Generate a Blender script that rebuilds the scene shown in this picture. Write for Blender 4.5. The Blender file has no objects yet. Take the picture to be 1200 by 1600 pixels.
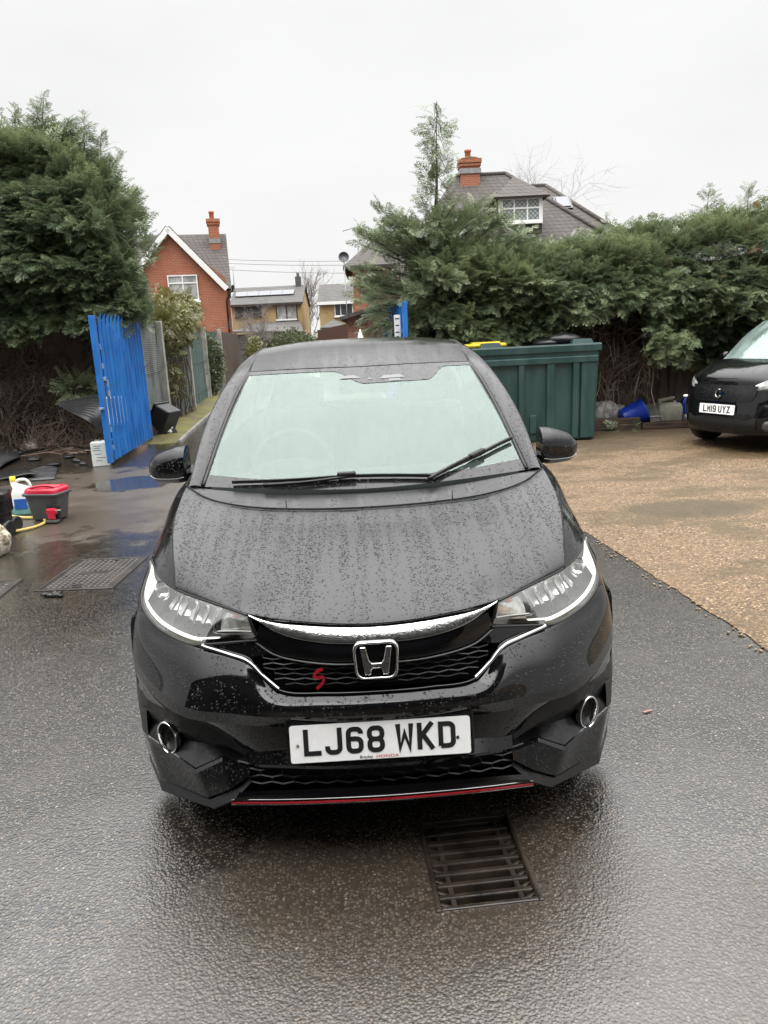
import bpy, bmesh, math, random
import numpy as np
from mathutils import Vector, Matrix

# ------------------------------------------------------------------ camera, sky, sun, exposure
scene = bpy.context.scene
col = scene.collection
H = 1.557; FPX = 1160.0; PITCH = 0.2318; ROLL = -0.048
cam_d = bpy.data.cameras.new("camera"); cam = bpy.data.objects.new("camera", cam_d); col.objects.link(cam)
fw = Vector((0, math.cos(PITCH), -math.sin(PITCH)))
_r0 = Vector((1, 0, 0)); _u0 = _r0.cross(fw)
rt = math.cos(ROLL) * _r0 + math.sin(ROLL) * _u0
up = -math.sin(ROLL) * _r0 + math.cos(ROLL) * _u0
cam.matrix_world = Matrix(((rt.x, up.x, -fw.x, 0), (rt.y, up.y, -fw.y, 0), (rt.z, up.z, -fw.z, H), (0, 0, 0, 1)))
cam_d.sensor_fit = 'VERTICAL'; cam_d.sensor_height = 36.0; cam_d.lens = FPX / 1600 * 36.0
cam_d.clip_start = 0.05; cam_d.clip_end = 2000
scene.camera = cam

SUN_EL = math.radians(58); SUN_AZ = math.radians(200)
world = bpy.data.worlds.new("World"); scene.world = world; world.use_nodes = True
nt = world.node_tree; nt.nodes.clear()
N = nt.nodes.new; L = nt.links.new
out = N('ShaderNodeOutputWorld'); bg = N('ShaderNodeBackground'); L(bg.outputs[0], out.inputs[0])
sky = N('ShaderNodeTexSky'); sky.sky_type = 'NISHITA'; sky.sun_disc = False
sky.sun_elevation = SUN_EL; sky.sun_rotation = SUN_AZ; sky.dust_density = 5.0
tc = N('ShaderNodeTexCoord'); sp = N('ShaderNodeSeparateXYZ'); L(tc.outputs['Generated'], sp.inputs[0])
mr = N('ShaderNodeMapRange'); mr.interpolation_type = 'SMOOTHSTEP'      # overcast: the deck overhead is about 3x the horizon
mr.inputs[1].default_value = 0.35; mr.inputs[2].default_value = 1.0; mr.inputs[3].default_value = 9.7; mr.inputs[4].default_value = 68.0
L(sp.outputs[2], mr.inputs[0])
nz = N('ShaderNodeTexNoise'); nz.inputs['Scale'].default_value = 2.2; nz.inputs['Detail'].default_value = 5
mpn = N('ShaderNodeMapping'); mpn.inputs['Scale'].default_value = (1, 1, 3.0); L(tc.outputs['Generated'], mpn.inputs[0]); L(mpn.outputs[0], nz.inputs['Vector'])
nr = N('ShaderNodeMapRange'); nr.inputs[1].default_value = 0.3; nr.inputs[2].default_value = 0.7; nr.inputs[3].default_value = 0.955; nr.inputs[4].default_value = 1.045
L(nz.outputs[0], nr.inputs[0])
mu = N('ShaderNodeMath'); mu.operation = 'MULTIPLY'; L(mr.outputs[0], mu.inputs[0]); L(nr.outputs[0], mu.inputs[1])
cb = N('ShaderNodeCombineColor')
for i, k in enumerate((1.0, 1.0, 0.995)):
    m_ = N('ShaderNodeMath'); m_.operation = 'MULTIPLY'; m_.inputs[1].default_value = k; L(mu.outputs[0], m_.inputs[0]); L(m_.outputs[0], cb.inputs[i])
mxs = N('ShaderNodeMixRGB'); mxs.inputs[0].default_value = 0.95; L(sky.outputs[0], mxs.inputs[1]); L(cb.outputs[0], mxs.inputs[2])
L(mxs.outputs[0], bg.inputs[0]); bg.inputs[1].default_value = 0.1

sun_d = bpy.data.lights.new("sun", 'SUN'); sun_d.energy = 0.6; sun_d.angle = math.radians(30); sun_d.color = (1, 0.97, 0.93)
sun = bpy.data.objects.new("sun", sun_d); col.objects.link(sun)
sd = Vector((math.sin(SUN_AZ) * math.cos(SUN_EL), math.cos(SUN_AZ) * math.cos(SUN_EL), math.sin(SUN_EL)))
sun.rotation_euler = sd.to_track_quat('Z', 'Y').to_euler(); sun.location = sd * 60

vs = scene.view_settings; vs.view_transform = 'Standard'; vs.look = 'None'; vs.exposure = 0.0; vs.gamma = 1.0; vs.use_curve_mapping = False

# ------------------------------------------------------------------ helpers
rng = np.random.default_rng(7); R = random.Random(5)
def ray(px, py): return fw + rt * ((px - 600) / FPX) - up * ((py - 800) / FPX)
def at(px, py, Y):                       # world point seen at photo pixel, Y metres ahead
    d = ray(px, py); return Vector((0, 0, H)) + d * (Y / d.y)
def gp(px, py, z=0.0):                   # world point at height z
    d = ray(px, py); return Vector((0, 0, H)) + d * ((z - H) / d.z)

def setp(o, label=None, cat=None, group=None, kind=None):
    if label: o['label'] = label
    if cat: o['category'] = cat
    if group: o['group'] = group
    if kind: o['kind'] = kind
    return o
def thing(name, label, cat, loc=(0, 0, 0), rz=0.0, group=None):
    o = bpy.data.objects.new(name, None); o.empty_display_size = 0.1; col.objects.link(o)
    o.location = loc; o.rotation_euler = (0, 0, rz)
    return setp(o, label, cat, group)
def copy_tree(o, parent=None):
    c = o.copy(); col.objects.link(c); c.parent = parent
    for ch in [q for q in bpy.data.objects if q.parent == o]: copy_tree(ch, c)
    return c

def chord(p):
    d = np.sqrt((np.diff(p, axis=0) ** 2).sum(1)) ** 0.5 + 1e-9
    return np.concatenate([[0], np.cumsum(d)])
def spline(pts, n, closed=False):
    p = np.asarray(pts, float)
    if n is None: return p
    if len(p) == 2 and not closed: return p[0] + (p[1] - p[0]) * np.linspace(0, 1, n)[:, None]
    if closed: p = np.vstack([p[-2:], p, p[:3]])
    t = chord(p); m = np.empty_like(p)
    dt = np.diff(t)[:, None]; dl = np.diff(p, axis=0) / dt
    m[1:-1] = (dl[:-1] * dt[1:] + dl[1:] * dt[:-1]) / (dt[1:] + dt[:-1])
    m[0] = dl[0]; m[-1] = dl[-1]
    if closed: s = np.linspace(t[2], t[-3] if False else t[2 + len(pts)], n, endpoint=False)
    else: s = np.linspace(0, t[-1], n)
    i = np.clip(np.searchsorted(t, s, 'right') - 1, 0, len(p) - 2)
    h = dt[i]; u = ((s - t[i])[:, None]) / h
    return (2*u**3-3*u**2+1)*p[i] + (u**3-2*u**2+u)*h*m[i] + (-2*u**3+3*u**2)*p[i+1] + (u**3-u**2)*h*m[i+1]
def loft_grid(rows, nu, nv):
    g = np.array([spline(r, nu) for r in rows])
    if nv is None: return g
    return np.array([spline(g[:, j], nv) for j in range(g.shape[1])]).transpose(1, 0, 2)
def mir(row):
    row = [tuple(p) for p in row]
    return [(-p[0], p[1], p[2]) for p in reversed(row) if p[0] > 1e-6] + row

class MB:
    def __init__(s): s.v = []; s.f = []; s.m = []; s.sm = []
    def add(s, verts, faces, mat=0, smooth=False):
        b = len(s.v); s.v += [tuple(map(float, q)) for q in verts]
        s.f += [tuple(b + i for i in f) for f in faces]; s.m += [mat] * len(faces); s.sm += [smooth] * len(faces); return s
    def box(s, c, size, rz=0.0, mat=0, M=None):
        hx, hy, hz = (q / 2 for q in size)
        vs_ = [Vector((x, y, z)) for z in (-hz, hz) for x, y in ((-hx, -hy), (hx, -hy), (hx, hy), (-hx, hy))]
        T = Matrix.Translation(c) @ (M if M is not None else Matrix.Rotation(rz, 4, 'Z'))
        return s.add([T @ q for q in vs_], [(3,2,1,0),(4,5,6,7),(0,1,5,4),(1,2,6,5),(2,3,7,6),(3,0,4,7)], mat)
    def bbox(s, c, size, b=0.01, rz=0.0, mat=0, M=None):        # box with chamfered edges
        bm = bmesh.new(); bmesh.ops.create_cube(bm, size=1.0)
        for q in bm.verts: q.co = Vector((q.co.x * size[0], q.co.y * size[1], q.co.z * size[2]))
        bmesh.ops.bevel(bm, geom=bm.edges[:], offset=b, segments=2, affect='EDGES', profile=0.5)
        T = Matrix.Translation(c) @ (M if M is not None else Matrix.Rotation(rz, 4, 'Z'))
        bm.verts.index_update(); s.add([T @ q.co for q in bm.verts], [tuple(q.index for q in f.verts) for f in bm.faces], mat); bm.free(); return s
    def grid(s, g, mat=0, smooth=True, flip=False, closed=False):
        g = np.asarray(g); n, m = g.shape[:2]; fs = []
        for i in range(n - 1):
            for j in range(m if closed else m - 1):
                k = (j + 1) % m
                q = (i*m+j, i*m+k, (i+1)*m+k, (i+1)*m+j); fs.append(q[::-1] if flip else q)
        return s.add(g.reshape(-1, 3), fs, mat, smooth)
    def tube(s, pts, r, n=6, mat=0, caps=True, smooth=True):
        p = np.asarray(pts, float); k = len(p); rr = np.broadcast_to(np.asarray(r, float), (k,))
        t = np.gradient(p, axis=0); t /= np.linalg.norm(t, axis=1)[:, None] + 1e-12
        ref = np.array([0, 0, 1.0]) if abs(t[0][2]) < 0.9 else np.array([1.0, 0, 0])
        a = np.cross(t[0], ref); a /= np.linalg.norm(a); g = []
        for i in range(k):
            a = a - t[i] * (a @ t[i]); a /= np.linalg.norm(a) + 1e-12; b = np.cross(t[i], a)
            g.append([p[i] + rr[i] * (math.cos(q) * a + math.sin(q) * b) for q in np.arange(n) * 2 * math.pi / n])
        b0 = len(s.v); s.grid(np.array(g), mat, smooth, closed=True)
        if caps:
            s.f.append(tuple(b0 + i for i in range(n - 1, -1, -1))); s.f.append(tuple(b0 + (k - 1) * n + i for i in range(n))); s.m += [mat]*2; s.sm += [False]*2
        return s
    def poly(s, pts2, depth, T=None, mat=0, holes=None):        # extruded outline in local XZ, thickness along -Y
        bm = bmesh.new(); loops = [pts2] + (holes or []); es = []
        for lp in loops:
            vv = [bm.verts.new((x, 0, z)) for x, z in lp]
            es += [bm.edges.new((vv[i], vv[(i + 1) % len(vv)])) for i in range(len(vv))]
        bmesh.ops.triangle_fill(bm, edges=es, use_beauty=True)
        bmesh.ops.recalc_face_normals(bm, faces=bm.faces[:])
        if bm.faces and sum(f.normal.y * f.calc_area() for f in bm.faces) > 0: bmesh.ops.reverse_faces(bm, faces=bm.faces[:])
        if depth:
            r_ = bmesh.ops.extrude_face_region(bm, geom=bm.faces[:])
            ev = {q for q in r_['geom'] if isinstance(q, bmesh.types.BMVert)}
            for q in bm.verts:
                if q in ev: q.co.y -= depth
            bmesh.ops.recalc_face_normals(bm, faces=bm.faces[:])
        T = T or Matrix(); bm.verts.index_update()
        s.add([T @ q.co for q in bm.verts], [tuple(q.index for q in f.verts) for f in bm.faces], mat); bm.free(); return s
    def lathe(s, prof, T=None, n=24, mat=0, smooth=True):       # profile (r, z)
        T = T or Matrix(); g = [[T @ Vector((r * math.cos(a), r * math.sin(a), z)) for a in np.arange(n) * 2 * math.pi / n] for r, z in prof]
        return s.grid(np.array([[tuple(q) for q in row] for row in g]), mat, smooth, closed=True)
    def ell(s, c, r, n=14, m=10, mat=0, jit=0.0, seed=0, T=None):
        q = np.random.default_rng(seed); th = np.linspace(0.02, math.pi - 0.02, m); ph = np.arange(n) * 2 * math.pi / n
        g = np.array([[(math.sin(a)*math.cos(b), math.sin(a)*math.sin(b), -math.cos(a)) for b in ph] for a in th])
        if jit: g = g * (1 + jit * q.standard_normal((m, n, 1)))
        g = g * np.array(r) + np.array(c)
        if T is not None: g = np.array([[tuple(T @ Vector(p)) for p in row] for row in g])
        return s.grid(g, mat, True, closed=True)
    def build(s, name, mats, parent=None, loc=None, rot=None):
        me = bpy.data.meshes.new(name); me.from_pydata(s.v, [], s.f); me.update()
        for m in (mats if isinstance(mats, (list, tuple)) else [mats]): me.materials.append(m)
        if any(s.m): me.polygons.foreach_set('material_index', s.m)
        me.polygons.foreach_set('use_smooth', s.sm); me.update()
        o = bpy.data.objects.new(name, me); col.objects.link(o)
        if parent: o.parent = parent
        if loc is not None: o.location = loc
        if rot is not None: o.rotation_euler = rot
        return o
def struct(name, mb, m): return setp(mb.build(name, m), kind='structure')
def facing(o):                                    # make a shell's normals consistent and outward
    bm = bmesh.new(); bm.from_mesh(o.data); bmesh.ops.recalc_face_normals(bm, faces=bm.faces[:]); bm.to_mesh(o.data); bm.free(); return o

# ------------------------------------------------------------------ materials
class NT:
    def __init__(s, name):
        s.mat = bpy.data.materials.new(name); s.mat.use_nodes = True; s.t = s.mat.node_tree; s.t.nodes.clear()
        s.out = s.n('ShaderNodeOutputMaterial')
    def n(s, typ, ins=None, **kw):
        nd = s.t.nodes.new(typ)
        for k, v in kw.items(): setattr(nd, k, v)
        for k, v in (ins or {}).items():
            if hasattr(v, 'is_output') or isinstance(v, bpy.types.NodeSocket): s.t.links.new(v, nd.inputs[k])
            else: nd.inputs[k].default_value = v
        return nd
    def math(s, op, a, b=None, clamp=False): return s.n('ShaderNodeMath', {0: a, **({1: b} if b is not None else {})}, operation=op, use_clamp=clamp).outputs[0]
    def mapr(s, v, a, b, c, d, smooth=True): return s.n('ShaderNodeMapRange', {0: v, 1: a, 2: b, 3: c, 4: d}, interpolation_type='SMOOTHSTEP' if smooth else 'LINEAR').outputs[0]
    def mix(s, f, a, b, mode='MIX'): return s.n('ShaderNodeMixRGB', {0: f, 1: a, 2: b}, blend_type=mode).outputs[0]
    def obj(s): return s.n('ShaderNodeTexCoord').outputs['Object']
    def scaled(s, vec, sc): return s.n('ShaderNodeMapping', {'Vector': vec, 'Scale': sc}).outputs[0]
    def noise(s, vec, sc, det=4, rough=0.55): return s.n('ShaderNodeTexNoise', {'Vector': vec, 'Scale': sc, 'Detail': det, 'Roughness': rough}).outputs[0]
    def vor(s, vec, sc, rnd=1.0): return s.n('ShaderNodeTexVoronoi', {'Vector': vec, 'Scale': sc, 'Randomness': rnd})
    def bump(s, h, dist, st=1.0, nrm=None):
        d = {'Height': h, 'Distance': dist, 'Strength': st}
        if nrm is not None: d['Normal'] = nrm
        return s.n('ShaderNodeBump', d).outputs[0]
    def pbsdf(s, **k):
        b = s.n('ShaderNodeBsdfPrincipled')
        al = {'base': 'Base Color', 'rough': 'Roughness', 'metal': 'Metallic', 'nrm': 'Normal', 'spec': 'Specular IOR Level', 'coat': 'Coat Weight', 'coatr': 'Coat Roughness', 'ior': 'IOR', 'emit': 'Emission Color', 'emits': 'Emission Strength', 'trans': 'Transmission Weight', 'alpha': 'Alpha', 'coatn': 'Coat Normal'}
        for q, v in k.items():
            i = b.inputs[al[q]]
            if isinstance(v, bpy.types.NodeSocket): s.t.links.new(v, i)
            else: i.default_value = v
        return b.outputs[0]
    def done(s, sh): s.t.links.new(sh, s.out.inputs[0]); return s.mat
def c4(c): return (c[0], c[1], c[2], 1.0)
def mul(c, k): return tuple(min(1.0, q * k) for q in c)
def pm(name, c, rough=0.5, metal=0.0, var=0.15, vs_=6.0, bump=0.0, bs=60.0, spec=0.5, emits=0.0, c2=None, stretch=(1, 1, 1)):
    t = NT(name); o = t.scaled(t.obj(), stretch); n = t.noise(o, vs_, 5)
    f = t.mapr(n, 0.32, 0.68, 0, 1)
    a, b = (mul(c, 1 - var), mul(c, 1 + var)) if c2 is None else (c, c2)
    k = dict(base=t.mix(f, c4(a), c4(b)), rough=t.mapr(n, 0.3, 0.7, max(0.02, rough * 0.85), min(1, rough * 1.15)), metal=metal, spec=spec)
    if bump: k['nrm'] = t.bump(t.noise(o, bs, 3), bump, 0.6)
    if emits: k.update(emit=c4(c), emits=emits)
    return t.done(t.pbsdf(**k))

def wet_paint(name, c=(0.0025, 0.0025, 0.003), streaks=True, dens=1.1, rough=0.035):
    t = NT(name); o = t.obj()
    v = t.vor(o, 112); rnd = t.n('ShaderNodeSeparateColor', {0: v.outputs['Color']}).outputs
    v2 = t.vor(t.n('ShaderNodeVectorMath', {0: o, 1: (3.1, 1.7, 0.4)}, operation='ADD').outputs[0], 185); rnd2 = t.n('ShaderNodeSeparateColor', {0: v2.outputs['Color']}).outputs
    st = t.noise(t.scaled(o, (26, 1.6, 2.2)), 1.0, 4)
    bead = t.mapr(st, 0.40, 0.54, 0.18, 1.0)
    big = t.noise(o, 3.0, 2)
    bead = t.math('MULTIPLY', bead, t.mapr(big, 0.35, 0.6, 0.65, 1.0))
    def drops(vv, rr, keep, k):
        rad = t.mapr(rr[0], 0, 1, 0.12, 0.44, False)
        q = t.math('DIVIDE', vv.outputs['Distance'], rad)
        h = t.math('SQRT', t.math('SUBTRACT', 1.0, t.math('MULTIPLY', q, q), True))
        on = t.math('LESS_THAN', rr[1], t.math('MULTIPLY', bead, keep))
        return t.math('MULTIPLY', t.math('MULTIPLY', h, on), k)
    h = t.math('ADD', drops(v, rnd, dens, 1.0), drops(v2, rnd2, dens * 0.9, 0.5))
    ht = t.math('ADD', h, t.math('MULTIPLY', t.noise(t.scaled(o, (30, 2, 3)), 1.0, 3), 0.10 if streaks else 0.0))
    nb = t.bump(ht, 0.0030, 1.0)
    film = t.mapr(st, 0.45, 0.62, 1.0, 0.0)
    base = t.mix(t.math('MULTIPLY', film, 0.55 if streaks else 0.1), c4(c), (0.014, 0.0142, 0.0145, 1))
    rg = t.math('ADD', t.math('MULTIPLY', film, 0.10 if streaks else 0.02), rough)
    return t.done(t.pbsdf(base=base, rough=rg, nrm=nb, ior=1.46))
def gloss_black(name, c=(0.004, 0.004, 0.005), rough=0.06, ior=1.5):
    t = NT(name); o = t.obj(); n = t.noise(o, 30, 4)
    return t.done(t.pbsdf(base=c4(c), rough=t.mapr(n, 0.35, 0.7, rough, rough * 2.2), ior=ior, nrm=t.bump(t.noise(o, 140, 2), 0.0004, 0.25)))
def glass(name, tint=(0.86, 0.97, 0.93), refl=0.30, film=(0.55, 0.66, 0.62), filmf=0.15, drops=0.0, rough=0.02, frk=0.9):
    t = NT(name); o = t.obj(); nb = None
    if drops:
        v = t.vor(o, 100); rr = t.n('ShaderNodeSeparateColor', {0: v.outputs['Color']}).outputs
        q = t.math('DIVIDE', v.outputs['Distance'], t.mapr(rr[0], 0, 1, 0.1, 0.42, False))
        h = t.math('MULTIPLY', t.math('SQRT', t.math('SUBTRACT', 1.0, t.math('MULTIPLY', q, q), True)), t.math('LESS_THAN', rr[1], drops))
        h = t.math('ADD', h, t.math('MULTIPLY', t.noise(t.scaled(o, (22, 2.5, 2.5)), 1.0, 3), 0.22))
        nb = t.bump(h, 0.0016, 0.55)
    k = {'Normal': nb} if nb is not None else {}
    gl = t.n('ShaderNodeBsdfGlossy', {'Color': c4(tint), 'Roughness': rough, **k}).outputs[0]
    tr = t.n('ShaderNodeBsdfTransparent', {'Color': c4(mul(tint, 0.92))}).outputs[0]
    fr = t.n('ShaderNodeFresnel', {'IOR': 1.5, **k}).outputs[0]
    a = t.n('ShaderNodeMixShader', {0: t.math('ADD', t.math('MULTIPLY', fr, frk), refl, True), 1: tr, 2: gl}).outputs[0]
    if filmf:
        df = t.n('ShaderNodeBsdfDiffuse', {'Color': c4(film)}).outputs[0]
        fo = t.mapr(t.noise(t.scaled(o, (3, 1.2, 1.2)), 2.0, 4), 0.3, 0.7, filmf * 0.6, filmf * 1.4)
        a = t.n('ShaderNodeMixShader', {0: fo, 1: a, 2: df}).outputs[0]
    return t.done(a)
def brick(name, c1, c2, mortar, bw=0.225, bh=0.075, ms=0.010, rough=0.85, bump=0.004, off=0.5):
    t = NT(name); s = t.n('ShaderNodeSeparateXYZ', {0: t.obj()}).outputs
    vec = t.n('ShaderNodeCombineXYZ', {0: t.math('ADD', s[0], s[1]), 1: s[2], 2: 0.0}).outputs[0]
    b = t.n('ShaderNodeTexBrick', {'Vector': vec, 'Color1': c4(c1), 'Color2': c4(c2), 'Mortar': c4(mortar), 'Scale': 1.0, 'Mortar Size': ms, 'Mortar Smooth': 0.2, 'Bias': 0.0, 'Brick Width': bw, 'Row Height': bh}, offset=off)
    n = t.noise(t.obj(), 1.2, 5); n2 = t.noise(t.obj(), 30, 3)
    base = t.mix(t.mapr(n, 0.3, 0.7, 0.0, 0.35), b.outputs[0], c4(mul(c1, 0.55)))
    base = t.mix(t.mapr(n2, 0.3, 0.7, 0.0, 0.3), base, c4(mul(c2, 1.25)))
    return t.done(t.pbsdf(base=base, rough=rough, nrm=t.bump(t.math('SUBTRACT', 1.0, b.outputs[1]), bump, 0.8)))
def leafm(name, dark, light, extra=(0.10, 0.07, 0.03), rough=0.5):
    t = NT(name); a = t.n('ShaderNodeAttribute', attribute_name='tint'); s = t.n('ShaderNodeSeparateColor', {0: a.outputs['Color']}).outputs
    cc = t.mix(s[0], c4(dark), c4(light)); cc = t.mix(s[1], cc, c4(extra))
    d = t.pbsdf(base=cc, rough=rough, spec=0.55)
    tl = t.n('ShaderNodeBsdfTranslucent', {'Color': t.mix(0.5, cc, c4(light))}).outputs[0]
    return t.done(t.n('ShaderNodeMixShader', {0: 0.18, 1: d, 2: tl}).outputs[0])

def quad_mesh(name, V, tint, m, parent=None, smooth=False):      # V (n,4,3), tint (n,4,2)
    n = len(V); me = bpy.data.meshes.new(name)
    me.vertices.add(n * 4); me.vertices.foreach_set('co', V.reshape(-1).astype(np.float32))
    me.loops.add(n * 4); me.loops.foreach_set('vertex_index', np.arange(n * 4, dtype=np.int32))
    me.polygons.add(n); me.polygons.foreach_set('loop_start', np.arange(0, n * 4, 4, dtype=np.int32)); me.polygons.foreach_set('loop_total', np.full(n, 4, np.int32))
    me.update(calc_edges=True); me.validate()
    if tint is not None:
        a = me.color_attributes.new('tint', 'FLOAT_COLOR', 'POINT')
        c = np.ones((n * 4, 4), np.float32); c[:, :2] = tint.reshape(-1, 2); c[:, 2] = 0
        a.data.foreach_set('color', c.reshape(-1))
    me.materials.append(m)
    o = bpy.data.objects.new(name, me); col.objects.link(o)
    if parent: o.parent = parent
    return o
def frames(D, up_=(0, 0, 1.0), roll=0.0):
    D = D / (np.linalg.norm(D, axis=1)[:, None] + 1e-9)
    S = np.cross(np.broadcast_to(np.array(up_), D.shape), D); S /= np.linalg.norm(S, axis=1)[:, None] + 1e-9
    Nn = np.cross(D, S)
    if np.any(roll):
        c, s = np.cos(roll)[:, None], np.sin(roll)[:, None]; S, Nn = S * c + Nn * s, Nn * c - S * s
    return D, S, Nn
def spray(pairs=9, sub=2, seed=0, droop=0.22, width=0.034):      # one flat feathery conifer frond, unit length
    q = np.random.default_rng(seed); Q = []; T = []
    def blade(p, d, l, w, tip):
        d = np.array(d) / np.linalg.norm(d); s = np.array([-d[1], d[0], 0.0]); p = np.array(p); m_ = p + d * l * 0.55
        Q.append([p - s * w * .5, m_ - s * w * .55, p + d * l, m_ + s * w * .55]); T.append([tip * .6, tip * .9, tip * 1.15, tip * .9])
    def stem(t): return np.array([t, 0.04 * math.sin(5 * t), -droop * t * t])
    for i in range(8):
        a, b = stem(i / 8), stem((i + 1) / 8); w = 0.012
        Q.append([a - [0, w, 0], b - [0, w, 0], b + [0, w, 0], a + [0, w, 0]]); T.append([.2] * 4)
    for i in range(pairs):
        t = 0.08 + 0.9 * i / pairs
        for sg in (-1, 1):
            tt = t + 0.03 * sg; l = (0.40 * (1 - tt) ** 0.8 + 0.10) * q.uniform(.75, 1.15); ang = math.radians(q.uniform(38, 58)) * sg
            d = (math.cos(ang), math.sin(ang), -0.25 * q.uniform(.2, 1.6)); p = stem(tt)
            blade(p, d, l, width, .35 + .65 * tt)
            for k in range(sub):
                f = (k + 1) / (sub + 1.0); pp = p + np.array(d) * l * f; a2 = ang + math.radians(q.uniform(25, 48)) * (1 if (k + i) % 2 else -1)
                blade(pp, (math.cos(a2), math.sin(a2), -.3 * q.uniform(.2, 1.5)), l * (1 - f) * .75 + .05, width * .8, .5 + .6 * tt)
    return np.array(Q), np.array(T)
def place_sprays(P, D, Ls, tint, protos, seed=0, rollv=0.5):
    q = np.random.default_rng(seed); n = len(P); Vs = []; Ts = []
    D, S, Nn = frames(np.asarray(D, float), roll=q.normal(0, rollv, n)); which = q.integers(0, len(protos), n)
    for k, (Q, T) in enumerate(protos):
        i = np.where(which == k)[0]
        if not len(i): continue
        V = Q[None, :, :, :]; Lk = Ls[i][:, None, None, None]
        W = P[i][:, None, None, :] + Lk * (V[..., 0:1] * D[i][:, None, None, :] + V[..., 1:2] * S[i][:, None, None, :] + V[..., 2:3] * Nn[i][:, None, None, :])
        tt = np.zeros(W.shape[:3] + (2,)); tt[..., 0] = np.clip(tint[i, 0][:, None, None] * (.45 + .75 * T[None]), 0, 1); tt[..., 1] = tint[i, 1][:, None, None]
        Vs.append(W.reshape(-1, 4, 3)); Ts.append(tt.reshape(-1, 4, 2))
    return np.concatenate(Vs), np.concatenate(Ts)
def fbm(x, y, z, seed=0, f=1.0, oct_=3):        # cheap smooth pseudo noise, about -1..1
    q = np.random.default_rng(seed); o = 0; a = 1; tot = 0
    for _ in range(oct_):
        for _ in range(3):
            k = q.normal(0, 1, 3); k *= f / np.linalg.norm(k); ph = q.uniform(0, 6.28); o = o + a * np.sin(2 * math.pi * (k[0] * x + k[1] * y + k[2] * z) + ph)
        tot += a * 1.7; f *= 2.1; a *= .55
    return o / tot
# ------------------------------------------------------------------ materials of the setting
def asphalt(name, wet=True):
    t = NT(name); o = t.obj()
    v = t.vor(o, 118); r3 = t.n('ShaderNodeSeparateColor', {0: v.outputs['Color']}).outputs
    v2 = t.vor(o, 320)
    big = t.noise(o, 0.55, 4); mid = t.noise(o, 3.2, 5); fine = t.noise(o, 42, 3)
    stone = t.mix(t.mapr(r3[0], 0.3, 1, 0, 1, False), (0.012, 0.010, 0.008, 1), (0.145, 0.127, 0.102, 1))
    stone = t.mix(t.math('GREATER_THAN', r3[1], 0.993), stone, (0.26, 0.24, 0.21, 1))
    stone = t.mix(t.math('LESS_THAN', r3[2], 0.10), stone, (0.09, 0.062, 0.042, 1))
    bind = t.mapr(v.outputs['Distance'], 0.25, 0.62, 0.0, 1.0)
    base = t.mix(bind, stone, (0.009, 0.0078, 0.0065, 1))
    base = t.mix(t.mapr(mid, 0.4, 0.7, 0.0, 0.35), base, (0.042, 0.034, 0.025, 1))      # silt washed over it
    s = t.n('ShaderNodeSeparateXYZ', {0: o}).outputs
    def blob(cx, cy, rx, ry, k=0.5):
        a = t.math('DIVIDE', t.math('SUBTRACT', s[0], cx), rx); b = t.math('DIVIDE', t.math('SUBTRACT', s[1], cy), ry)
        d = t.math('ADD', t.math('MULTIPLY', a, a), t.math('MULTIPLY', b, b))
        d = t.math('ADD', d, t.math('MULTIPLY', t.math('SUBTRACT', mid, 0.5), 2.2))
        return t.mapr(d, 0.6, 1.25, 1.0, 0.0)
    mud_refl = t.math('MAXIMUM', blob(-2.9, 8.0, 2.2, 2.0), t.math('MULTIPLY', blob(0.15, 1.5, 1.0, 0.7), 0.55))  # mud by the gate, plus a brown patch painted for the car's dark reflection
    base = t.mix(t.math('MULTIPLY', mud_refl, 0.75), base, t.mix(fine, (0.032, 0.024, 0.016, 1), (0.085, 0.064, 0.045, 1)))
    pud = t.math('MAXIMUM', blob(-2.95, 8.75, 0.55, 0.5), blob(-3.85, 15.6, 0.5, 1.3))
    film = t.mapr(t.math('ADD', big, t.math('MULTIPLY', mid, 0.4)), 0.55, 0.85, 0.0, 1.0)
    rough = t.mapr(film, 0, 1, 0.22, 0.10); rough = t.math('MULTIPLY', rough, t.mapr(fine, 0.3, 0.7, 0.85, 1.2))
    rough = t.math('ADD', rough, t.math('MULTIPLY', mud_refl, 0.20)); rough = t.math('MULTIPLY', rough, t.mapr(pud, 0, 1, 1.0, 0.30))
    h = t.math('ADD', t.math('MULTIPLY', v.outputs['Distance'], -1.0), t.math('MULTIPLY', v2.outputs['Distance'], -0.35))
    h = t.math('ADD', h, t.math('MULTIPLY', fine, 0.5))
    h = t.math('MULTIPLY', h, t.math('MULTIPLY', t.mapr(film, 0, 1, 1.0, 0.75), t.mapr(pud, 0, 0.9, 1.0, 0.0)))
    nb = t.bump(h, 0.0016, 0.75)
    base = t.mix(t.math('MULTIPLY', pud, 0.6), base, (0.012, 0.011, 0.010, 1))
    nb2 = t.bump(h, 0.0011, 0.7)
    return t.done(t.pbsdf(base=base, rough=rough, nrm=nb, spec=0.9, coat=t.math('MULTIPLY', t.mapr(film, 0, 1, 0.10, 0.45), t.math('SUBTRACT', 1.0, mud_refl, True)), coatr=0.10, coatn=nb2))
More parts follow.
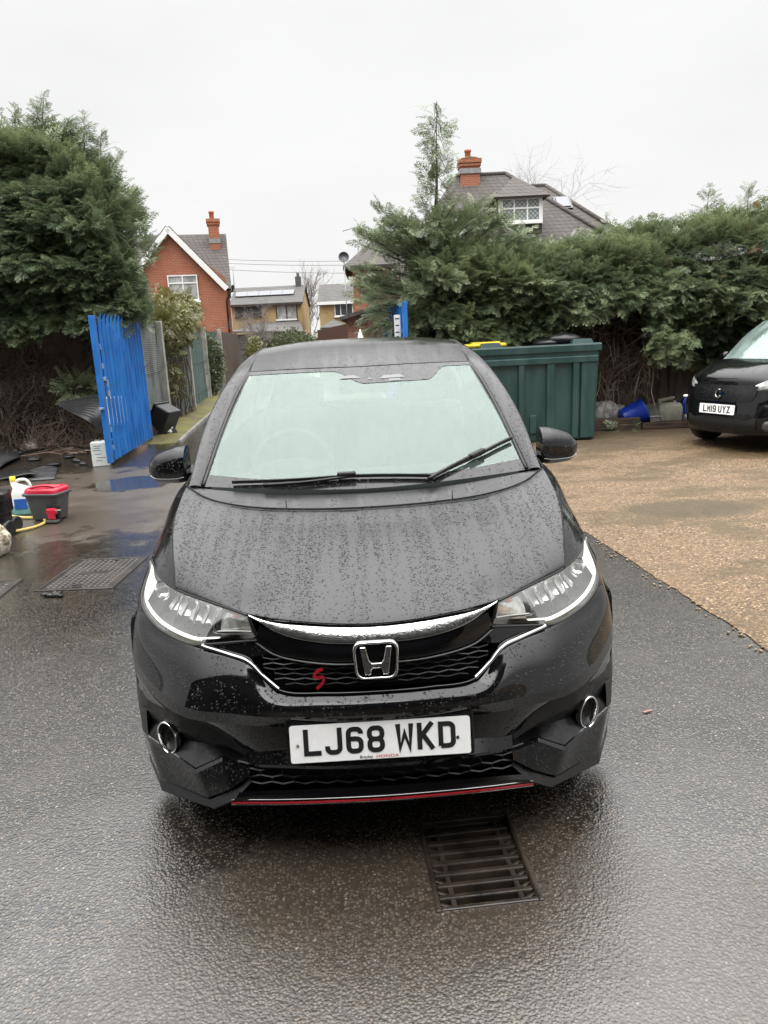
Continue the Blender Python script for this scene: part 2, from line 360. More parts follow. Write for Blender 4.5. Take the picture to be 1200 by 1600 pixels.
def gravelm(name):
    t = NT(name); o = t.obj(); v = t.vor(o, 72); r3 = t.n('ShaderNodeSeparateColor', {0: v.outputs['Color']}).outputs
    st = t.n('ShaderNodeValToRGB', {0: r3[0]}); e = st.color_ramp.elements
    e[0].color = (0.055, 0.032, 0.014, 1); e[1].color = (0.52, 0.40, 0.25, 1)
    e.new(0.35).color = (0.17, 0.105, 0.048, 1); e.new(0.7).color = (0.255, 0.165, 0.080, 1); e.new(0.93).color = (0.33, 0.23, 0.125, 1)
    ds = t.noise(t.scaled(o, (0.75, 1.35, 1)), 1.1, 7, 0.68); rut = t.noise(t.scaled(o, (0.4, 3.2, 1)), 1.0, 5, 0.6); fine = t.noise(o, 16, 4)
    wet = t.mapr(t.math('ADD', ds, t.math('MULTIPLY', fine, 0.22)), 0.57, 0.70, 0, 1)
    gap = t.mapr(v.outputs['Distance'], 0.3, 0.65, 0, 0.75)
    base = t.mix(gap, st.outputs[0], (0.055, 0.033, 0.017, 1))
    base = t.mix(t.mapr(rut, 0.45, 0.66, 0, 0.4), base, (0.16, 0.095, 0.047, 1))
    base = t.mix(t.math('MULTIPLY', wet, 0.75), base, (0.070, 0.047, 0.017, 1))
    s = t.n('ShaderNodeSeparateXYZ', {0: o}).outputs
    a_ = t.math('DIVIDE', t.math('SUBTRACT', s[0], 2.62), .62); b_ = t.math('DIVIDE', t.math('SUBTRACT', s[1], 6.15), .34)
    pd = t.math('ADD', t.math('ADD', t.math('MULTIPLY', a_, a_), t.math('MULTIPLY', b_, b_)), t.math('ADD', t.math('MULTIPLY', t.math('SUBTRACT', ds, .5), 3.0), t.math('MULTIPLY', t.math('SUBTRACT', fine, .5), 1.6)))
    base = t.mix(t.mapr(pd, .4, 1.3, .8, 0), base, (0.050, 0.034, 0.012, 1))
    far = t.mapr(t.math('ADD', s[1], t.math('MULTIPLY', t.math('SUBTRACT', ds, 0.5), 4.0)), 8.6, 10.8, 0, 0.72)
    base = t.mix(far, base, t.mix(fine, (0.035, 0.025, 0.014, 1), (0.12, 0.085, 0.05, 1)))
    h = t.math('MULTIPLY', v.outputs['Distance'], -1.0)
    return t.done(t.pbsdf(base=base, rough=t.mapr(wet, 0, 1, 0.6, 0.45), nrm=t.bump(h, 0.010, 1.0), spec=0.5))
M = {}
M['asphalt'] = asphalt('wet asphalt'); M['gravel'] = gravelm('bound tan gravel')
M['stonechip'] = pm('loose tan stones', (.14, .09, .045), .6, c2=(.36, .27, .17), vs_=40)
M['earth'] = pm('earth', (0.055, 0.048, 0.03), 0.9, var=0.4, vs_=0.4, bump=0.02, bs=8)
M['moss'] = pm('mossy verge', (0.075, 0.055, 0.03), 0.9, c2=(0.14, 0.14, 0.03), vs_=1.6, bump=0.02, bs=30)
M['kerb'] = pm('kerb concrete', (0.20, 0.19, 0.17), 0.7, var=0.3, vs_=3, bump=0.004, bs=60)
M['concrete'] = pm('weathered concrete', (0.20, 0.20, 0.175), 0.85, c2=(0.32, 0.32, 0.29), vs_=4, bump=0.004, bs=70)
M['iron'] = pm('rusty cast iron', (0.010, 0.008, 0.007), 0.40, c2=(0.032, 0.022, 0.014), vs_=9, bump=0.002, bs=120, spec=0.6)
M['pit'] = pm('drain pit silt', (0.010, 0.008, 0.006), 0.8, var=0.5)
M['ironwet'] = pm('wet brown iron', (0.013, 0.010, 0.008), 0.36, c2=(0.032, 0.024, 0.018), vs_=7, bump=0.002, bs=90, spec=0.6)
M['twig'] = pm('dead twigs', (0.10, 0.068, 0.050), 0.9, c2=(0.28, 0.215, 0.165), vs_=2.0)
M['thatch'] = pm('dead inner hedge', (0.028, 0.019, 0.013), 0.95, c2=(0.095, 0.066, 0.046), vs_=3.0, bump=0.05, bs=12)
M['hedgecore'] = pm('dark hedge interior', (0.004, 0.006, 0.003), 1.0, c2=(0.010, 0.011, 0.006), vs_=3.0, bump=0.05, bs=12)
M['bark'] = pm('bark', (0.045, 0.034, 0.025), 0.9, c2=(0.10, 0.08, 0.06), vs_=8, bump=0.01, bs=40)
M['leyl'] = leafm('conifer fronds', (0.030, 0.058, 0.028), (0.300, 0.355, 0.190), rough=0.38)
M['leyl_l'] = leafm('conifer fronds bluish', (0.030, 0.057, 0.029), (0.285, 0.345, 0.180), rough=0.38)
M['ivy'] = leafm('climber leaves', (0.035, 0.045, 0.015), (0.24, 0.23, 0.07), rough=0.5)
M['shrub'] = leafm('shrub leaves', (0.035, 0.050, 0.020), (0.13, 0.15, 0.07), rough=0.5)

# ------------------------------------------------------------------ ground
GR = dict(c=(0.228, 1.955), w=0.285, d=0.37, a=math.radians(5))     # storm drain opening
def rot2(p, a): return (p[0] * math.cos(a) - p[1] * math.sin(a), p[0] * math.sin(a) + p[1] * math.cos(a))
def rect(c, w, d, a): return [(c[0] + rot2((x, y), a)[0], c[1] + rot2((x, y), a)[1]) for x, y in ((-w/2, -d/2), (w/2, -d/2), (w/2, d/2), (-w/2, d/2))]
def sheet(loops, z):
    bm = bmesh.new(); es = []
    for lp in loops:
        vv = [bm.verts.new((x, y, z)) for x, y in lp]; es += [bm.edges.new((vv[i], vv[(i + 1) % len(vv)])) for i in range(len(vv))]
    bmesh.ops.triangle_fill(bm, edges=es, use_beauty=True)
    for f in bm.faces:
        if f.normal.z < 0: f.normal_flip()
    bm.verts.index_update(); mb = MB(); mb.add([q.co for q in bm.verts], [tuple(q.index for q in f.verts) for f in bm.faces]); bm.free(); return mb
hole = rect(GR['c'], GR['w'] - 0.01, GR['d'] - 0.01, GR['a'])
struct('ground', sheet([[(-400, -300), (400, -300), (400, 700), (-400, 700)], hole], -0.016), M['earth'])
yard = [(-16, -9), (12, -9), (12, 12.2), (0.75, 12.6), (-3.40, 12.2), (-3.75, 12.5), (-4.2, 13.4), (-16, 13.2)]
struct('asphalt_yard', sheet([yard, hole], 0.0), M['asphalt'])
struct('lane', sheet([[(-3.40, 12.2), (0.75, 12.6), (0.1, 20), (-3.0, 60), (-8.0, 60), (-4.21, 19.97)]], -0.004), M['asphalt'])
gb = [(2.6, -9), (2.02, 1.5), (1.866, 2.9), (1.797, 3.51), (1.69, 4.45), (1.578, 5.457), (1.46, 6.5), (1.42, 7.5), (1.45, 9.0), (1.30, 11.2)]
gb = [tuple(p) for p in spline([(x, y, 0) for x, y in gb], 160)[:, :2]]
gb = [(x + 0.005 * math.sin(y * 11.0) + R.uniform(-.007, .007), y) for x, y in gb]
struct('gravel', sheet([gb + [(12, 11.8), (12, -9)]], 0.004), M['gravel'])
lg = MB(); ql = np.random.default_rng(33)
for k in range(420):
    i = ql.integers(8, len(gb) - 8); x, y = gb[i]; sz = ql.uniform(.004, .011); dx = -abs(ql.normal(0, .05)) + .02
    lg.ell((x + dx, y + ql.normal(0, .03), sz * .5 + .002), (sz, sz * ql.uniform(.6, 1), sz * .6), 6, 5, 0, .12, k)
setp(lg.build('loose_gravel', M['stonechip']), 'loose tan stones scattered over the tarmac edge of the gravel', 'gravel', kind='stuff')
vg = MB(); n_ = 40
kl = [(-3.36, 12.3), (-3.44, 12.9), (-4.21, 19.97), (-6.6, 44)]
ks = spline([(x, y, 0) for x, y in kl], n_)
fl = spline([(-3.98, 12.3, 0), (-4.20, 13.6, 0), (-4.40, 15.28, 0), (-5.10, 22.6, 0), (-7.6, 44, 0)], n_)
g = [[(a[0] * (1 - u) + b[0] * u, a[1] * (1 - u) + b[1] * u, min(1, i_ / 3) * (0.03 + 0.05 * math.sin(u * 3.1) + R.uniform(-.012, .012)) - .002 * (i_ == 0)) for u in np.linspace(0, 1, 8)] for i_, (a, b) in enumerate(zip(ks, fl))]
struct('verge', vg.grid(np.array(g)), M['moss'])
kb = MB()
for i in range(n_ - 1):
    a, b = Vector(ks[i]), Vector(ks[i + 1]); d = b - a
    kb.bbox((a + b) / 2 + Vector((0.03, 0, -0.02)), (0.06, d.length - 0.008, 0.13), 0.008, rz=math.atan2(-d.x, d.y))
struct('kerb', kb, M['kerb'])

# storm drain in front of the car
dr = thing('drain_grate', 'rusty iron storm drain grate with eight slots in front of the black car', 'drain grate', (GR['c'][0], GR['c'][1], 0), GR['a'])
w, d = GR['w'], GR['d']
b = MB()
for sx in (-1, 1): b.bbox((sx * (w/2 + 0.003), 0, -0.010), (0.014, d + 0.03, 0.030), 0.004)
for sy in (-1, 1): b.bbox((0, sy * (d/2 + 0.006), -0.010), (w - 0.010, 0.014, 0.028), 0.004)
b.build('frame', M['iron'], dr)
b = MB(); nb_ = 9
for i in range(1, nb_ - 1):
    y = -d/2 + d * i / (nb_ - 1)
    b.bbox((0, y, -0.032), (w - 0.012, 0.022, 0.052), 0.004, M=Matrix.Rotation(math.radians(-8), 4, 'X'))
for sx in (-1, 1): b.bbox((sx * (w/2 - 0.045), 0, -0.034), (0.016, d - 0.006, 0.050), 0.004)
for sx in (-1, 1):
    for i in range(nb_ - 1):
        y = -d/2 + d * (i + .5) / (nb_ - 1)
        b.bbox((sx * (w/2 - 0.020), y + 0.006, -0.038), (0.036, 0.011, 0.044), 0.003, rz=sx * 0.5)
b.build('grate_bars', M['iron'], dr)
b = MB()
for sx in (-1, 1): b.box((sx * (w/2 + 0.02), 0, -0.30), (0.03, d + .1, 0.55))
for sy in (-1, 1): b.box((0, sy * (d/2 + 0.02), -0.30), (w + .01, 0.03, 0.55))
b.box((0, 0, -0.58), (w + .06, d + .1, 0.02)); b.build('drain_pit', M['pit'], dr)

# manhole covers on the left
def manhole(c, w, d, a, label, letters, nd=11):
    t = thing('manhole_cover', label, 'manhole cover', (c[0], c[1], 0), a, 'iron covers in the asphalt')
    b = MB()
    for sx in (-1, 1): b.bbox((sx * (w/2 - 0.012), 0, 0.002), (0.024, d, 0.012), 0.003)
    for sy in (-1, 1): b.bbox((0, sy * (d/2 - 0.012), 0.002), (w - 0.050, 0.024, 0.011), 0.003)
    b.build('frame', M['ironwet'], t)
    b = MB(); b.box((0, 0, 0.0), (w - 0.056, d - 0.056, 0.008))
    s = (w - 0.09) / nd; ny = max(2, int((d - 0.09) / s))
    for i in range(nd):
        for j in range(ny):
            x = -w/2 + .045 + s * (i + .5); y = -d/2 + .045 + s * (j + .5)
            if letters and abs(y) < 0.05 and abs(x) < w * .2: continue
            b.lathe([(s*.40, 0.003), (s*.36, 0.0075), (s*.2, 0.0095), (0.0005, 0.0098)], Matrix.Translation((x, y, 0)) @ Matrix.Diagonal((1.0, .8, 1, 1)), 8)
    for sy in (-1, 1):
        if letters: b.tube([(.05 * math.cos(q), sy * (d/2 - .075) + .022 * math.sin(q), .009) for q in np.linspace(0, 2 * math.pi, 16)], .004, 5)
    b.build('cover_plate', M['ironwet'], t)
    return t
mTL, mTR, mBR, mBL = gp(120, 873), gp(222, 873), gp(182, 921), gp(65, 923)
mc = (mTL + mTR + mBR + mBL) / 4; ex = ((mTR - mTL) + (mBR - mBL)) / 2; ey = ((mTL - mBL) + (mTR - mBR)) / 2
manhole(mc, ex.length, ey.length, (math.atan2(ex.y, ex.x) + math.atan2(-ey.x, ey.y)) / 2, 'brown studded manhole cover lying whole beside the car', True)
q = gp(40, 907); manhole((q.x - 0.30, q.y - 0.27), 0.58, 0.56, math.radians(4), 'black slotted drain cover cut by the left edge', False, 9)
# ------------------------------------------------------------------ hedges and trees
PR = [spray(9, 2, s) for s in (1, 2, 3, 4)]
PRF = [spray(8, 1, s, width=0.05) for s in (5, 6, 7)]
def twigs(n, P, seed, lmin, lmax, rad=0.006, droop=0.5, m='twig', parent=None, name='dead_twigs', dirb=(0, -.6, -.2)):
    q = np.random.default_rng(seed); mb = MB()
    for i in range(n):
        p = np.array(P(q)); d = np.array(dirb) + q.normal(0, .75, 3); d /= np.linalg.norm(d); l = q.uniform(lmin, lmax); pts = [p]
        for k in range(4):
            d = d + q.normal(0, .28, 3) + np.array([0, 0, -droop * .25]); d /= np.linalg.norm(d); p = p + d * l / 4; pts.append(p)
        r = rad * q.uniform(.4, 1.3); mb.tube(pts, [r, r * .8, r * .65, r * .5, r * .3], 4, caps=False)
    return mb.build(name, M[m], parent)
def hedge_front(n, x0, x1, zlo, ztop, yf, seed, lmin=.20, lmax=.42, tl=(0.1, 0.8), depth=.5):
    """fronds on an uneven, clumped front face: yf(x,z) is the face, zlo/ztop its outline"""
    q = np.random.default_rng(seed); x = q.uniform(x0, x1, n); lo = zlo(x); hi = ztop(x); z = lo + (hi - lo) * q.uniform(0, 1, n) ** 0.93
    lay = fbm(x * .55, z * 1.9, 0 * x, seed + 1, 1.0, 3)                   # shelves of fronds with hollows between
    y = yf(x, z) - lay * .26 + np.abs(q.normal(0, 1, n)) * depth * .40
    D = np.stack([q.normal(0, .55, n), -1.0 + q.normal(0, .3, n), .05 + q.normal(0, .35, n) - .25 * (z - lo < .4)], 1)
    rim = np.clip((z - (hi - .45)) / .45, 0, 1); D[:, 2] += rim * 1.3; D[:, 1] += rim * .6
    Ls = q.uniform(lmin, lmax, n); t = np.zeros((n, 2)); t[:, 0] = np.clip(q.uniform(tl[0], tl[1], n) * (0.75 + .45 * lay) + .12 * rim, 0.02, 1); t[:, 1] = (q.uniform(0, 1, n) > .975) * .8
    return np.stack([x, y, z], 1), D, Ls, t
def hedge_top(n, x0, x1, y0, y1, ztop, seed, lmin=.22, lmax=.5, lift=0.0):
    q = np.random.default_rng(seed); x = q.uniform(x0, x1, n); y = q.uniform(y0, y1, n); z = ztop(x) - .25 * ((y - (y0 + y1) / 2) / ((y1 - y0) / 2)) ** 2 * .6 + .18 * fbm(x, y, 0 * x, seed, .9) + lift
    D = np.stack([q.normal(0, .6, n), q.normal(-.25, .6, n), 1.0 + q.normal(0, .3, n)], 1)
    t = np.zeros((n, 2)); t[:, 0] = q.uniform(.35, 1.0, n)
    return np.stack([x, y, z], 1), D, q.uniform(lmin, lmax, n), t
def leader(base, h, seed, spread=.5, sparse=1.0, lean=(0, 0)):           # a thin spire of sparse fronds; returns sprays and its stem
    q = np.random.default_rng(seed); n = int(46 * h * sparse); u = q.uniform(.02, 1, n); st = np.array(base)[None] + np.stack([lean[0] * u ** 1.5, lean[1] * u, h * u], 1)
    a = q.uniform(0, 6.283, n); D = np.stack([np.cos(a), np.sin(a), .35 + .6 * u], 1); Ls = spread * (1 - u) ** .8 * q.uniform(.55, 1.1, n) + .09
    t = np.zeros((n, 2)); t[:, 0] = q.uniform(.2, .75, n)
    stem = [tuple(np.array(base) + np.array([lean[0] * k ** 1.5, lean[1] * k, h * k])) for k in np.linspace(0, 1.0, 8)]
    return (st, D, Ls, t), stem
def cat4(*a): return [np.concatenate([q[i] for q in a]) for i in range(4)]
def core(rows, name, m, parent, nu=40, nv=20, seed=0, amp=.12):
    g = loft_grid(rows, nu, nv); g = g + amp * np.stack([fbm(g[..., 0], g[..., 1], g[..., 2], seed + k, .9) for k in range(3)], -1)
    return MB().grid(g).build(name, M[m], parent)

# --- left: tall conifer hedge, green above, bare brown thatch below
lp = [(-9.5, 4.9), (-6.2, 4.70), (-5.6, 4.95), (-5.2, 4.80), (-4.8, 4.92), (-4.5, 4.55), (-4.3, 4.40), (-4.1, 4.15), (-3.95, 3.75), (-3.80, 3.2), (-3.70, 2.55), (-3.66, 2.3)]
lx = np.array([p[0] for p in lp]); lz = np.array([p[1] for p in lp])
ltop = lambda x: np.interp(x, lx, lz) - .30
llow = lambda x: np.interp(x, [-9.5, -6, -5, -4, -3.3, -2.9], [1.85, 1.86, 1.88, 1.95, 2.05, 2.2]) + .10 * np.sin(x * 5)
def lyf(x, z):
    zz = np.clip((z - 1.9) / 3.0, 0, 1); edge = np.clip((x + 4.3) / 1.0, 0, 1)
    return 11.55 + 1.3 * zz ** 2.2 - .35 * np.sin(zz * 3.0) + .9 * edge ** 2 + .16 * fbm(x, 0 * x, z, 31, .45)
hl = thing('conifer_hedge', 'tall green conifer hedge with bare brown underside behind the open blue gate', 'hedge', (-6.0, 12.8, 0))
off = np.array([6.0, -12.8, 0.0])
A = hedge_front(9800, -7.6, -3.60, llow, ltop, lyf, 41, .15, .33, tl=(.05, .80))
A2 = hedge_front(900, -9.5, -7.4, llow, ltop, lyf, 42, .3, .5)
qs = np.random.default_rng(44); nS = 2200
zS = qs.uniform(2.0, 4.0, nS); yS = qs.uniform(11.9, 14.6, nS); xS = -3.62 - np.interp(zS, [2.0, 2.5, 3.2, 4.0], [.05, 0, .18, .5]) - qs.uniform(0, .25, nS) - (yS - 11.9) * .30
Bs = (np.stack([xS, yS, zS], 1), np.stack([1 + qs.normal(0, .4, nS), qs.normal(-.3, .5, nS), qs.normal(.1, .4, nS)], 1), qs.uniform(.15, .33, nS), np.stack([qs.uniform(.1, .8, nS), 0 * zS], 1))
Tp = hedge_top(2000, -7.4, -3.85, 12.0, 14.0, ltop, 45, .2, .5)
ld = []; stems = []
for (x, y, z, h, s, sp_, ln) in ((-5.55, 12.9, 4.55, .75, 1, .42, (.05, 0)), (-4.95, 12.8, 4.5, .62, 2, .40, (-.1, 0)), (-4.22, 12.7, 4.1, .75, 3, .42, (.1, 0)), (-6.3, 12.9, 4.3, .8, 4, .5, (.1, 0)), (-5.2, 12.6, 4.5, .55, 5, .4, (.1, 0)), (-4.0, 12.7, 3.45, .5, 6, .45, (.35, 0)), (-4.45, 12.8, 4.3, .6, 8, .4, (0, 0)), (-3.9, 12.4, 3.0, .35, 7, .45, (.4, 0)), (-3.85, 12.1, 3.1, .3, 21, .4, (.4, -.1)), (-3.8, 12.0, 2.6, .25, 22, .4, (.55, -.1)), (-3.95, 12.2, 3.5, .35, 23, .4, (.5, 0)), (-4.1, 12.3, 3.9, .55, 24, .42, (.4, 0)), (-3.75, 11.9, 2.3, .15, 25, .4, (.45, -.1)), (-5.0, 12.5, 4.6, .75, 31, .42, (.15, 0)), (-4.35, 12.4, 4.25, .75, 32, .4, (.1, 0)), (-5.75, 12.5, 4.6, .6, 33, .4, (.1, 0)), (-6.05, 12.5, 4.4, .9, 34, .42, (-.1, 0)), (-5.9, 12.9, 4.6, .55, 26, .4, (-.1, 0)), (-4.75, 12.6, 4.6, .45, 27, .4, (.2, 0))):
    a, st = leader((x, y, z), h * 1.08, s, sp_ * .95, 1.2, ln); ld.append(a); stems.append(st)
P, D, Ls, T = cat4(A, A2, Bs, Tp, *ld)
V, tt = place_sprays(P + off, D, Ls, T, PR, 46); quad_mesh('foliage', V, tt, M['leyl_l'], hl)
b = MB()
for st in stems: b.tube(np.array(st) + off, np.linspace(.014, .003, 8), 5)
for i, x in enumerate(np.arange(-9.0, -4.6, .75)): b.tube([(x + off[0], 13.3 + off[1] + R.uniform(-.2, .2), 0), (x + off[0] + R.uniform(-.1, .1), 13.3 + off[1], 2.0), (x + off[0], 13.3 + off[1], 3.9)], [.09, .07, .03], 7)
b.build('trunk', M['bark'], hl)
def LB(y0, z, dx=0): return [(x + off[0], y0 + off[1] + .15 * math.sin(x * 2.3 + z * 3), z) for x in (-9.6, -8, -7, -6, -5.2, -4.6, -4.2 + dx)]
core([LB(13.0, -.05), LB(12.85, .35), LB(12.75, .9), LB(12.55, 1.5), LB(12.2, 1.95), LB(12.25, 2.25)], 'thatch', 'thatch', hl, 60, 36, 3, .16)
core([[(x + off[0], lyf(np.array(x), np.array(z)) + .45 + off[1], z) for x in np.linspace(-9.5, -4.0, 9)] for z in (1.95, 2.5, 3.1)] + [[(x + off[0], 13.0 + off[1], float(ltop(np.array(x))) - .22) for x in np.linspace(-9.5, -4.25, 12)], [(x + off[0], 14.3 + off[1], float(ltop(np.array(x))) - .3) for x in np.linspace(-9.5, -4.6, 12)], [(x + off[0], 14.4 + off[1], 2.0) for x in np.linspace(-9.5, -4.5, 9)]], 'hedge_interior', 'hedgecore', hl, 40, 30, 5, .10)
twigs(2300, lambda q: (q.uniform(-8.2, -4.0) + off[0], 12.62 - .12 * q.random() + off[1] + .0, q.uniform(0.0, 2.0)), 51, .25, .75, .0055, .7, parent=hl)
twigs(260, lambda q: (q.uniform(-6.8, -4.0) + off[0], 12.3 + q.uniform(-.4, .2) + off[1], q.uniform(0.0, 0.12)), 52, .2, .5, .004, .2, parent=hl, name='fallen_twigs', dirb=(.3, -.3, 0))

# --- right: conifer hedge, and the taller conifer with a thin leader at its left end
rp = [(.3, 2.6), (.9, 2.85), (1.6, 2.75), (2.2, 2.62), (2.7, 2.62), (3.2, 2.70), (3.6, 2.75), (4.0, 2.72), (4.5, 2.88), (5.0, 2.98), (6, 3.08), (8.5, 3.1)]
rx = np.array([p[0] for p in rp]); rz_ = np.array([p[1] for p in rp])
rtop = lambda x: np.interp(x, rx, rz_) - .10
rlow = lambda x: np.interp(x, [.3, 1.3, 2.9, 3.1, 3.35, 3.9, 4.1, 4.6, 6, 8.5], [1.0, 1.30, 1.50, 1.75, 1.85, 1.80, 1.25, 1.0, .85, .8]) + .07 * np.sin(x * 7)
def ryf(x, z):
    zz = np.clip((z - 1.0) / 1.9, 0, 1)
    return 11.15 + .75 * zz ** 1.8 - .30 * np.sin(zz * 3.1) + .12 * fbm(x, 0 * x, z, 61, .5) + .55 * np.clip(1.7 - z, 0, 1)
hr = thing('conifer_hedge', 'long green conifer hedge behind the green container and the small black car', 'hedge', (4.0, 12.3, 0))
off = np.array([-4.0, -12.3, 0.0])
A = hedge_front(9800, .9, 6.2, rlow, rtop, ryf, 71, .15, .33, tl=(.1, 1.0))
A2 = hedge_front(700, 6.0, 8.5, rlow, rtop, ryf, 72, .3, .5)
Tp = hedge_top(2200, .9, 6.4, 11.6, 13.0, rtop, 73, .18, .42)
ld = []; stems = []
for (x, y, z, h, s, sp_, ln) in ((3.75, 12.2, 2.55, .70, 11, .40, (-.1, 0)), (3.95, 12.1, 2.55, .62, 12, .36, (.45, 0)), (5.15, 12.1, 2.7, .85, 13, .42, (.05, 0)), (5.75, 12.0, 2.7, .85, 14, .4, (.0, 0)), (6.1, 11.9, 2.7, .9, 15, .5, (.1, 0)), (4.8, 12.0, 2.6, .5, 16, .35, (-.2, 0)), (2.6, 12.0, 2.4, .45, 17, .4, (.4, 0)), (3.2, 12.1, 2.45, .45, 18, .4, (.1, 0)), (1.75, 11.9, 2.5, .45, 19, .4, (.5, 0)), (5.45, 12.0, 2.7, .55, 20, .4, (.0, 0)), *[(1.9 + .26 * k, 11.9 + .1 * (k % 3), 2.42 + .02 * k, .38 + .16 * ((k * 7) % 5) / 4, 40 + k, .34, (.25 * math.sin(k * 2.1), -.05)) for k in range(17)]):
    a, st = leader((x, y, z), h, s, sp_, .85, ln); ld.append(a); stems.append(st)
# a hanging bough over the bare patch
qb = np.random.default_rng(75); nB = 150; u = qb.uniform(0, 1, nB)
Bg = (np.stack([3.95 + .55 * u, 10.75 + .15 * qb.random(nB), 1.32 - .12 * u + qb.normal(0, .10, nB)], 1), np.stack([qb.normal(-.5, .5, nB), -1 + qb.normal(0, .3, nB), qb.normal(-.1, .3, nB)], 1), qb.uniform(.16, .3, nB), np.stack([qb.uniform(.4, 1, nB), 0 * u], 1))
P, D, Ls, T = cat4(A, A2, Tp, Bg, *ld)
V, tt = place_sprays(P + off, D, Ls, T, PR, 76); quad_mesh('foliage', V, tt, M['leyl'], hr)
b = MB()
for st in stems: b.tube(np.array(st) + off, np.linspace(.012, .003, 8), 5)
for x in np.arange(1.2, 8.4, .7): b.tube([(x + off[0], 12.6 + off[1] + R.uniform(-.2, .2), 0), (x + off[0] + R.uniform(-.1, .1), 12.5 + off[1], 1.2), (x + off[0], 12.5 + off[1], 2.3)], [.08, .06, .03], 7)
b.build('trunk', M['bark'], hr)
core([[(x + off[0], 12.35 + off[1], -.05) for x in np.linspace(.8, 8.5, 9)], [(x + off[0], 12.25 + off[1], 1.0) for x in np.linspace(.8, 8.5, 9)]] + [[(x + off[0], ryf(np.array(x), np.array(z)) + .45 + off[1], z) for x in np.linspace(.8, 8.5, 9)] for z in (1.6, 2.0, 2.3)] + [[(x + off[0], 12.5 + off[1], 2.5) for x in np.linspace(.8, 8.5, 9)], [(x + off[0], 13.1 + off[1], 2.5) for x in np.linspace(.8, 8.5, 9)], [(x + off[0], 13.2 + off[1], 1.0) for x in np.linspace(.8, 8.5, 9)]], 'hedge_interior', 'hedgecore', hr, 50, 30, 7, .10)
twigs(330, lambda q: (q.uniform(2.95, 4.3) + off[0], 11.75 + q.uniform(-.2, .15) + off[1], q.uniform(.5, 1.95)), 77, .25, .7, .006, .8, parent=hr, dirb=(-.2, -.35, -.5))
twigs(60, lambda q: (q.uniform(2.95, 4.4) + off[0], 11.7 + q.uniform(-.2, .1) + off[1], q.uniform(.9, 1.9)), 78, .5, 1.1, .010, .5, parent=hr, name='dead_branches', dirb=(-.5, -.3, -.4))

tr = thing('conifer_tree', 'ragged conifer with a tall thin leader beside the blue gate leaf', 'tree', (.95, 12.0, 0))
off = np.array([-.95, -12.0, 0.0])
b = MB(); b.tube(np.array([(.95, 12.0, 0), (.93, 11.95, 1.6), (.97, 11.9, 3.0), (1.0, 11.6, 3.7), (.985, 11.3, 4.3), (.98, 11.05, 4.62)]) + off, [.12, .09, .05, .014, .006, .003], 8)
qb = np.random.default_rng(81); boughs = []
def bough(p0, d, l, n, seed, sag=.25, r0=.02):
    q = np.random.default_rng(seed); d = np.array(d) / np.linalg.norm(d); u = q.uniform(.15, 1, n); p = np.array(p0)[None] + d[None] * l * u[:, None]; p[:, 2] -= sag * u ** 2 * .4
    D = d[None] * .9 + q.normal(0, .55, (n, 3)); D[:, 2] += .15
    t = np.zeros((n, 2)); t[:, 0] = q.uniform(.25, .95, n); boughs.append((p, D, q.uniform(.16, .34, n), t))
    b.tube([tuple(np.array(p0) + d * l * k + np.array([0, 0, -sag * k * k * .4]) + off) for k in np.linspace(0, 1, 6)], np.linspace(r0, r0 * .2, 6), 5)
for k in range(170):
    z = 1.0 + 2.0 * qb.random() ** 1.15; a = qb.uniform(0, 6.283); l = np.interp(z, [1.0, 1.9, 2.6, 3.0, 3.6], [.75, 1.2, 1.2, .9, .5]) * qb.uniform(.75, 1.1)
    if math.sin(a) > .55: continue
    bough((.95, 11.9, z), (math.cos(a), math.sin(a), .30 + .25 * (z > 2.4)), l, int((17 if z < 2.7 else 10) * l + 4), 900 + k)
for k in range(34):
    u = k / 33.0; z = 2.9 + 1.70 * u; a = k * 2.4; l = .27 * (1 - u) ** .9 + .06
    bough((.98, 11.75 - .68 * u, z), (math.cos(a), .5 * math.sin(a), .55 - .25 * u), l, int(14 * l + 3), 1200 + k, .9, .006)
for k, (x, z, dx, dz, l) in enumerate(((.4, 2.7, -1, .75, .7), (.5, 3.0, -.8, 1, .55), (.6, 2.4, -1, .3, .75), (1.5, 2.8, .8, .9, .6), (1.7, 2.6, 1, .8, .65), (1.3, 3.0, .7, 1.2, .55), (.55, 2.1, -1, .1, .75), (.5, 1.8, -1, -.1, .65))): bough((x, 11.5, z), (dx, -.35, dz), l, 26, 1300 + k)
P, D, Ls, T = cat4(*boughs)
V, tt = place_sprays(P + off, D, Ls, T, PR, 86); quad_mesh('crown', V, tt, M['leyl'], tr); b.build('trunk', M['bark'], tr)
gi = MB(); gi.ell((0, .45, 1.75), (.55, .45, 1.15), 18, 14, 0, .07, 3); gi.build('crown_interior', M['hedgecore'], tr)
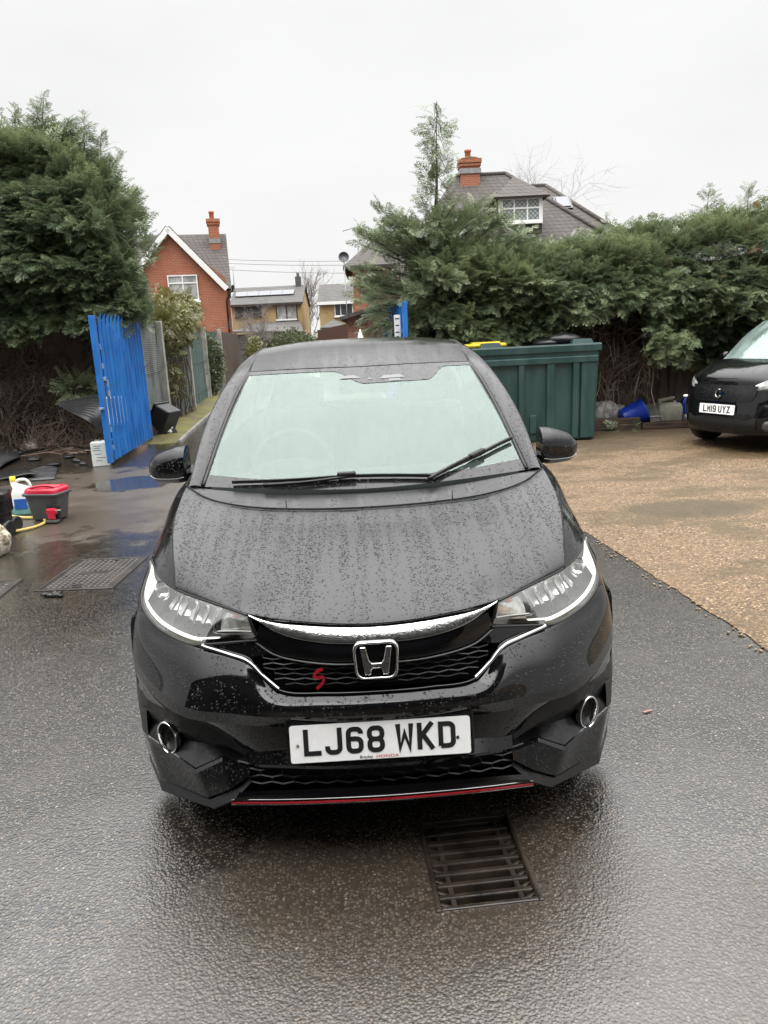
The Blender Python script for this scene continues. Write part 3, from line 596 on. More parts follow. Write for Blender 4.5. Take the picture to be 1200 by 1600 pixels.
# ------------------------------------------------------------------ stroked lettering (plate style)
def arc(cx, cz, rx, rz, a0, a1, n=7): return [(cx + rx * math.cos(math.radians(a)), cz + rz * math.sin(math.radians(a))) for a in np.linspace(a0, a1, n)]
GW, GH, GS = 0.050, 0.079, 0.014
def glyph(ch):
    w, h, s = GW, GH, GS; x0, x1, z0, z1 = s/2, w - s/2, s/2, h - s/2; zm = h / 2; r = .013
    if ch == 'L': return [[(x0, h), (x0, z0), (w, z0)]]
    if ch == 'J': return [[(x1, h), (x1, r + s/2)] + arc(x1 - r, z0 + r, r, r, 0, -90, 5) + [(x0 + r, z0)] + arc(x0 + r, z0 + r, r, r, -90, -180, 5) + [(x0, z0 + r + .006)]]
    if ch == '6': return [[(x1, z1 - .014)] + arc(x1 - r, z1 - r, r, r, 0, 90, 5) + arc(x0 + r, z1 - r, r, r, 90, 180, 5) + arc(x0 + r, z0 + r, r, r, 180, 270, 5) + arc(x1 - r, z0 + r, r, r, -90, 0, 5) + arc(x1 - r, zm + .004 - r, r, r, 0, 90, 5) + [(x0, zm + .004)]]
    if ch == '9': return [[(x0, z0 + .014)] + arc(x0 + r, z0 + r, r, r, 180, 270, 5) + arc(x1 - r, z0 + r, r, r, -90, 0, 5) + arc(x1 - r, z1 - r, r, r, 0, 90, 5) + arc(x0 + r, z1 - r, r, r, 90, 180, 5) + arc(x0 + r, zm - .004 + r, r, r, 180, 270, 5) + [(x1, zm - .004)]]
    if ch == '8': return [arc(x1 - r, z1 - r, r, r, 0, 90, 5) + arc(x0 + r, z1 - r, r, r, 90, 180, 5) + arc(x0 + r, zm + r, r, r, 180, 270, 5) + arc(x1 - r, zm + r, r, r, -90, 0, 5) + [(x1, z1 - r)],
                          arc(x1 - r, zm - r, r, r, 0, 90, 5) + arc(x0 + r, zm - r, r, r, 90, 180, 5) + arc(x0 + r, z0 + r, r, r, 180, 270, 5) + arc(x1 - r, z0 + r, r, r, -90, 0, 5) + [(x1, zm - r)]]
    if ch == 'W': return [[(x0 - .001, h), (x0 + .004, z0), (w/2, h * .66), (x1 - .004, z0), (x1 + .001, h)]]
    if ch == 'M': return [[(x0, 0), (x0, z1), (w/2, h * .38), (x1, z1), (x1, 0)]]
    if ch == 'K': return [[(x0, 0), (x0, h)], [(x1 + .001, h), (x0, zm - .006)], [(x0 + .010, zm + .004), (x1 + .002, 0)]]
    if ch == 'D': return [[(x0, z0), (x0, z1), (x1 - r, z1)] + arc(x1 - r, z1 - r, r, r, 90, 0, 5) + arc(x1 - r, z0 + r, r, r, 0, -90, 5) + [(x0, z0)]]
    if ch == '1': return [[(w/2, 0), (w/2, h)]]
    if ch == 'U': return [[(x0, h)] + arc(x0 + r, z0 + r, r, r, 180, 270, 5) + arc(x1 - r, z0 + r, r, r, -90, 0, 5) + [(x1, h)]]
    if ch == 'Y': return [[(x0 - .001, h), (w/2, zm - .002), (x1 + .001, h)], [(w/2, zm), (w/2, 0)]]
    if ch == 'Z': return [[(0.002, z1), (x1 - .002, z1), (x0 + .002, z0), (w, z0)]]
    return []
def stroke(mb, pts, s, T, depth=0.0008, mat=0):                 # mitred ribbon in local XZ, facing -Y
    p = [Vector(q) for q in pts]; p = [q for i, q in enumerate(p) if i == 0 or (q - p[i-1]).length > 1e-5]; n = len(p); l, r_ = [], []
    for i in range(n):
        a = (p[i] - p[i-1]).normalized() if i else (p[1] - p[0]).normalized(); b = (p[i+1] - p[i]).normalized() if i < n - 1 else a
        t = (a + b); t = t.normalized() if t.length > 1e-6 else a; nn = Vector((-t.y, t.x)); k = min(1 / max(abs(nn.dot(Vector((-a.y, a.x)))), .45), 2.2)
        l.append(p[i] + nn * s / 2 * k); r_.append(p[i] - nn * s / 2 * k)
    vs_ = [T @ Vector((q.x, -depth, q.y)) for q in l] + [T @ Vector((q.x, -depth, q.y)) for q in r_] + [T @ Vector((q.x, 0, q.y)) for q in l] + [T @ Vector((q.x, 0, q.y)) for q in r_]
    fs = []
    for i in range(n - 1): fs += [(i, n + i, n + i + 1, i + 1), (2*n+i, i, i+1, 2*n+i+1), (n+i, 3*n+i, 3*n+i+1, n+i+1)]
    fs += [(0, 2*n, 3*n, n), (n-1, 2*n-1, 4*n-1, 3*n-1)]
    mb.add(vs_, fs, mat)
def lettering(mb, text, T, depth=.0012, mat=0):
    x = 0
    for ch in text:
        if ch == ' ': x += .033 - .011; continue
        w = GW if ch != '1' else .014
        if ch == '1':
            stroke(mb, [(x + .007, 0), (x + .007, GH)], GS, T, depth, mat)
        else:
            for k, s in enumerate(glyph(ch)): stroke(mb, [(a + x, z) for a, z in s], GS, T, depth + .0001 * k, mat)
        x += w + .011
    return x - .011
def textwidth(text): return sum((.022 if c == ' ' else (.014 if c == '1' else GW) + .011) for c in text) - .011
def small_text(name, s, size, m, parent, loc, rot, sx=1.0, align='LEFT'):
    cu = bpy.data.curves.new(name, 'FONT'); cu.body = s; cu.size = size; cu.extrude = .0003; cu.align_x = align
    o = bpy.data.objects.new(name, cu); col.objects.link(o); dg = bpy.context.evaluated_depsgraph_get()
    me = bpy.data.meshes.new_from_object(o.evaluated_get(dg)); bpy.data.objects.remove(o); me.materials.clear(); me.materials.append(m); me.name = name
    q = bpy.data.objects.new(name, me); col.objects.link(q); q.parent = parent; q.location = loc; q.rotation_euler = rot; q.scale = (sx, 1, 1); return q

M['paint'] = wet_paint('wet black paint'); M['paintlow'] = wet_paint('wet black paint, lower panels', streaks=False, dens=0.6)
M['gloss'] = gloss_black('gloss black trim', (.002, .002, .0025)); M['plastic'] = gloss_black('satin black plastic', (0.005, 0.005, 0.0055), 0.25, 1.42)
M['cowlp'] = wet_paint('wet cowl plastic', (0.020, 0.020, 0.021), True, .3, .28)
M['dark'] = pm('matt black', (0.004, 0.004, 0.004), 0.8, var=.3); M['rubber'] = pm('black rubber', (0.008, 0.008, 0.008), 0.45, var=.3, spec=.4)
M['frit'] = wet_paint('glass edge band', (0.012, 0.012, 0.012), True, .55, .05)
M['chrome'] = pm('chrome', (0.30, 0.30, 0.295), 0.09, 1.0, var=.06, vs_=40); M['chromewet'] = pm('beaded chrome', (0.56, 0.555, 0.54), 0.18, 1.0, var=.10, vs_=60, bump=.0012, bs=150)
M['reflector'] = pm('lamp reflector', (0.74, 0.74, 0.73), 0.14, 1.0, var=.08, vs_=20, bump=.002, bs=60); M['lampin'] = pm('lamp housing grey', (0.055, 0.055, 0.054), 0.3, .3, var=.3, vs_=14)
M['lampcell'] = pm('bright lamp cell', (.80, .80, .79), .16, .6, var=.3, vs_=26); M['amber'] = pm('amber bulb', (0.75, 0.25, 0.12), 0.25, var=.1); M['lamp_lit'] = pm('running light strip', (0.95, 0.95, 0.90), 0.3, var=.02, emits=.35)
M['lens'] = glass('lamp lens', (0.97, 0.97, 0.95), .0, (.7, .7, .68), .0, .25, .02, .28)
M['screen'] = glass('windscreen', (0.82, 0.95, 0.89), .072, (.15, .19, .175), .19, .16, .05)
M['sideglass'] = glass('side glass', (.80, .86, .84), .03, (.3, .3, .3), .05, .0)
M['white'] = pm('white plate', (0.90, 0.90, 0.89), 0.25, var=.02, vs_=30); M['red'] = pm('red enamel', (0.30, 0.010, 0.018), 0.3, var=.15); M['pl_red'] = pm('red print', (0.55, 0.03, 0.04), .4)
M['seat'] = pm('dark seat cloth', (0.022, 0.022, 0.023), 0.8); M['sensor'] = pm('grey sensor housing', (0.03, 0.03, 0.03), .5); M['sensorwin'] = pm('sensor window', (0.09, 0.095, 0.095), .2); M['palegrey'] = pm('pale grey plastic', (0.30, 0.31, 0.31), .3, var=.05)
M['alloy'] = pm('alloy rim', (0.35, 0.35, 0.36), 0.3, 1.0); M['red_lamp'] = pm('tail lamp red', (0.25, 0.01, 0.01), .2)

# ------------------------------------------------------------------ the black hatchback
car = thing('parked_car', 'wet black hatchback facing the camera, white plate on its front bumper', 'car', (-0.0415, 1.9312, 0), 0.0252)
def panel(name, rows, m, nu=60, nv=24, both=True, flip=False, parent=None):
    g = loft_grid([mir(r) for r in rows] if both else rows, nu, nv)
    return MB().grid(g, flip=flip).build(name, m, parent or car)
def lin(row, n=9):                            # straight runs between the points of a row
    return np.vstack([np.linspace(row[i], row[i+1], n, endpoint=False) for i in range(len(row) - 1)] + [np.array([row[-1]])])
def facets(mb, rows, nu=40, s=1, nv=5, flip=False, straight=False):       # crisp creases along each row
    for a, b in zip(rows[:-1], rows[1:]): mb.grid(loft_grid(sx([lin(a), lin(b)] if straight else [a, b], s), None if straight else nu, nv), flip=flip)
    return mb
def pair(name, fn, m, parent=None):          # one part per side; fn(s) fills a mesh for side s
    r_ = []
    for s in (-1, 1):
        mb = MB(); fn(s, mb); r_.append(mb.build(name, m, parent or car))
    return r_
def sx(rows, s): return [[(p[0] * s, p[1], p[2]) for p in r_] for r_ in rows]
# key curves, half car (x to the side, y back, z up)
HF = [(0, .088, .750), (.2, .096, .764), (.36, .117, .789), (.492, .228, .796), (.628, .362, .799)]
H1 = [(0, .27, .818), (.21, .275, .822), (.39, .29, .825), (.53, .37, .836), (.654, .46, .842)]
H2 = [(0, .46, .866), (.23, .465, .868), (.42, .48, .872), (.565, .54, .882), (.680, .57, .886)]
H3 = [(0, .65, .902), (.25, .655, .907), (.45, .675, .916), (.60, .71, .930), (.704, .71, .938)]
H4 = [(0, .82, .928), (.26, .83, .933), (.47, .86, .948), (.615, .90, .978), (.702, .955, 1.018)]
panel('bonnet', [[(x, y + .016, z - .022) for x, y, z in HF], [(x, y + .003, z - .005) for x, y, z in HF], HF, H1, H2, H3, H4, [(x, y + .008, z - .012) for x, y, z in H4]], M['paint'], 90, 70)
gapl = [HF[-1], H1[-1], H2[-1], H3[-1], H4[-1]]
# wings
F0 = [(.632, .364, .799), (.672, .42, .802), (.718, .50, .807), (.757, .585, .812), (.786, .66, .817)]
F1 = [(.658, .463, .842), (.700, .525, .842), (.744, .605, .836), (.778, .68, .830), (.800, .745, .822)]
F2 = [(.684, .572, .886), (.724, .64, .880), (.762, .715, .868), (.790, .78, .852), (.812, .84, .83)]
F3 = [(.708, .712, .938), (.740, .79, .928), (.770, .845, .905), (.797, .90, .875), (.819, .95, .843)]
F4 = [(.706, .957, 1.018), (.742, .98, .998), (.778, 1.01, .955), (.806, 1.04, .908), (.826, 1.07, .858)]
F5 = [(.722, 1.18, 1.03), (.752, 1.19, 1.005), (.786, 1.205, .962), (.812, 1.215, .918), (.832, 1.22, .87)]
rW, yA, yB, zW = .345, .86, 3.39, .305
def xs(y, z):
    w = .836 - .030 * max(0, (.62 - y) / .12) * (z > .66) + .014 * math.exp(-((z - .50) / .16) ** 2) - .02 * max(0, (.22 - z) / .1)
    if y > 3.1: w -= .10 * ((y - 3.1) / .85) ** 2
    if z > .8: w -= .10 * ((z - .8) / .2) ** 1.6 * .5
    return w
def zbot(y):
    z = .17
    for c in (yA, yB):
        if abs(y - c) < rW: z = max(z, zW + math.sqrt(rW ** 2 - (y - c) ** 2))
    return z
tipc = [F0[-1], F1[-1], F2[-1], F3[-1], F4[-1], F5[-1]]
def ztop(y):
    if y <= .66: return .745 + .072 * max(0, (y - .52)) / .14
    ys = [p[1] for p in tipc]; zs = [p[2] for p in tipc]
    return float(np.interp(y, ys + [2.2, 3.2, 3.9], zs + [.90, .94, .96]))
def xtop(y): return float(np.interp(y, [.52, .56] + [p[1] for p in tipc] + [2.2, 3.1, 3.6, 3.93], [.792, .797] + [p[0] for p in tipc] + [.836, .825, .79, .72]))
def side(s, mb, y0, y1, n):
    ys = np.unique(np.concatenate([np.linspace(y0, y1, n), *[np.array([c - rW, c + rW]) + d for c in (yA, yB) for d in (-1e-3, 1e-3)]])); ys = ys[(ys >= y0) & (ys <= y1)]
    g = []
    for y in ys:
        zb, zt = zbot(y), ztop(y); col_ = []
        for u in np.linspace(0, 1, 14):
            z = zb + (zt - zb) * u; k = max(0, (z - (zt - .10)) / .10); x = xs(y, z) * (1 - k) + xtop(y) * k
            col_.append((s * x, y, z))
        g.append(col_)
    mb.grid(np.array(g), flip=(s < 0))
def wing(s, mb):
    mb.grid(loft_grid(sx([F0, F1, F2, F3, F4, F5], s), 24, 40), flip=(s < 0)); side(s, mb, .52, 1.22, 60)
pair('wing', wing, M['paint'])
belt = lambda y: float(np.interp(y, [1.2, 1.6, 2.6, 3.3, 3.9], [1.03, 1.045, 1.075, 1.10, 1.08]))
beltx = lambda y: float(np.interp(y, [1.2, 1.6, 2.6, 3.3, 3.7, 3.93], [.728, .735, .735, .715, .66, .60]))
def sidepanel(y0, y1, n):
    def f(s, mb):
        side(s, mb, y0, y1, n)
        g = [[(s * (xtop(y) * (1-u) + beltx(y) * u + .018 * math.sin(u * 3.14)), y, ztop(y) * (1-u) + belt(y) * u) for u in np.linspace(0, 1, 8)] for y in np.linspace(y0, y1, 20)]
        mb.grid(np.array(g), flip=(s < 0))
    return f
def handle(s, p, y):
    mb = MB(); mb.tube([(s * .838, y, .905), (s * .866, y + .03, .908), (s * .866, y + .17, .912), (s * .838, y + .20, .914)], .012, 6); mb.build('handle', M['paintlow'], p)
for o, s in zip(pair('front_door', sidepanel(1.228, 2.19, 50), M['paintlow']), (-1, 1)): handle(s, o, 1.95)
for o, s in zip(pair('rear_door', sidepanel(2.198, 3.02, 50), M['paintlow']), (-1, 1)): handle(s, o, 2.78)
pair('rear_wing', sidepanel(3.028, 3.93, 60), M['paintlow'])
# roof, pillars, glass
rail_o = [(.702, .962, 1.012), (.690, 1.326, 1.206), (.645, 1.58, 1.345), (.600, 1.839, 1.440), (.588, 2.3, 1.478), (.588, 2.9, 1.470), (.572, 3.5, 1.42), (.56, 3.72, 1.36)]
rail_i = [(.655, .985, 1.012), (.611, 1.328, 1.213), (.575, 1.55, 1.335), (.538, 1.725, 1.420), (.532, 1.9, 1.458), (.528, 2.08, 1.495), (.524, 2.4, 1.520), (.522, 2.9, 1.507), (.512, 3.5, 1.436), (.502, 3.72, 1.372)]
def pillar(s, mb):
    ro, ri = spline(rail_o, 70), spline(rail_i, 70); md = (ro + ri) / 2 + np.array([.010, -.004, .009]); lo = ro + np.array([-.018, .012, -.035])
    g = loft_grid(sx([ri + np.array([-.004, 0, -.014]), ri, md, ro, lo], s), 70, 20); mb.grid(g, flip=(s > 0))
pair('roof_pillar', pillar, M['paint'])
RW = [[(0, 1.676, 1.422), (.3, 1.69, 1.424), (.529, 1.722, 1.420)], [(0, 1.85, 1.478), (.3, 1.87, 1.476), (.528, 1.9, 1.464)], [(0, 2.05, 1.525), (.3, 2.06, 1.519), (.525, 2.08, 1.50)], [(0, 2.4, 1.553), (.3, 2.4, 1.547), (.522, 2.4, 1.524)], [(0, 2.9, 1.545), (.3, 2.9, 1.538), (.52, 2.9, 1.512)], [(0, 3.5, 1.478), (.3, 3.5, 1.468), (.51, 3.5, 1.44)], [(0, 3.82, 1.40), (.3, 3.80, 1.39), (.50, 3.74, 1.37)]]
panel('roof', RW, M['paint'], 60, 70)
WB = [(0, .935, .978), (.35, .952, .990), (.655, .988, 1.010)]; WT = [(0, 1.672, 1.420), (.3, 1.686, 1.422), (.536, 1.718, 1.419)]
WM = [(0, 1.285, 1.207), (.33, 1.298, 1.213), (.606, 1.328, 1.209)]
wsg = loft_grid([mir(r_) for r_ in (WB, WM, WT)], 60, 50)
def wsp(u, v, lift=0.0):                     # point on the windscreen: u -1..1 across, v 0..1 up
    j = (u + 1) / 2 * 59; i = v * 49; i0, j0 = min(int(i), 48), min(int(j), 58); a, b = i - i0, j - j0
    p = wsg[i0, j0]*(1-a)*(1-b) + wsg[i0+1, j0]*a*(1-b) + wsg[i0, j0+1]*(1-a)*b + wsg[i0+1, j0+1]*a*b
    n = np.cross(wsg[i0, j0+1] - wsg[i0, j0], wsg[i0+1, j0] - wsg[i0, j0]); n /= np.linalg.norm(n); return p + n * lift
ws = MB().grid(wsg).build('windscreen', M['screen'], car)
def band(fn, nu, nv, lift=.0018): return MB().grid(np.array([[wsp(*fn(a, b), lift) for a in np.linspace(0, 1, nu)] for b in np.linspace(0, 1, nv)]))
f = MB()
def vb(u): return .075 - .03 * math.exp(-((abs(u) - .5) / .16) ** 2) * 0 + .012 * math.cos(u * 6)
f.grid(np.array([[wsp(u, vb(u) * k, .0018) for u in np.linspace(-1, 1, 60)] for k in np.linspace(0, 1, 5)]))
def vt(u):                                    # the dark band dips round the sensor housing behind the mirror
    sm = lambda q: np.clip(q, 0, 1) ** 2 * (3 - 2 * np.clip(q, 0, 1))
    return .034 + .135 * sm((u + .22) / .26) * sm((.74 - u) / .22)
f.grid(np.array([[wsp(u, 1 - vt(u) * k, .0018) for u in np.linspace(-1, 1, 160)] for k in np.linspace(0, 1, 12)]))
for s in (-1, 1): f.grid(np.array([[wsp(s * (1 - .022 * k), v, .0022) for v in np.linspace(.0, 1, 30)] for k in (0, 1)]), flip=(s > 0))
f.build('edge_band', M['frit'], ws)
f = MB()
for (ua, ub, va, vb_, tp) in ((-.17, .01, .885, .915, .35), (.15, .36, .868, .900, .6), (.21, .33, .838, .862, .6), (.06, .09, .868, .880, .8)):
    c_ = (ua + ub) / 2; h_ = (ub - ua) / 2; f.grid(np.array([[wsp(c_ + k * h_ * (1 - (1 - tp) * q), va + (vb_ - va) * q, .0034) for k in np.linspace(-1, 1, 4)] for q in (0, .5, 1)]))
f.build('sensor_window', M['sensorwin'], ws)
cw = [[(x, y + .004, z - .010) for x, y, z in H4], [(0, .88, .942), (.27, .888, .948), (.47, .912, .962), (.60, .94, .984), (.690, .968, 1.010)], [(0, .93, .962), (.27, .938, .968), (.45, .955, .982), (.58, .97, .996), (.672, .986, 1.008)]]
panel('cowl_panel', cw, M['cowlp'], 60, 14)
def rub(s, mb):                                # rubber between screen and pillar, and its door seam
    mb.tube(spline([(s * (p[0] - .008), p[1] + .004, p[2] + .001) for p in rail_i[:4]], 30), .0075, 6)
    mb.tube(spline([(s * (p[0] + .016), p[1], p[2] + .000) for p in rail_i[4:]], 30), .004, 6)
pair('window_seal', rub, M['rubber'])
def sglass(a, b):
    def f(s, mb):
        ro = spline(rail_o, 120); ys = np.linspace(a, b, 30); g = []
        for y in ys:
            i = int(np.argmin(abs(ro[:, 1] - y))); tp = ro[i] + np.array([-.010, 0, -.022]); tp[1] = y; lo = np.array([beltx(y) - .006, y, belt(y) + .002])
            if tp[2] < lo[2]: tp = lo + np.array([-.002, 0, .004])
            g.append([(s * (lo[0]*(1-u) + tp[0]*u + .02 * math.sin(u*3.14)), y, lo[2]*(1-u) + tp[2]*u) for u in np.linspace(0, 1, 8)])
        mb.grid(np.array(g), flip=(s < 0))
    return f
pair('side_window', sglass(1.22, 2.16), M['sideglass']); pair('side_window', sglass(2.23, 3.0), M['sideglass']); pair('side_window', sglass(3.06, 3.55), M['sideglass'])
pair('door_pillar', sglass(2.16, 2.23), M['gloss']); pair('door_pillar', sglass(3.0, 3.06), M['gloss'])
# tail
T0 = RW[-1]; T1 = [(0, 3.93, 1.09), (.3, 3.92, 1.09), (.60, 3.90, 1.08)]; T2 = [(0, 3.99, .90), (.4, 3.98, .90), (.72, 3.93, .95)]; T3 = [(0, 4.02, .62), (.5, 4.0, .62), (.76, 3.93, .62)]; T4 = [(0, 3.99, .25), (.5, 3.97, .25), (.75, 3.90, .25)]
panel('rear_window', [[(x, y, z - .004) for x, y, z in T0], T1], M['sideglass'], 40, 12); panel('tailgate', [T1, T2, T3], M['paintlow'], 40, 20); panel('rear_bumper', [T3, [(0, 4.03, .5), (.5, 4.01, .5), (.78, 3.92, .5)], T4], M['paintlow'], 40, 16)
def tail(s, mb): mb.grid(loft_grid(sx([[(.50, 3.955, 1.02), (.62, 3.935, 1.03), (.70, 3.88, 1.04)], [(.52, 3.995, .86), (.66, 3.98, .86), (.745, 3.91, .86)]], s), 10, 8), flip=(s > 0))
pair('tail_lamp', tail, M['red_lamp'])
def cpil(s, mb):
    g = [[(s * (beltx(y)*(1-u) + w*u), y, belt(y)*(1-u) + z*u) for u in np.linspace(0, 1, 6)] for y, w, z in ((3.55, .565, 1.40), (3.65, .56, 1.375), (3.75, .54, 1.35), (3.9, .60, 1.10))]; mb.grid(np.array(g))
pair('rear_pillar', cpil, M['paintlow'])

# bumper
R0 = [(0, .020, .566), (.15, .024, .568), (.284, .040, .579), (.37, .093, .650), (.52, .170, .668), (.708, .352, .683), (.776, .462, .727), (.792, .525, .745)]
R0b = [(0, .012, .561), (.15, .016, .563), (.296, .028, .572), (.386, .082, .636), (.53, .158, .653), (.712, .338, .666), (.784, .455, .703), (.802, .525, .722)]
R1 = [(0, -.010, .540), (.16, -.006, .542), (.31, .006, .550), (.405, .050, .588), (.54, .118, .604), (.715, .288, .622), (.797, .422, .652), (.820, .525, .66)]
R2 = [(0, -.008, .512), (.16, -.004, .514), (.32, .010, .516), (.43, .036, .520), (.56, .078, .524), (.705, .230, .540), (.803, .392, .576), (.836, .525, .59)]
R2b = [(0, .016, .468), (.16, .020, .470), (.325, .036, .472), (.43, .052, .478), (.57, .094, .484), (.70, .230, .490), (.800, .380, .520), (.848, .522, .53)]
R3 = [(0, .020, .388), (.16, .024, .388), (.290, .046, .387), (.400, .084, .371), (.480, .128, .412), (.625, .210, .438), (.768, .360, .424), (.848, .520, .44)]
bmp = MB(); bmp.grid(loft_grid([mir(r_) for r_ in ([(x, y + .012, z + .003) for x, y, z in R0], R0, R0b, R1, R2)], 120, 44)); facets(bmp, [mir(r_) for r_ in (R2, R2b, R3)], 120); bmp.build('front_bumper', M['paintlow'], car)
# bumper corner uprights outside the fog panels
UP = [[(.768, .360, .424), (.815, .44, .43), (.848, .520, .44)], [(.778, .365, .35), (.822, .44, .35), (.851, .515, .345)], [(.786, .380, .276), (.822, .44, .262), (.846, .515, .25)]]
pair('bumper_corner', lambda s, mb: mb.grid(loft_grid(sx(UP, s), 14, 14), flip=(s < 0)), M['rubber'])
# ledge under the plate and the dark slot
LG = [[(0, .024, .386), (.16, .028, .386), (.290, .050, .385), (.398, .086, .369)], [(0, -.006, .355), (.16, 0, .354), (.29, .026, .350), (.396, .064, .336)], [(0, -.004, .343), (.16, .004, .342), (.29, .030, .338), (.395, .068, .325)], [(0, .05, .338), (.16, .055, .337), (.29, .08, .333), (.395, .11, .320)]]
facets(MB(), [mir(r_) for r_ in LG], 60).build('bumper_ledge', M['paintlow'], car)
# fog panels
FT = [(.400, .086, .371), (.480, .130, .412), (.625, .212, .438), (.768, .362, .424)]
FM = [(.402, .084, .352), (.482, .124, .376), (.630, .206, .392), (.772, .358, .392)]
FN = [(.404, .092, .346), (.486, .138, .366), (.636, .232, .378), (.804, .390, .384)]
FD = [(.405, .098, .338), (.500, .170, .340), (.640, .275, .312), (.812, .425, .330)]
FB = [(.396, .066, .330), (.482, .108, .343), (.578, .155, .280), (.786, .382, .277)]
def rs(row, n=40):                          # resample straight runs evenly along x
    p = np.asarray(row, float); x = np.linspace(p[0, 0], p[-1, 0], n); return np.stack([x, np.interp(x, p[:, 0], p[:, 1]), np.interp(x, p[:, 0], p[:, 2])], 1)
FT = rs([tuple(p) for p in spline(R3, 400) if .398 <= p[0] <= .770]); FM, FN, FD, FB = rs(FM), rs(FN), rs(FD), rs(FB)
fogp = pair('fog_panel', lambda s, mb: [mb.grid(np.array([a + (b - a) * k for k in np.linspace(0, 1, 6)]) * np.array([s, 1, 1]), flip=(s < 0)) for a, b in ((FT, FM), (FM, FN), (FN, FD), (FD, FB))], M['plastic'])
def fog(s):
    t = fogp[0 if s < 0 else 1]; T = Matrix.Translation((s * .688, .272, .324)) @ Matrix.Rotation(s * math.radians(34), 4, 'Z') @ Matrix.Rotation(math.radians(90), 4, 'X')
    tors = MB(); cx = []
    for a in np.linspace(0, 2 * math.pi, 40, endpoint=False):
        rx_, rz = .043, .054; cx.append((rx_ * math.cos(a), rz * math.sin(a)))
    g = []
    for (x, z) in cx:
        g.append([tuple(T @ Vector((x * (1 + k * .085), z * (1 + k * .085), h))) for k, h in ((-1, -.012), (-.7, .004), (0, .008), (.7, .004), (1, -.012))])
    tors.grid(np.array(g + [g[0]])); facing(tors.build('fog_ring', M['reflector'], t))
    l = MB(); l.lathe([(.036, -.004), (.030, .006), (.018, .012), (.001, .014)], T @ Matrix.Translation((0, .004, -.02)), 20); facing(l.build('fog_lens', M['lens'], t))
    l = MB(); l.lathe([(.037, -.006), (.030, -.03), (.012, -.042), (.001, -.044)], T @ Matrix.Translation((0, .004, -.02)), 20); l.build('fog_reflector', M['reflector'], t)
    l = MB(); l.lathe([(.044, -.012), (.001, -.05)], T, 20); l.build('fog_cup', M['dark'], t)
fog(-1); fog(1)
# lower corner blades and lip
SU = [(.394, .066, .331), (.482, .105, .341), (.578, .150, .278), (.786, .376, .275), (.846, .515, .252)]
SM = [(.394, .058, .328), (.480, .092, .336), (.573, .136, .272), (.783, .362, .268), (.848, .510, .248)]
SL = [(.394, .050, .306), (.462, .072, .252), (.543, .120, .196), (.740, .305, .160), (.838, .505, .155)]
pair('corner_blade', lambda s, mb: facets(mb, [SU, SM, SL, [(x, y + .012, z - .006) for x, y, z in SL]], 40, s, 8, s < 0, True), M['paintlow'])
S2 = [(.392, .064, .298), (.455, .080, .243), (.536, .122, .188), (.740, .310, .150), (.836, .510, .146)]
S3 = [(.392, .044, .287), (.446, .056, .226), (.522, .098, .172), (.733, .285, .124), (.832, .500, .112)]
S4 = [(.392, .058, .277), (.440, .072, .214), (.518, .112, .160), (.727, .302, .110), (.826, .512, .098)]
pair('corner_lip', lambda s, mb: facets(mb, [S2, S3, S4, [(x - .02, y + .06, z) for x, y, z in S4]], 40, s, 6, s < 0, True), M['plastic'])
# lower grille, lip, red line
LP = [[(0, -.004, .281), (.2, .006, .278), (.36, .034, .265), (.43, .054, .252)], [(0, -.008, .268), (.2, .002, .265), (.36, .030, .252), (.44, .05, .236)], [(0, -.012, .252), (.2, -.002, .248), (.36, .030, .236), (.455, .055, .222)], [(0, .0, .238), (.2, .012, .235), (.36, .042, .222), (.46, .07, .208)], [(0, .4, .20), (.2, .4, .2), (.36, .4, .19), (.46, .4, .18)]]
facets(MB(), [mir(r_) for r_ in LP], 60).build('front_lip', M['gloss'], car)
rl = [(0, -.014, .2455), (.17, -.005, .2425), (.313, .017, .2335), (.40, .042, .2225), (.458, .062, .2125)]
b = MB(); q = spline(mir(rl), 70); g = np.array([q + np.array([0, -.002, .0042]), q + np.array([0, -.0045, 0]), q + np.array([0, -.002, -.0042])]); b.grid(g); b.build('red_pinstripe', M['red'], car)
b = MB(); b.tube(q + np.array([0, -.001, .0105]), .0022, 5); b.tube(q + np.array([0, .002, -.008]), .0018, 5); b.build('lip_bead', M['chrome'], car)
def hexmesh(x1f, x0f, zlo, zhi, w, h, rad, yf):              # stretched honeycomb between zlo and zhi, |x| < x1f(z)
    mb = MB(); seen = set(); nx = int(1.2 / w) + 2
    for r_ in range(int((zhi - zlo) / (h * .75)) + 2):
        for c_ in range(-nx // 2, nx // 2 + 1):
            cx, cz = (c_ + .5 * (r_ % 2)) * w, zlo + r_ * h * .75
            cor = [(cx - w/2, cz - h/4), (cx, cz - h/2), (cx + w/2, cz - h/4), (cx + w/2, cz + h/4), (cx, cz + h/2), (cx - w/2, cz + h/4)]
            for i in range(6):
                p, q_ = cor[i], cor[(i + 1) % 6]; k = tuple(sorted(((round(p[0], 4), round(p[1], 4)), (round(q_[0], 4), round(q_[1], 4)))))
                if k in seen: continue
                seen.add(k)
                if all(zlo <= z <= zhi and abs(x) < x1f(z) for x, z in (p, q_)): mb.tube([(p[0], yf(p[0], p[1]), p[1]), (q_[0], yf(q_[0], q_[1]), q_[1])], rad, 4, caps=False, smooth=False)
    return mb
hexmesh(lambda z: .44 - .5 * (.34 - z) * 0, 0, .262, .348, .066, .030, .0030, lambda x, z: .040 + .18 * x * x).build('lower_grille', M['rubber'], car)
b = MB(); b.grid(np.array([[(x, .11 + .2 * x * x, z) for x in np.linspace(-.46, .46, 20)] for z in (.24, .36)])); b.build('lower_grille_back', M['dark'], car)
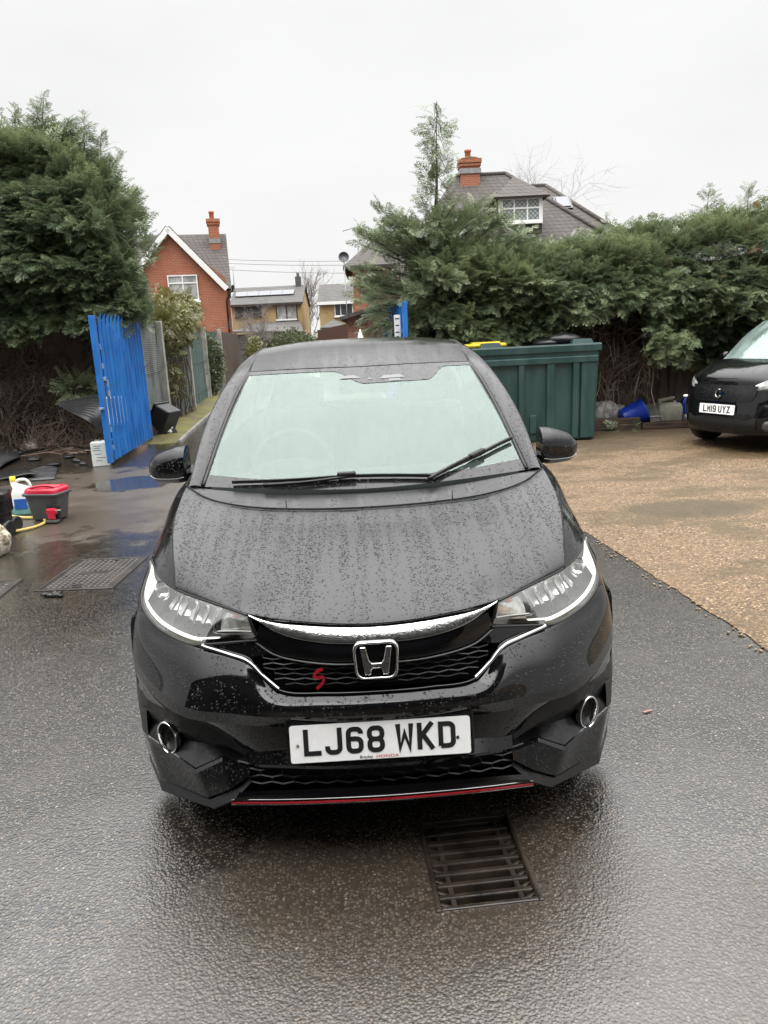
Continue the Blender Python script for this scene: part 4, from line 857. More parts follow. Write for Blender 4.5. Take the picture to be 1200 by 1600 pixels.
# upper grille
hexmesh(lambda z: np.interp(z, [.57, .60, .65, .675], [.285, .31, .352, .33]), 0, .572, .672, .060, .021, .0022, lambda x, z: .062 + .30 * x * x).build('upper_grille', M['rubber'], car)
b = MB(); b.grid(np.array([[(x, .13 + .25 * x * x, z) for x in np.linspace(-.42, .42, 20)] for z in (.53, .62, .76)])); b.build('upper_grille_back', M['dark'], car)
BT = [(0, .064, .702), (.15, .07, .708), (.267, .088, .732), (.335, .112, .756)]
BM_ = [(0, .050, .676), (.15, .056, .681), (.270, .086, .700), (.345, .116, .726)]
BB = [(0, .052, .648), (.15, .058, .652), (.290, .092, .672), (.350, .115, .706)]
panel('grille_bar', [BT, BM_, BB, [(x, y + .03, z - .002) for x, y, z in BB]], M['gloss'], 60, 16)
b = MB(); b.tube(spline(mir([(x, y - .003, z - .004) for x, y, z in BB]), 60), .0032, 6); b.build('grille_bead', M['lampin'], car)
CT = [(0, .086, .741), (.19, .094, .752), (.30, .108, .768), (.366, .122, .789)]
CM = [(0, .066, .722), (.17, .074, .731), (.285, .094, .752), (.364, .118, .786)]
CB = [(0, .058, .703), (.15, .064, .709), (.267, .086, .733), (.362, .116, .784)]
panel('chrome_bar', [[(x, y + .02, z) for x, y, z in CT], CT, CM, CB, [(x, y + .015, z - .001) for x, y, z in CB]], M['chromewet'], 80, 20)
# body wedge between lamp and chrome V, and the V strips
def wedge(s, mb):
    mb.grid(loft_grid(sx([[(.350, .118, .722), (.43, .140, .700), (.512, .166, .680)], [(.330, .108, .695), (.40, .122, .680), (.50, .160, .672)], [(.305, .096, .672), (.362, .104, .662), (.485, .156, .668)]], s), 14, 12), flip=(s < 0))
pair('grille_wing', wedge, M['paintlow'])
def vee(s, mb):
    c_ = [(.285, .034, .588), (.335, .062, .624), (.375, .086, .657), (.43, .116, .667), (.522, .164, .681)]
    a = spline(c_, 30); up_ = np.array([-.0035, .0025, .0052]); g = np.array([a - up_ * 1.0 + [0, .01, 0], a - up_ * .9, a + np.array([0, -.006, 0]), a + up_ * .9, a + up_ + [0, .012, 0]])
    g[..., 0] *= s; mb.grid(g, flip=(s < 0))
pair('chrome_strip', vee, M['chrome'])
b = MB(); b.tube(spline(mir([(x, y - .003, z + .005) for x, y, z in R0[:5]]), 100), .0042, 6); b.build('grille_edge', M['gloss'], car)
# headlights
HT = [(.368, .118, .786), (.43, .172, .790), (.492, .230, .791), (.628, .364, .794), (.718, .50, .802), (.786, .66, .815)]
HB = [(.345, .112, .712), (.40, .132, .703), (.50, .162, .688), (.56, .205, .672), (.708, .352, .686), (.776, .462, .730), (.787, .655, .808)]
hA, hB = spline(HT, 60), spline(HB, 60)
def hsurf(v, push, out_=0.0):     # v 0 top .. 1 bottom ; push = how far behind the lens
    p = hA * (1 - v) + hB * v; p = p + np.array([.4, -.8, .25]) * (.010 * math.sin(v * math.pi)); return p + np.array([-.35, .9, -.10]) * push
def hl(s):
    vs_ = np.linspace(0, 1, 14); fl = s < 0
    def G_(fn, i0=0, i1=60, va=0, vb_=1, n=14): 
        g = np.array([fn(v)[i0:i1] for v in np.linspace(va, vb_, n)]); g = g.copy(); g[..., 0] *= s; return g
    lens = MB().grid(G_(lambda v: hsurf(v, 0)), flip=fl).build('headlight', M['lens'], car)
    MB().grid(G_(lambda v: hsurf(v, .085 * (1 - abs(2*v-1)**3) + .012)), flip=fl).build('lamp_housing', M['lampin'], lens)
    m = MB()                                                                     # running light along the lower and outer edge
    for (va, vb_, ps, i0, i1) in ((.885, .985, .010, 13, 60),):
        m.grid(G_(lambda v: hsurf(v, ps + .012 * abs((v - .935) / .05)), i0, i1, va, vb_, 6), flip=fl)
    m.grid(G_(lambda v: hsurf(v, .014), 44, 60, .24, .90, 10), flip=fl); m.build('running_light', M['lamp_lit'], lens)
    m = MB()                                                                     # dip-beam cell with upright flutes, and a side bowl
    for k in range(9):
        i = 18 + k * 2; c0 = hsurf(.08, .040 + .03 * (k % 2))[i]; c1 = hsurf(.36, .062 + .03 * (k % 2))[i]; c2 = hsurf(.62, .040 + .03 * (k % 2))[i]; e0 = hsurf(.08, .052)[i+2]; e1 = hsurf(.36, .074)[i+2]; e2 = hsurf(.62, .052)[i+2]
        g = np.array([[c0, e0], [c1, e1], [c2, e2]]); g[..., 0] *= s; m.grid(g, flip=fl, smooth=False)
    m.build('dip_reflector', M['lampcell'], lens)
    m = MB(); c_ = hsurf(.36, .035)[41]; T = Matrix.Translation((s * c_[0], c_[1], c_[2])) @ Matrix.Rotation(s * math.radians(30), 4, 'Z') @ Matrix.Rotation(math.radians(90), 4, 'X')
    m.lathe([(.034, 0), (.030, -.012), (.018, -.026), (.001, -.030)], T, 18); m.build('side_bowl', M['reflector'], lens)
    m = MB(); m.grid(G_(lambda v: hsurf(v, .022), 1, 14, .03, .86, 8), flip=fl); m.build('indicator_reflector', M['lampcell'], lens)
    m = MB(); c_ = hsurf(.22, .026)[6]; m.ell((s * c_[0], c_[1], c_[2]), (.022, .010, .008), 12, 8); m.build('indicator_bulb', M['amber'], lens)
    m = MB()
    for i, w_ in ((13, .006), (30, .003), (24, .003)):
        p = np.array([hsurf(v, .010)[i] + (np.array([.02, .02, 0]) * v if i == 13 else 0) for v in np.linspace(.03, .78, 8)]); p[:, 0] *= s; m.tube(p, w_, 6)
    p = hsurf(.72, .010)[1:15]; p = p * np.array([s, 1, 1]); m.tube(p, .005, 6); m.build('lamp_divider', M['chrome'], lens)
    m = MB()
    for cur in (hA + np.array([0, -.002, .001]), hB + np.array([0, -.003, -.002])): m.tube(cur * np.array([s, 1, 1]), .004, 6)
    g_ = np.array([hsurf(v, .012)[0] for v in np.linspace(0, 1, 8)]); g_[:, 0] *= s; m.tube(g_, .006, 6); m.build('lamp_seal', M['rubber'], lens)
    m = MB(); m.grid(G_(lambda v: hsurf(v, .006), 0, 20, .90, .99, 4), flip=fl); m.build('lamp_base', M['gloss'], lens)
hl(-1); hl(1)
# shut lines
def seam(pts, n, r_): b_ = MB(); b_.tube(spline(pts, n), r_, 5); b_.build('shut_line', M['dark'], car)
for s in (-1, 1):
    seam([(s * p[0] + s * .001, p[1], p[2] - .001) for p in gapl], 40, .0034)
    seam([(s * x, y, z + .001) for x, y, z in ((.706, .958, 1.020), (.718, 1.08, 1.03), (.728, 1.20, 1.032))], 12, .003)
seam(mir([(x, y + .004, z + .0015) for x, y, z in H4]), 60, .0034); seam(mir([(x, y + .002, z + .001) for x, y, z in RW[0]]), 40, .0025)
seam([(-.31, .855, .937), (-.315, .90, .955)], 4, .002); seam([(.33, .862, .940), (.335, .905, .958)], 4, .002)
# badge: rounded chrome frame with a flared H
def rrect(w, h, r_, tz=1.0, n=6):       # tz: width ratio of bottom to top
    p = []
    for cx, cz, a in ((w/2 - r_, h/2 - r_, 0), (-w/2 + r_, h/2 - r_, 90), (-w/2 + r_, -h/2 + r_, 180), (w/2 - r_, -h/2 + r_, 270)): p += arc(cx, cz, r_, r_, a, a + 90, n)
    return [(x * (tz + (1 - tz) * (z / h + .5)), z) for x, z in p]
bt = Matrix.Translation((0, .030, .664)) @ Matrix.Rotation(math.radians(-6), 4, 'X')
bd = MB(); bd.poly(rrect(.134, .112, .026, .90), .012, bt @ Matrix.Translation((0, .006, 0))); badge = bd.build('badge', M['gloss'], car)
m = MB(); o1, o2, o3 = rrect(.134, .112, .026, .90), rrect(.127, .105, .023, .90), rrect(.117, .096, .020, .90)
g = np.array([[tuple(bt @ Vector((x, y, z))) for x, z in lp_] for lp_, y in ((o1, -.006), (o2, -.013), (o3, -.010), (o3, -.004))]); m.grid(g, closed=True); facing(m.build('badge_frame', M['reflector'], badge))
m = MB(); hp = [(-.046, .043), (-.027, .043), (-.0165, -.004), (.0165, -.004), (.027, .043), (.046, .043), (.031, -.041), (.0125, -.041), (.0125, -.018), (-.0125, -.018), (-.0125, -.041), (-.031, -.041)]
hp = [(-.0455, .042), (-.029, .042), (-.021, .004), (-.014, -.006), (.014, -.006), (.021, .004), (.029, .042), (.0455, .042), (.034, -.040), (.017, -.040), (.0155, -.027), (.011, -.021), (-.011, -.021), (-.0155, -.027), (-.017, -.040), (-.034, -.040)]
m.poly(hp, .010, bt @ Matrix.Translation((0, -.004, 0))); o = m.build('badge_letter', M['reflector'], badge)
md = o.modifiers.new('round', 'BEVEL'); md.width = .003; md.segments = 3; md.limit_method = 'ANGLE'
m = MB(); sT = Matrix.Translation((-.167, .052, .606)) @ Matrix.Rotation(math.radians(-4), 4, 'X')
stroke(m, [tuple(p[:2]) for p in spline([(.012, .0285, 0), (-.004, .022, 0), (-.0145, .008, 0), (-.006, .0035, 0), (.010, .004, 0), (.013, -.004, 0), (.004, -.019, 0), (-.009, -.030, 0)], 26)], .0075, sT, .006); m.build('red_emblem', M['red'], car)
# number plate in its holder
pz = .4295; pT = Matrix.Translation((0, 0, pz)) @ Matrix.Rotation(math.radians(-8), 4, 'X')
m = MB(); m.bbox((0, 0, 0), (.545, .034, .138), .006, M=pT @ Matrix.Translation((0, .020, .006))); plh = m.build('plate_holder', M['plastic'], car)
m = MB(); m.poly(rrect(.52, .111, .008), .003, pT); plate = m.build('number_plate', M['white'], car)
tx = 'LJ68 WKD'; tw = textwidth(tx); m = MB(); lettering(m, tx, pT @ Matrix.Translation((-tw/2 - .002, -.0031, -.0355))); m.build('plate_lettering', M['dark'], plate)
rr = (math.radians(90 - 8), 0, 0)
def onpl(x, z): return tuple(pT @ Vector((x, -.0034, z)))
small_text('maker_lettering', 'Brayley', .0128, M['dark'], plate, onpl(-.062, -.0520), rr, 1.0); small_text('maker_lettering', 'HONDA', .0122, M['pl_red'], plate, onpl(-.015, -.0520), rr, 1.45)
for x, z in ((-.238, -.003), (.223, -.006)):
    m = MB(); m.lathe([(.0045, 0), (.004, .003), (.001, .0038)], pT @ Matrix.Translation((x, -.003, z)) @ Matrix.Rotation(math.radians(90), 4, 'X'), 10); m.build('plate_screw', M['twig'] if x < 0 else M['dark'], plate)
# wipers
def wiper(piv, pts_blade, pts_arm, name='wiper'):
    m = MB(); m.tube(spline(pts_arm, 14), [.008] * 5 + [.0065] * 9, 6); a = m.build(name, M['rubber'], car)
    q = spline(pts_blade, 24); k = MB()
    for i in range(23):
        d = Vector(q[i+1] - q[i]); k.box((Vector(q[i]) + Vector(q[i+1])) / 2 + Vector((0, -.004, .004)), (d.length, .016, .012), M=Vector((1, 0, 0)).rotation_difference(d).to_matrix().to_4x4())
    k.build('wiper_blade', M['rubber'], a)
    k = MB(); c_ = Vector(q[12]); k.bbox(c_ + Vector((0, -.006, .012)), (.075, .03, .020), .006, M=Vector((1, 0, 0)).rotation_difference(Vector(q[14] - q[10])).to_matrix().to_4x4()); k.build('wiper_clip', M['rubber'], a)
W = lambda u, v, l=.012: tuple(wsp(u, v, l))
wiper(None, [W(-.80, .022), W(-.45, .045), W(-.06, .070), W(.22, .052), W(.38, .030)], [W(-.60, .005, .018), W(-.35, .028, .020), W(-.06, .062, .024)])
wiper(None, [W(.37, .020), W(.55, .085), W(.70, .135), W(.86, .195), W(.975, .235)], [W(.36, -.0, .02) if False else W(.36, .004, .02), W(.5, .065, .024), W(.66, .125, .026)])
# mirrors
def mirror(s):
    g = []
    for t in np.linspace(0, 1, 24):               # from the car side to the tip
        x = .752 + .180 * t; r_ = max(0, 1 - max(0, (t - .72) / .28) ** 2.2) ** .5; k = (.93 + .07 * min(1, t * 4)) * (1 - .42 * t ** 1.8)
        hz = (.082 * r_) * k + .001; hy = (.085 * r_) * k + .001; cz = 1.072 - .026 * t; cy = 1.225 + .045 * t; ring = []
        for a in np.linspace(0, 2 * math.pi, 28, endpoint=False):
            ca, sa = math.cos(a), math.sin(a); e = .95
            yy = abs(ca) ** e * (1 if ca > 0 else -1); zz = abs(sa) ** e * (1 if sa > 0 else -1)
            ring.append((s * x, cy + hy * (min(yy, .62)), cz + hz * zz * (1 if zz > 0 else .98)))
        g.append(ring)
    mm = MB().grid(np.array(g), closed=True); n0 = len(mm.v); mm.add(g[0], [tuple(range(28))]); m_ = facing(mm.build('door_mirror', M['paintlow'], car))
    k = MB(); g = np.array(g); k.tube([tuple(p + np.array([0, -.0015, 0])) for p in [gg[17] for gg in g[1:-1]]], .003, 5); k.build('mirror_trim', M['chrome'], m_)
    k = MB(); k.tube([(s * .70, 1.26, 1.0), (s * .74, 1.25, 1.012), (s * .775, 1.245, 1.03)], [.035, .028, .026], 8); k.build('mirror_arm', M['gloss'], m_)
mirror(-1); mirror(1)
# wheels, underside, cabin
def wheel(x, y, s):
    T = Matrix.Translation((x, y, zW)) @ Matrix.Rotation(math.radians(90), 4, 'Y')
    m = MB(); m.lathe([(.20, -.09), (.27, -.095), (.297, -.08), (.302, 0), (.297, .08), (.27, .095), (.20, .09)], T, 32); w_ = facing(m.build('wheel', M['rubber'], car))
    m = MB(); m.lathe([(.20, s*.085), (.19, s*.07), (.185, s*.02)], T, 28)
    for k in range(10):
        a = k * math.pi / 5; m.bbox((0, 0, 0), (.03, .16, .018), .005, M=T @ Matrix.Rotation(a, 4, 'Z') @ Matrix.Translation((0, .11, s*.07)))
    m.lathe([(.045, s*.06), (.045, s*.085), (.001, s*.09)], T, 16); m.build('rim', M['alloy'], w_)
for y in (yA, yB):
    for s in (-1, 1): wheel(s * .715, y, s)
m = MB(); m.box((0, 2.0, .20), (1.30, 3.5, .03)); m.box((0, .55, .45), (1.0, .5, .25))
for y in (yA, yB):
    for s in (-1, 1):
        m.grid(np.array([[(s * xx, y + .343 * math.cos(a), zW + .343 * math.sin(a)) for xx in (.60, .805)] for a in np.linspace(-.1, math.pi + .1, 20)]))
        m.grid(np.array([[(s * .60, y + .35 * k * math.cos(a), zW + .35 * k * math.sin(a)) for k in (.02, 1)] for a in np.linspace(-.1, math.pi + .1, 20)]))
m.build('underbody', M['dark'], car)
m = MB(); m.grid(loft_grid([mir(r_) for r_ in ([(0, .96, .94), (.4, .97, .95), (.64, 1.0, .96)], [(0, 1.25, .985), (.4, 1.25, .985), (.66, 1.25, .97)], [(0, 1.45, .965), (.4, 1.45, .97), (.67, 1.45, .96)], [(0, 1.5, .85), (.4, 1.5, .85), (.67, 1.5, .85)], [(0, 1.45, .4), (.4, 1.45, .4), (.67, 1.45, .4)])], 30, 24)); dash = m.build('dashboard', M['seat'], car)
m = MB(); m.ell((-.34, 1.42, .985), (.19, .11, .055), 16, 8); m.build('instrument_hood', M['seat'], dash)
m = MB(); T = Matrix.Translation((-.34, 1.60, .965)) @ Matrix.Rotation(math.radians(62), 4, 'X'); cir = [tuple(T @ Vector((.185 * math.cos(a), .185 * math.sin(a), 0))) for a in np.linspace(0, 2 * math.pi, 33)]; m.tube(cir, .019, 8, caps=False)
for a in (0.1, 3.04, -1.57): m.tube([tuple(T @ Vector((0, 0, -.02))), tuple(T @ Vector((.18 * math.cos(a), .18 * math.sin(a), 0)))], .018, 6)
m.build('steering_wheel', M['seat'], car)
for s in (-1, 1):
    m = MB(); m.bbox((s * .35, 2.05, .55), (.5, .52, .16), .05); m.bbox((s * .35, 2.34, .88), (.48, .14, .62), .05, M=Matrix.Rotation(math.radians(-14), 4, 'X')); m.bbox((s * .35, 2.43, 1.26), (.27, .10, .18), .04, M=Matrix.Rotation(math.radians(-10), 4, 'X')); m.build('seat', M['seat'], car)
m = MB(); m.bbox((0, 3.0, .80), (1.25, .16, .65), .05); m.bbox((0, 2.75, .5), (1.25, .5, .14), .04); m.build('rear_seat', M['seat'], car)
m = MB(); m.bbox((0.02, 1.70, 1.33), (.24, .03, .065), .012); m.build('inner_mirror', M['gloss'], car)
# ------------------------------------------------------------------ gate leaves
M['blue'] = pm('blue gate paint', (0.006, 0.095, 0.33), 0.42, c2=(.010, .145, .46), vs_=4, bump=.0015, bs=40, stretch=(1, 1, .5))
M['bluechip'] = pm('chipped blue paint', (0.007, 0.125, 0.42), 0.5, c2=(.30, .33, .36), vs_=14)
M['paper'] = pm('white laminated notice', (0.72, 0.72, 0.70), 0.5, c2=(.62, .63, .62), vs_=20)
def palisade(a, b, h, npale, stile_w=.15, z0=.06):
    """parts of a steel gate leaf between ground points a and b, in the frame of its parent (x along the leaf)"""
    l = (Vector(b) - Vector(a)).length
    st = MB(); st.bbox((stile_w/2, 0, h/2 + z0/2), (stile_w, .055, h - z0), .006)
    st2 = MB(); st2.bbox((l - .03, 0, h * .48), (.05, .05, h * .92), .006)
    ra = []
    for z in (.32, h - .38): q_ = MB(); q_.bbox((l/2 + .05, .012, z), (l - .16, .045, .05), .004); ra.append(q_)
    pales = []
    for i in range(npale):
        x = stile_w + .10 + (l - stile_w - .20) * i / (npale - 1); p = MB(); w_ = .105
        prof = [(-w_/2, .006), (-w_/6, -.022), (w_/6, -.022), (w_/2, .006)]
        zs = [z0 + .02, h - .22, h - .10, h - .02, h + .035]; bend = [0, 0, -.005, -.018, -.04]; tp = [1, 1, .95, .7, .25]
        p.grid(np.array([[(x + px_ * k, -.03 + py_ * k + bb, z) for px_, py_ in prof] for z, bb, k in zip(zs, bend, tp)]), smooth=False); pales.append(p)
    return st, st2, ra, pales
ga, gbp = gp(172, 731), gp(237, 690); d = gbp - ga
gate = thing('gate_leaf', 'bright blue steel palisade gate leaf swung open against the brown hedge', 'gate', ga, math.atan2(d.y, d.x), 'blue gates of the yard')
st, st2, ra, pales = palisade(ga, gbp, 2.0, 13, .16)
st.build('stile', M['blue'], gate); st2.build('stile', M['blue'], gate); [q_.build('rail', M['blue'], gate) for q_ in ra]
for p in pales: p.build('pale', M['blue'], gate)
m = MB(); m.bbox((.19, -.035, 1.18), (.12, .02, .05), .004); m.bbox((.24, -.05, 1.05), (.03, .03, .22), .006); m.bbox((-.012, 0, .80), (.05, .06, .03), .004); m.build('latch', M['bluechip'], gate)
m = MB()
for z in (.25, .5, 1.35, 1.6): m.bbox((.18, -.028, z), (.03, .02, .07), .004)
m.build('bracket', M['bluechip'], gate)
ra_, rb_ = Vector((.415, 10.3, 0)), Vector((.16, 12.7, 0)); d = rb_ - ra_
g2 = thing('gate_leaf', 'blue gate leaf mostly hidden beyond the car roof with a white notice on it', 'gate', ra_, math.atan2(d.y, d.x), 'blue gates of the yard')
st, st2, ra, pales = palisade(ra_, rb_, 2.0, 11, .12)
st.build('stile', M['blue'], g2); st2.build('stile', M['blue'], g2); [q_.build('rail', M['blue'], g2) for q_ in ra]
for p in pales: p.build('pale', M['blue'], g2)
q = at(621, 512, 10.55); nm = MB(); nm.bbox(q, (.085, .012, .34), .003)
for k, (z, w_) in enumerate(((.12, .06), (.03, .05), (-.06, .055), (-.12, .04))): nm.box(q + Vector((0, -.0075, z)), (w_, .002, .016), mat=1)
setp(nm.build('notice', [M['paper'], M['lampin']]), 'white printed notice fixed beside the hidden blue gate', 'notice')

# ------------------------------------------------------------------ left fence along the lane
def mesh_mat(name):
    t = NT(name); o = t.obj(); s = t.n('ShaderNodeSeparateXYZ', {0: o}).outputs
    base = t.mix(t.mapr(t.noise(t.scaled(o, (1, 1, .35)), 2.2, 4), .35, .65, 0, 1), (0.060, 0.072, 0.068, 1), (0.155, 0.172, 0.165, 1))
    base = t.mix(t.mapr(t.noise(t.scaled(o, (6, 6, 1.2)), 3, 4), .5, .7, 0, .6), base, (0.10, 0.09, 0.06, 1))
    base = t.mix(t.mapr(s[1], 2.0, 7.5, 0, .75), base, (0.045, 0.095, 0.085, 1))
    wv = t.n('ShaderNodeTexWave', {'Vector': o, 'Scale': 9.0, 'Distortion': 1.0}, bands_direction='Z').outputs[1]
    return t.done(t.pbsdf(base=base, rough=.8, nrm=t.bump(wv, .01, .6)))
M['netting'] = mesh_mat('debris netting'); M['fencewood'] = pm('dark fence boards', (0.035, 0.022, 0.015), .85, c2=(.10, .07, .05), vs_=3, stretch=(8, 8, .6))
fpts = [Vector((-3.98, 12.75, 0)), Vector((-4.30, 15.20, 0)), Vector((-4.95, 18.9, 0)), Vector((-5.02, 22.3, 0)), Vector((-5.30, 25.9, 0)), Vector((-5.60, 28.8, 0))]
fpts[2] = Vector((-4.66, 18.8, 0))
fence = thing('netting_fence', 'lane fence of concrete posts and grey green netting with plants climbing through', 'fence', fpts[0])
for i, p in enumerate(fpts[:-1]):
    if i == 0: continue
    m = MB(); m.bbox(p - fpts[0] + Vector((0.02, 0, 1.0)), (.12, .11, 2.12), .012); m.build('post', M['concrete'], fence)
for i in range(4):
    a, b = fpts[i] - fpts[0], fpts[i+1] - fpts[0]; g = []
    for u in np.linspace(.03, .97, 24):
        p = a.lerp(b, u); g.append([(p.x - .05 + .03 * math.sin(u * 40 + z * 2) + R.uniform(-.008, .008), p.y, .04 + z + .02 * math.sin(u * 9)) for z in np.linspace(0, 1.94, 10)])
    m = MB(); m.grid(np.array(g)); m.build('netting_panel', M['netting'], fence)
    m = MB()
    for z in (.3, 1.1, 1.95): m.tube([tuple(a + Vector((-.02, 0, z))), tuple(b + Vector((-.02, 0, z)))], .006, 5)
    m.build('line_wire', M['iron'], fence)
wf = thing('board_fence', 'short run of dark brown close board fence at the far end of the lane', 'fence', fpts[4])
a = Vector((0, 0, 0)); b = Vector((-.55, 6.2, 0))
for i in range(22):
    p = a.lerp(b, (i + .5) / 22); m = MB(); m.bbox(p + Vector((.05, 0, .98 + .02 * (i % 3))), (.03, .25, 1.92), .004, rz=.08); m.build('board', M['fencewood'], wf)
def leafy(name, label, cat, P, D, Ls, T, m, protos=None, seed=0, group=None, stem=None, base=None):
    base = Vector(base); V, tt = place_sprays(P - np.array(base), D, Ls, T, protos or PRF, seed); t = thing(name, label, cat, base, 0, group); quad_mesh('leaves', V, tt, m, t)
    if stem is not None: stem.build('stem', M['bark'], t)
    return t
PRL = []
for s in (1, 2, 3):                     # broad-leaf cluster
    q = np.random.default_rng(s); Q = []; T_ = []
    for k in range(9):
        p = q.normal(0, .30, 3); dv = q.normal(0, 1, 3); dv /= np.linalg.norm(dv); e = np.cross(dv, q.normal(0, 1, 3)); e /= np.linalg.norm(e); Q.append([p - dv * .2, p + e * .08, p + dv * .2, p - e * .08]); T_.append([q.uniform(.3, 1)] * 4)
    PRL.append((np.array(Q), np.array(T_)))
def blobpts(n, c, r, seed): 
    q = np.random.default_rng(seed); v = q.normal(0, 1, (n, 3)); v /= np.linalg.norm(v, axis=1)[:, None]; k = q.uniform(.45, 1.08, n) ** .6; return np.array(c) + v * k[:, None] * np.array(r) * (1 + .18 * fbm(v[:, 0] * 2, v[:, 1] * 2, v[:, 2] * 2, seed))[:, None], v
# climber over the first bays
q = np.random.default_rng(5)
P1, v1 = blobpts(820, (-4.50, 16.5, 2.02), (.48, 1.3, .42), 6); P2, v2 = blobpts(170, (-4.35, 15.95, 1.2), (.16, .55, .75), 7); P3, v3 = blobpts(520, (-4.75, 18.3, 2.30), (.50, 1.5, .48), 8)
P = np.concatenate([P1, P2, P3]); D = np.concatenate([v1, v2, v3]) + q.normal(0, .3, (len(P), 3)) + np.array([0, 0, -.2]); n = len(P); T = np.stack([q.uniform(.2, 1, n), (q.uniform(0, 1, n) > .8) * .6], 1)
s = MB()
for k in range(46):
    y = q.uniform(15.35, 17.4); z = q.uniform(1.2, 1.9); s.tube([(-4.33 + q.normal(0, .03), y, z), (-4.30 + q.normal(0, .05), y + q.normal(0, .15), z * .55), (-4.31 + q.normal(0, .05), y + q.normal(0, .25), .02)], .007, 4, caps=False)
base = Vector((-4.4, 16.4, 0)); s.v = [(a - base.x, b_ - base.y, c_) for a, b_, c_ in s.v]
leafy('climbing_plant', 'yellow green climbing plant spilling over the top of the netting fence', 'plant', P, D, q.uniform(.16, .32, n), T, M['ivy'], PRL + PRF, 9, None, s, base)
P, v = blobpts(420, (-4.98, 22.9, 1.0), (.28, .62, .80), 12); n = len(P)
s = MB(); s.tube([(0, 0, 0), (.02, .05, .8), (0, 0, 1.5)], [.03, .02, .01], 6)
leafy('climbing_plant', 'leafy green plant growing out of the netting fence further up the lane', 'plant', P, v + q.normal(0, .3, (n, 3)), q.uniform(.18, .3, n), np.stack([q.uniform(.15, .7, n), 0 * q.uniform(0, 1, n)], 1), M['shrub'], PRL, 13, None, s, (-4.95, 22.9, 0))
P, v = blobpts(70, (-4.85, 12.0, .98), (.34, .2, .12), 14); n = len(P); P[:, 0] += .15
s = MB(); s.tube([(0, .1, 0), (.1, 0, .3), (.1, -.1, .6)], [.02, .015, .008], 5)
leafy('young_conifer', 'low green conifer shoot under the bare brown hedge beside the rubber mat', 'plant', P, v + q.normal(0, .3, (n, 3)), q.uniform(.2, .34, n), np.stack([q.uniform(.4, 1, n), 0 * P[:, 0]], 1), M['leyl'], PR, 15, None, s, (-4.9, 12.1, 0))

# ------------------------------------------------------------------ rubbish by the gate
M['mat_rubber'] = pm('grey rubber mat', (0.020, 0.020, 0.021), .5, c2=(.042, .043, .045), vs_=6); M['blackplastic'] = pm('black plastic', (0.007, 0.007, 0.008), .4, var=.3, spec=.5)
M['tin'] = pm('white tin', (.60, .62, .60), .4, c2=(.50, .53, .50), vs_=8); M['tin_green'] = pm('green tin print', (.03, .16, .15), .4); M['tin_yellow'] = pm('yellow print', (.50, .42, .06), .4)
M['brownsoil'] = pm('wet leaf litter', (.035, .022, .013), .8, c2=(.12, .075, .045), vs_=25, bump=.01, bs=60)
# rubber mat bent over a black tub
q0 = at(140, 655, 11.5); t = thing('rubber_mat', 'studded dark rubber mat draped over a black tub beside the gate', 'mat', (q0.x, q0.y, .62))
mc_ = [[at(88, 628, 11.55), at(122, 622, 11.6), at(152, 617, 11.65), at(164, 621, 11.6), at(171, 634, 11.5)],
       [at(90, 632, 11.4), at(118, 636, 11.4), at(148, 634, 11.4), at(160, 640, 11.35), at(168, 652, 11.35)],
       [at(92, 635, 11.3), at(114, 646, 11.25), at(137, 658, 11.2), at(147, 667, 11.25), at(158, 678, 11.3)]]
mg = loft_grid([[tuple(p - t.location) for p in r_] for r_ in mc_], 40, 24)
m = MB(); m.grid(mg); m.grid(mg + np.array([0, .015, -.012]), flip=True)
for i in range(2, 26, 1):
    for j in range(2, 22, 2): c_ = mg[j, i]; m.ell(tuple(c_ + np.array([0, -.006, .006])), (.010, .007, .007), 5, 4)
m.build('studded_sheet', M['mat_rubber'], t)
t = thing('tub', 'black plastic tub on a stalk under the draped rubber mat', 'tub', (q0.x + .25, q0.y + .15, 0))
m = MB(); m.lathe([(.02, .33), (.16, .36), (.27, .48), (.30, .74), (.29, .76), (.26, .73), (.2, .5), (.02, .4)], Matrix.Diagonal((1.15, .8, 1, 1)), 10, smooth=False); m.build('body', M['blackplastic'], t)
m = MB(); m.tube([(0, 0, .02), (0, 0, .36)], .04, 8); m.bbox((0, 0, .02), (.3, .3, .04), .01); m.build('stalk', M['blackplastic'], t)
# tin
c0 = gp(160, 727); t = thing('oil_tin', 'white rectangular tin with a green side standing by the foot of the gate', 'tin', c0, math.radians(12))
m = MB(); m.bbox((0, 0, .165), (.22, .17, .33), .008); m.build('body', M['tin'], t)
m = MB(); m.bbox((-.112, 0, .24), (.004, .15, .14), .001); m.bbox((-.112, 0, .10), (.004, .15, .10), .001, mat=1); m.build('side_label', [M['tin_green'], M['tin_yellow']], t)
m = MB()
for k, (x, z, w_) in enumerate(((-.02, .28, .10), (-.03, .25, .08), (-.03, .22, .11), (-.02, .17, .09), (.01, .12, .12), (-.02, .08, .08))): m.box((x, -.0862, z), (w_, .002, .007))
m.build('front_print', M['lampin'], t)
m = MB(); m.lathe([(.03, .33), (.03, .345), (.001, .347)], Matrix.Translation((.05, .03, 0)), 14); m.tube([(-.07, 0, .33), (-.05, 0, .352), (.0, 0, .352), (.015, 0, .33)], .005, 5); m.build('cap', M['palegrey'], t)
# sack behind the gate
q1 = at(165, 617, 11.2); m = MB(); m.bbox((0, 0, 0), (.30, .16, .42), .03); t = thing('product_box', 'white and yellow box propped between the gate and the rubber mat', 'box', q1 + Vector((.12, 0, -.24)), .2)
m.build('body', M['tin'], t); m = MB(); m.bbox((-.05, -.083, .12), (.18, .006, .14), .002); m.build('label_panel', M['tin_yellow'], t)
m = MB(); m.bbox((0, .02, -.35), (.34, .2, .28), .02); m.build('stand', M['blackplastic'], t)
